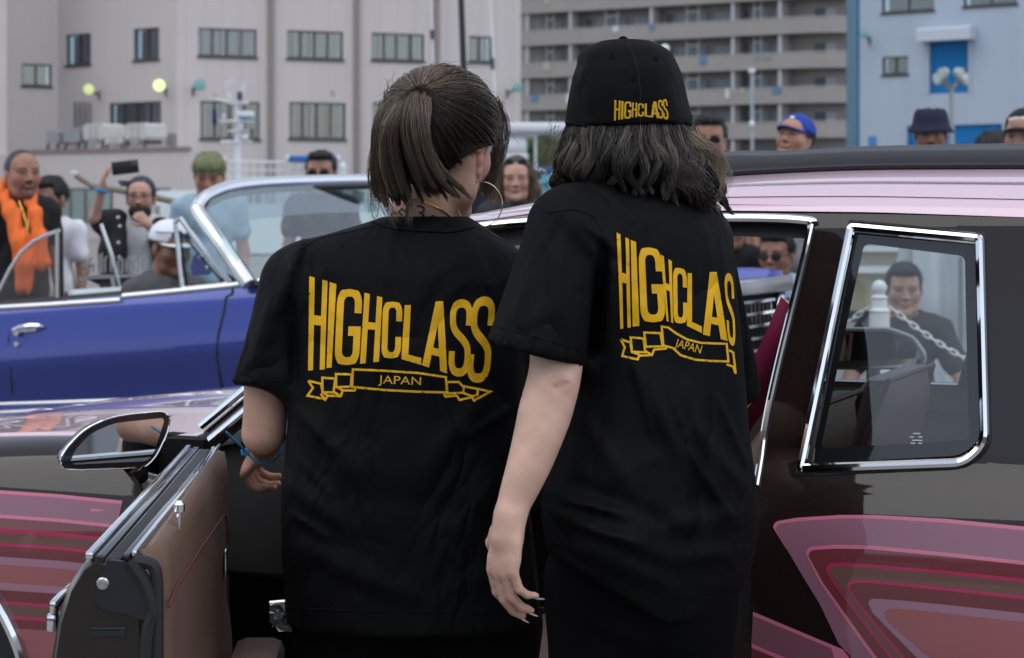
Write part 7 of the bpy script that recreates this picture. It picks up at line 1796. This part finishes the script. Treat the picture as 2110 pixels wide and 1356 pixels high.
lc = np.clip(hr.beta(1.3, 2.4, G) + .35*(np.cos(ang_) > .35) + .15*(u > .7), 0, 1)[:, None]*np.array([[1.0]]); lcol = np.array((.020, .016, .013))*(1-lc) + np.array((.145, .102, .070))*lc; lcol[np.sin(ang_) > .3] *= .5
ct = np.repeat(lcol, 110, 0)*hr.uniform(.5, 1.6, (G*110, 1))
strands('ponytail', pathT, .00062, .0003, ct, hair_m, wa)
# loose locks: long wisps at both sides and fly-aways
wis = []
for x0, y0, x1, y1, x2, y2, Y0 in ((775, 300, 768, 380, 800, 440, 3.45), (780, 250, 762, 350, 772, 425, 3.47), (1028, 210, 1042, 290, 1022, 375, 3.58), (1020, 200, 1045, 260, 1032, 330, 3.58), (800, 330, 790, 400, 815, 455, 3.42), (840, 400, 850, 430, 838, 455, 3.42)):
    for _ in range(26):
        j = hr.normal(0, 3.2, 6); wis.append([tuple(p) for p in spline([P(x0+j[0], y0+j[1], Y0), P(x1+j[2]*1.3, y1+j[3], Y0), P(x2+j[4]*2, y2+j[5]*3, Y0)], 4)])
for _ in range(110):
    a = hr.uniform(-2.9, .2); c0 = P(900 + 128*math.cos(a), 262 + 120*math.sin(a), 3.54); dv = Vector((-math.sin(a)*.9 + .35*math.cos(a) + hr.normal(0, .3), hr.normal(0, .3), -math.cos(a)*.9 - .35*math.sin(a) + hr.normal(0, .3)))*hr.uniform(.008, .035)*(1 if hr.random() < .6 else -1)
    wis.append([tuple(p) for p in spline([c0 - dv*.3, c0 + dv*.5 + Vector((0, 0, .003)), c0 + dv + Vector((hr.normal(0, .006), 0, -.003))], 4)])
strands('loose_hair', np.array(wis), .00036, .0002, pick_cols(len(wis), (.03, .022, .017), (.16, .11, .075), .1), hair_m, wa)
# side lock in front of the ear
sl = []
for _ in range(420):
    j = hr.normal(0, 1, 8); sl.append([tuple(p) for p in spline([P(1000+j[0]*8, 205+j[1]*8, 3.60+j[7]*.01), P(1022+j[2]*6, 270+j[3]*4, 3.62), P(1018+j[4]*7, 330+j[5]*4, 3.63), P(1002+j[6]*9, 385+j[3]*12, 3.64)], 3)])
strands('side_lock', np.array(sl), .0009, .0004, pick_cols(len(sl), (.03, .024, .022), (.16, .125, .11), .25), hair_m, wa)
nb2 = []
for _ in range(420):
    t = hr.uniform(0, 1); x0, y0 = 918 + 66*t + hr.normal(0, 4), 384 - 78*t + hr.normal(0, 5); l_ = hr.uniform(8, 26)
    nb2.append([tuple(p) for p in spline([P(x0 - 14, y0 - 22, 3.475 + .05*t), P(x0 - 2, y0 - 4, 3.480 + .05*t), P(x0 + hr.normal(0, 5), y0 + l_*.6, 3.487 + .05*t), P(x0 - 4 + hr.normal(0, 8), y0 + l_, 3.492 + .05*t)], 3)])
strands('nape_hair', np.array(nb2), .00045, .0002, pick_cols(len(nb2), (.014, .010, .008), (.09, .065, .048), .08), hair_m, wa)
# ear, hoops, necklace, wristband
q = Field(axis(P(985, 318, 3.53).x-.05, P(985, 318, 3.53).x+.05, .003), axis(3.45, 3.62, .003), axis(1.34, 1.47, .003))
q.chain([P(1005, 291, 3.535), P(998, 288, 3.525), P(989, 302, 3.515), P(984, 330, 3.512), P(982, 355, 3.515), P(981, 370, 3.52)], [.0065, .0075, .0085, .0085, .0075, .007], .006)
q.chain([P(1000, 300, 3.545), P(992, 330, 3.54), P(983, 366, 3.53)], [.006, .007, .006], .008)
ear = obj('ear', q.mesh(), hskin, wa, recalc=False, angle=180); at = ear.data.color_attributes.new('Col', 'FLOAT_COLOR', 'POINT'); at.data.foreach_set('color', np.tile(np.array([.58, .28, .22, 1], np.float32), (len(ear.data.vertices), 1)).ravel())
hoop_m = mat('hoop_metal', (.42, .36, .28), .22, metal=1.0)
for cx_, cy_, rx_, ry_, Y0 in ((989, 421, 46, 47, 3.51), (772, 405, 9, 45, 3.50)):
    e = thing('earring', 'large thin hoop earring hanging beside the visible ear' if cx_ > 900 else 'thin hoop earring half hidden beside the ponytail', 'earring', P(cx_, cy_+ry_, Y0), 'hoop earrings')
    q = MB(); q.tube([P(cx_ + rx_*math.cos(a), cy_ + ry_*math.sin(a), Y0 - .004*math.sin(a)) for a in np.linspace(0, 2*math.pi, 49)], .0009, 8); obj('hoop', q, hoop_m, e)
    q = MB(); q.tube([P(cx_-6, cy_-ry_-4, Y0), P(cx_-6, cy_-ry_+3, Y0)], .0015, 6); obj('ear_wire', q, hoop_m, e)
nk = thing('necklace', 'fine twisted gold chain around the tattooed neck', 'necklace', P(870, 430, 3.46))
pts = []
for t in np.linspace(0, 1, 60):
    x = 790 + 160*t; y = 404 + 10*t + 52*t**2.2 if False else interp(t, [(0, 414), (.25, 410), (.5, 414), (.75, 432), (1, 462)])
    d = P(x, y, 1) - Vector((0, 0, CAMZ)); h = bvAb.ray_cast(Vector((0, 0, CAMZ)), d.normalized())
    if h[0] is not None and h[0].y < 3.62: pts.append(h[0] - Vector((0, .0018, 0)) + Vector((.0006*math.sin(t*180), 0, .0006*math.cos(t*180))))
q = MB(); q.tube(pts, .0013, 6); obj('gold_chain', q, mat('gold', (.62, .40, .10), .25, metal=1.0), nk)
wbm = mat('cable_tie_blue', (.03, .24, .52), .4)
wbd = thing('wristband', 'blue cable-tie wristband with a long loose tail', 'wristband', wrA)
ax_ = (wrA-elA).normalized(); e1 = ax_.orthogonal().normalized(); e2 = ax_.cross(e1); cW = elA.lerp(wrA, .86)
q = MB(); q.tube([cW + (e1*math.cos(a) + e2*math.sin(a))*.031 for a in np.linspace(0, 2*math.pi, 33)], .0022, 6); obj('band_loop', q, wbm, wbd)
q = MB(); q.tube(spline([P(506, 932, 3.66), P(495, 918, 3.64), P(480, 905, 3.62), P(466, 890, 3.60)], 5), [.0024]*15 + [.0016], 6); obj('band_tail', q, wbm, wbd)
q = MB(); q.bbox((-.007, -.005, -.006), (.007, .005, .006), .002, Matrix.Translation(P(505, 932, 3.66))); obj('band_clasp', q, wbm, wbd)

# ================= woman with the cap
wb_ = thing('person', 'woman with black cap and wavy highlighted hair in black club T-shirt', 'person', (P(1340, 900, 3.2).x, 3.2, 0), 'women at the open door')
yB = lambda y: interp(y, [(370, 3.24), (500, 3.21), (800, 3.18), (1250, 3.16)])
rowsB = [(352, 1235, 1370), (366, 1205, 1400), (380, 1178, 1428), (400, 1150, 1455), (430, 1122, 1482), (470, 1120, 1500), (520, 1140, 1508), (600, 1165, 1515), (700, 1185, 1526), (800, 1192, 1534), (880, 1176, 1540), (960, 1140, 1550), (1040, 1122, 1560), (1110, 1132, 1560), (1180, 1150, 1545), (1256, 1165, 1515)]
ryB = lambda y: interp(y, [(352, .050), (380, .075), (430, .095), (520, .112), (800, .115), (1040, .125), (1256, .125)])
S = Field(axis(-.11, .46, .0062), axis(2.93, 3.52, .0062), axis(.60, 1.38, .0062))
YAWB = math.radians(38)
S.loft([(z, cx_, cy_, rx_*1.13, rx_*(.78 if z < 1.3 else .70)) for z, cx_, cy_, rx_, ry_ in lev(rowsB, yB, ryB)], .03, 2.25, YAWB)
S.cap(P(1180, 470, 3.13), P(1103, 728, 3.06), .066, .0735, .04, flat=True, hem=P(1103-62, 728+250, 3.06)-P(1103, 728, 3.06))
S.cap(P(1440, 500, 3.33), P(1508, 815, 3.46), .052, .050, .04, flat=True)
# hem sweeps up at the side
S.cut(P(1240, 1205, 3.08), Vector((-.62, -.15, -1)))
S.warp(folds([(1270, 470, 1255, 700, 14, .006), (1245, 500, 1225, 720, 12, -.009), (1180, 440, 1275, 520, 12, .006), (1150, 430, 1260, 560, 12, .004), (1330, 760, 1420, 1010, 20, .007), (1415, 800, 1500, 1060, 18, .006), (1360, 900, 1470, 1080, 20, -.005), (1130, 1010, 1330, 1075, 16, .007), (1140, 1050, 1380, 1150, 18, .006), (1190, 1000, 1420, 1110, 22, -.005), (1300, 1100, 1530, 1060, 22, .005), (1440, 880, 1535, 1010, 14, .005), (1190, 850, 1300, 1000, 18, .004), (1380, 560, 1400, 700, 22, .003), (1090, 560, 1050, 690, 14, .004), (1150, 520, 1130, 720, 16, .004), (1200, 1130, 1400, 1215, 20, .004), (1400, 1150, 1530, 1140, 18, .004), (1300, 720, 1345, 900, 7, .004), (1365, 760, 1450, 1000, 7, .004), (1150, 1030, 1300, 1060, 6, .004), (1160, 1075, 1330, 1125, 6, .004), (1230, 560, 1215, 740, 6, -.006), (1420, 930, 1520, 1085, 7, .004), (1480, 820, 1540, 960, 6, .004), (1100, 470, 1160, 560, 6, .003)], 3.3))
teeB = S.mesh(); obj('tshirt', teeB, tee, wb_, recalc=False, angle=180); bvB = bvh_of(teeB)
for pts_ in (((1018, 672), (1080, 688), (1150, 708), (1200, 724)), ((1130, 1010), (1145, 1070), (1190, 1130), (1270, 1185), (1380, 1226), (1500, 1232)), ((1125, 440), (1180, 433), (1225, 450), (1245, 500), (1240, 570)), ((1205, 380), (1260, 374), (1330, 376), (1400, 388))): seam_line(pts_, bvB, wb_)
hcB = P(1300, 240, 3.26); RB = rot_zyx(3.05, .12, .04)
wrB = P(1050, 1068, 3.00)
B_ = Field(axis(-.10, .50, .012, [(P(985, 1100, 3.0).x, P(1090, 1100, 3.0).x, .0034), (P(1080, 900, 3.0).x, .12, .006)]), axis(2.90, 3.75, .012, [(2.93, 3.10, .0036)]), axis(.0, 1.62, .02, [(.66, .87, .0036), (.87, 1.12, .0048), (1.28, 1.60, .008)]))
add_person_core(B_, 3.18, .78, P(1350, 900, 3.19).x, .060)
B_.chain([P(1340, 430, 3.24), P(1330, 370, 3.25), P(1310, 300, 3.26)], [.060, .052, .048], .03)
add_head(B_, hcB, RB, .95, True, neck=False)
_ap = spline([P(1170, 500, 3.13), P(1152, 650, 3.09), P(1145, 760, 3.055), P(1126, 840, 3.04), P(1096, 940, 3.02), P(1062, 1030, 3.007), wrB], 5); _ar = [interp(i/(len(_ap)-1), [(0, .045), (.17, .0415), (.34, .0385), (.42, .0388), (.52, .0392), (.68, .0325), (.85, .0240), (1, .0200)]) for i in range(len(_ap))]
B_.chain(_ap, _ar, .0015)
B_.ell(P(1160, 790, 3.024), (.012, .010, .011), None, .012)
B_.cap(P(1146, 799, 3.009), P(1174, 787, 3.011), .0034, .0030, .005, True); B_.cap(P(1150, 778, 3.008), P(1172, 774, 3.010), .0028, .0024, .005, True)
hd_ = Vector((-.13, -.02, -1)); hn_ = Vector((-.80, -.60, .08))
tipsB = fingers(B_, wrB + Vector((-.001, 0, -.008)), hd_, hn_, .86, (.42, .40, .44, .52), .55, k=.005, spread=.0, side=1)
B_.chain([P(1445, 520, 3.34), P(1508, 800, 3.45), P(1480, 900, 3.65)], [.045, .036, .024], .02)
bB = obj('body', B_.mesh(), hskin, wb_, recalc=False, angle=180)
head_colors(bB.data, hcB, np.array(RB), .95, (.60, .385, .30), (.4, .14, .12), (.03, .02, .015))
ca = bB.data.color_attributes['Col']; n = len(bB.data.vertices); co = np.empty(n*3, np.float32); bB.data.vertices.foreach_get('co', co); co = co.reshape(-1, 3); cc = np.empty(n*4, np.float32); ca.data.foreach_get('color', cc); cc = cc.reshape(-1, 4)
px_ = CX + co[:, 0]*FPX/co[:, 1]; py_ = HY - (co[:, 2]-CAMZ)*FPX/co[:, 1]
rd = np.clip(1-np.hypot((px_-1158)/30, (py_-792)/24), 0, 1)*(co[:, 1] < 3.05); cc[:, :3] = cc[:, :3]*(1-.55*rd[:, None]) + np.array((.42, .16, .12))*.55*rd[:, None]
hnd = np.clip((py_-1140)/120, 0, 1)*(px_ < 1100)*(co[:, 1] < 3.15); cc[:, :3] = cc[:, :3]*(1-.45*hnd[:, None]) + np.array((.56, .26, .20))*.45*hnd[:, None]
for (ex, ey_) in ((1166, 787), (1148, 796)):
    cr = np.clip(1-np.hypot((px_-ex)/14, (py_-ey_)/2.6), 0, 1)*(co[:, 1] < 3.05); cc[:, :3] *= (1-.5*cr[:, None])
ca.data.foreach_set('color', cc.ravel())
for i, (tp_i, dr) in enumerate(tipsB):
    if i == 0: continue
    q = MB(); b = dr.orthogonal().normalized(); R3 = dr.to_track_quat('Z', 'Y').to_matrix(); nb_ = (hn_ - dr*hn_.dot(dr)).normalized(); R3 = Matrix((dr.cross(nb_), nb_, dr)).transposed(); q.ell(tp_i + dr*.007 + nb_*.0045, (.0045, .0016, .0095), R3, 12, 8); obj('fingernail', q, mat('nail_gold', (.70, .60, .46), .25, coat=.6) if i < 3 else mat('nail_grey', (.30, .32, .36), .25, coat=.6), wb_)
T = Field(axis(P(1100, 1200, 3.15).x, P(1540, 1200, 3.15).x, .010), axis(2.98, 3.42, .010), axis(.04, .86, .010))
xb = P(1325, 1200, 3.17).x
T.ell(Vector((xb, 3.18, .72)), (.140, .118, .14), None, .03)
T.chain([Vector((xb-.066, 3.17, .74)), Vector((xb-.064, 3.16, .44)), Vector((xb-.06, 3.18, .10))], [.082, .074, .06], .03); T.chain([Vector((xb+.062, 3.19, .74)), Vector((xb+.062, 3.18, .44)), Vector((xb+.06, 3.20, .10))], [.080, .072, .06], .03)
T.warp(folds([(1190, 1230, 1330, 1290, 14, .004), (1200, 1270, 1340, 1330, 14, .004), (1350, 1300, 1355, 1500, 10, -.006), (1150, 1150, 1146, 1420, 6, .003)], 3.2))
obj('trousers', T.mesh(), denim, wb_, recalc=False, angle=180)
for dx in (-.06, .06):
    q = MB(); q.ell(Vector((xb+dx, 3.24, .05)), (.045, .13, .05)); obj('shoe', q, mat('shoe', (.03, .03, .03), .6), wb_)
# print
zB_ = lambda *p: zq(3.082, 980, 420, *p)
quadsB = [('H', (892, 183), (972, 225), (985, 785), (917, 795)), ('I', (983, 230), (1017, 243), (1040, 775), (997, 780)), ('G', (1031, 272), (1172, 282), (1209, 752), (1048, 756)), ('H', (1172, 322), (1243, 365), (1253, 758), (1212, 745)), ('C', (1250, 400), (1337, 415), (1342, 760), (1255, 762)), ('L', (1343, 440), (1424, 446), (1434, 822), (1338, 775)), ('A', (1427, 435), (1583, 432), (1597, 872), (1440, 830)), ('S', (1573, 438), (1632, 445), (1648, 915), (1598, 885))]
for L_ in quadsB: obj('print_letter', decal([letter(L_[0], zB_(*L_[1:]))], 4, bvB), gold_print, wb_, recalc=False, angle=180)
ribbon_print([([(1180, 780), (1220, 785), (1275, 825), (1340, 862), (1430, 884), (1590, 890), (1602, 1002), (1480, 998), (1390, 990), (1300, 962), (1250, 915), (1190, 900)], True), ([(1070, 818), (1172, 822), (1186, 906), (1080, 908)], True), ([(985, 848), (1066, 856), (1076, 944), (992, 940)], True), ([(922, 860), (984, 882), (992, 942), (1040, 960), (1028, 990), (932, 966), (948, 912), (922, 860)], False), ([(1040, 966), (1118, 962), (1132, 926), (1205, 920), (1212, 905)], False), ([(1118, 962), (1078, 935)], False), ([(1605, 930), (1632, 945), (1648, 1080)], False), ([(1590, 1020), (1632, 1035), (1645, 1075)], False)], bvB, wb_, zB_, 4.4)
word_print('JAPAN', 980+1346/3.082, 420+912/3.082, 55, 22, .28, bvB, wb_, gold_print)
# cap
cap_ = thing('baseball_cap', 'black baseball cap with gold embroidered lettering worn by a woman', 'cap', P(1295, 258, 3.2)); capm = mat('cap_cloth', (.0036, .0037, .0046), .7, bump=.25, bscale=900, spec=.10)
Cc = Field(axis(P(1150, 200, 3.2).x, P(1445, 200, 3.2).x, .004), axis(3.06, 3.44, .004), axis(1.40, 1.58, .004))
Cc.loft(lev([(92, 1245, 1335), (97, 1228, 1352), (108, 1208, 1374), (125, 1194, 1391), (150, 1182, 1404), (180, 1175, 1412), (210, 1170, 1418), (235, 1166, 1425), (264, 1164, 1428)], lambda y: 3.25, lambda y: interp(y, [(92, .04), (97, .055), (108, .075), (125, .092), (150, .106), (200, .114), (264, .117)])), .0, 2.1)
Cc.ell(P(1288, 120, 3.25), (.073, .085, .0290), None, .012)
Cc.cut(P(1295, 258, 3.14), Vector((.085, -.10, -1)))
Cc.warp(folds([(1185, 170, 1205, 240, 8, -.0025), (1205, 150, 1215, 225, 8, .002), (1290, 84, 1318, 240, 1.6, -.0022), (1395, 150, 1412, 235, 9, -.002), (1215, 110, 1190, 180, 6, .002), (1250, 150, 1290, 240, 30, .002), (1350, 120, 1370, 240, 30, .0018)], 3.25))
capmb = Cc.mesh(); obj('cap_crown', capmb, capm, cap_, recalc=False, angle=180); bvC = bvh_of(capmb)
def surf_line(pts, bv, r, off=.0, n=6):
    L3 = []
    for p in spline([Vector((x, y, 0)) for x, y in pts], n):
        d = P(p.x, p.y, 1) - Vector((0, 0, CAMZ)); h = bv.ray_cast(Vector((0, 0, CAMZ)), d.normalized())
        if h[0] is not None: L3.append(h[0] - d.normalized()*off)
    return MB().tube(L3, r, 6)
seamm = mat('cap_seam', (.004, .004, .005), .9)
obj('cap_seam', surf_line([(1292, 88), (1306, 115), (1315, 150), (1320, 200), (1320, 258)], bvC, .0008), seamm, cap_); obj('cap_seam', surf_line([(1240, 100), (1212, 140), (1195, 190), (1185, 250)], bvC, .0008), seamm, cap_); obj('cap_seam', surf_line([(1340, 95), (1375, 130), (1395, 180), (1408, 235)], bvC, .0007), seamm, cap_)
obj('cap_hem', surf_line([(1166, 250), (1200, 257), (1250, 261), (1300, 262), (1350, 260), (1400, 252), (1426, 240)], bvC, .0022, .0), capm, cap_)
for x, y in ((1260, 117), (1352, 121)):
    d = P(x, y, 1) - Vector((0, 0, CAMZ)); h = bvC.ray_cast(Vector((0, 0, CAMZ)), d.normalized())
    if h[0] is not None:
        q = MB(); M = Matrix.Translation(h[0]) @ h[1].to_track_quat('Z', 'Y').to_matrix().to_4x4(); q.tube([M @ Vector((.0032*math.cos(a), .0032*math.sin(a), .0004)) for a in np.linspace(0, 2*math.pi, 17)], .0010, 6); obj('cap_eyelet', q, capm, cap_)
q = MB(); q.ell(P(1284, 80, 3.25), (.0072, .0072, .0042)); obj('cap_button', q, capm, cap_)
q = MB(); rows = []
for r in np.linspace(0, 1, 5): rows.append([Vector((P(1295, 245, 3.25).x + .09*math.sin(a), 3.255 + .108*math.cos(a) + .07*r*max(0, math.cos(a))**.7, P(1295, 250, 3.25).z - .012*r - .014*math.sin(a)**2)) for a in np.linspace(-1.2, 1.2, 15)])
q.grid(rows); obj('cap_brim', q, capm, cap_, solid=.004)
zC_ = lambda *p: zq(3.638, 980, 60, *p)
embm = mat('embroidery_gold', (.68, .40, .02), .55, spec=.25, bump=.5, bscale=1500)
for L_ in [('H', (1043, 533), (1088, 538), (1083, 680), (1040, 688)), ('I', (1093, 540), (1110, 543), (1107, 676), (1089, 679)), ('G', (1115, 543), (1168, 546), (1165, 672), (1112, 674)), ('H', (1173, 552), (1210, 556), (1208, 662), (1168, 664)), ('C', (1216, 558), (1260, 560), (1260, 658), (1213, 657)), ('L', (1267, 560), (1312, 560), (1314, 664), (1265, 656)), ('A', (1308, 545), (1376, 543), (1370, 670), (1312, 662)), ('S', (1366, 533), (1398, 531), (1408, 673), (1360, 670)), ('S', (1400, 528), (1430, 527), (1443, 681), (1404, 677))]:
    obj('cap_letter', decal([letter(L_[0], zC_(*L_[1:]))], 2, bvC, .0016), embm, cap_, recalc=False, angle=180, solid=.0016)
# hair below the cap
HB = Field(axis(P(1135, 300, 3.2).x, P(1480, 300, 3.2).x, .0055), axis(3.08, 3.44, .0055), axis(1.27, 1.46, .0055))
HB.ell(P(1300, 275, 3.25), (.094, .104, .060), None, .02); HB.ell(P(1300, 335, 3.24), (.098, .098, .055), None, .03); HB.ell(P(1390, 365, 3.24), (.045, .075, .045), None, .03)
HB.ell(P(1290, 330, 3.37), (.07, .09, .12), None, .02, True)
HB.cut(P(1300, 252, 3.2), (0, 0, 1))
obj('hair', HB.mesh(), mat('hair_dark_base', (.016, .012, .010), .6, bump=.5, bscale=300), wb_, recalc=False, angle=180)
G = 84; K = 18
th = np.concatenate([np.linspace(-1.75, 1.75, 48) + hr.normal(0, .03, 48), hr.uniform(-1.7, 1.7, 36)]); inner = np.r_[np.zeros(48), np.ones(36)]*.75 + hr.uniform(0, .2, G)
rx_, ry_ = .093, .108; cx0 = P(1296, 255, 3.25).x; s_ = np.linspace(0, 1, K)[None]
z0 = P(0, 249, 3.2).z + hr.uniform(-.003, .003, G); ln_ = hr.uniform(.096, .128, G)*np.where(th > .6, 1.22, 1.0)*np.where(np.abs(th) < .5, .95, 1.0)
grow = .93 + (.24*np.sin(np.clip(s_*1.15, 0, 1)*np.pi*.60))*(1-inner[:, None]*.75)
ph = hr.uniform(0, 6.28, G)[:, None]; am = hr.uniform(.5, 1.2, G)[:, None]
wv = np.sin(s_*8.5 + ph)*(.001 + .015*s_)*am; ci = np.clip(s_-.58, 0, 1)**1.3*hr.uniform(-.02, .15, G)[:, None]
X_ = cx0 + np.sin(th)[:, None]*rx_*grow + wv + np.where(th[:, None] > .75, np.clip(s_-.15, 0, 1)**1.15*.05*(1-inner[:, None]), 0)
Yh = 3.25 - np.cos(th)[:, None]*ry_*grow + ci*.7 + .5*wv*np.cos(ph)
Zh = z0[:, None] - s_*ln_[:, None] + ci*.35
pathB = locks(np.stack([X_, Yh, Zh], -1), 130, np.where(inner < .4, .0062, .0070), hr, .30, .75)
lc = np.zeros(G); r_ = hr.random(G); out_l = inner < .4
lc[out_l & (th < -.75) & (r_ < .48)] = .75; lc[out_l & (np.abs(th) < .75) & (r_ < .16)] = .5; lc[out_l & (th > .95) & (r_ < .7)] = .9; lc[out_l & (th > .4) & (th < .95) & (r_ < .2)] = .5
lcol = np.array((.0105, .0080, .0075))*(1-lc[:, None]) + np.array((.135, .104, .080))*lc[:, None]
cb = np.repeat(lcol, 130, 0)*hr.uniform(.5, 1.6, (G*130, 1)); mixm = hr.random(G*130) < .06; cb[mixm] = np.array((.12, .095, .072))*hr.uniform(.5, 1.2, (mixm.sum(), 1))
strands('wavy_hair', pathB, .0006, .00035, cb, hair_m, wb_)
# windblown ends at the side of the face and fly-aways
fl = []
for _ in range(330):
    j = hr.normal(0, 1, 10); e = hr.uniform(0, 1)
    fl.append([tuple(p) for p in spline([P(1408+j[0]*8, 262+j[1]*4, 3.22), P(1432+j[2]*10, 295+j[3]*8, 3.22+j[8]*.02), P(1462+e*14+j[4]*10, 322+j[5]*12, 3.22), P(1470+e*18+j[6]*12, 355+j[7]*20, 3.22), P(1455+e*22+j[2]*14, 385+j[9]*22, 3.22)], 3)])
strands('windblown_hair', np.array(fl), .0005, .0002, pick_cols(len(fl), (.14, .105, .075), (.33, .26, .18), .2), hair_m, wb_)
fw_ = []
for _ in range(110):
    sd = 1 if hr.random() < .6 else -1; j = hr.normal(0, 1, 6); x0 = 1425 if sd > 0 else 1152
    fw_.append([tuple(p) for p in spline([P(x0+j[0]*12, 290+j[1]*25, 3.22), P(x0+sd*(14+abs(j[2])*14), 320+j[3]*25, 3.22), P(x0+sd*(18+abs(j[4])*26), 345+j[5]*32, 3.22)], 4)])
_lh = strands('loose_hair', np.array(fw_), .0003, .00018, pick_cols(len(fw_), (.08, .06, .045), (.25, .19, .13), .2), hair_m, wb_)
tl_ = []
for _ in range(700):
    j = hr.normal(0, 1, 8); tl_.append([tuple(p) for p in spline([P(1385+j[0]*22, 330+j[1]*12, 3.16), P(1420+j[2]*16, 365+j[3]*8, 3.15), P(1440+j[4]*12, 395+j[5]*8, 3.16), P(1446+j[6]*10, 418+j[7]*10, 3.18)], 3)])
strands('side_curl', np.array(tl_), .0009, .0005, pick_cols(len(tl_), (.009, .007, .0065), (.06, .045, .038), .04), hair_m, wb_)
_lh['kind'] = 'stuff'
# clear crumpled sleeve hanging at the hip by the door sill
bg_ = thing('plastic_sleeve', 'crumpled shiny clear plastic sleeve at the hip of the ponytailed woman', 'plastic bag', P(582, 1300, 3.40))
q = MB(); rp = random.Random(8); rows = []
for j in range(9):
    rows.append([P(558 + 52*i/7 + rp.uniform(-3, 3) + (4 if j > 6 else 0), 1243 + 58*j/8 + rp.uniform(-3, 3) + (-10 if (i < 2 and j > 5) else 0), 3.42 + rp.uniform(-.008, .008)) for i in range(8)])
q.grid(rows); obj('sleeve_film', q, mat('crumpled_film', (.30, .32, .34), .12, metal=.7), bg_, smooth=False, solid=.002)
q = MB(); q.tube([P(556, 1243, 3.418), P(612, 1238, 3.418)], .004, 6); obj('sleeve_edge', q, mat('film_edge', (.7, .72, .74), .2, metal=.6), bg_)
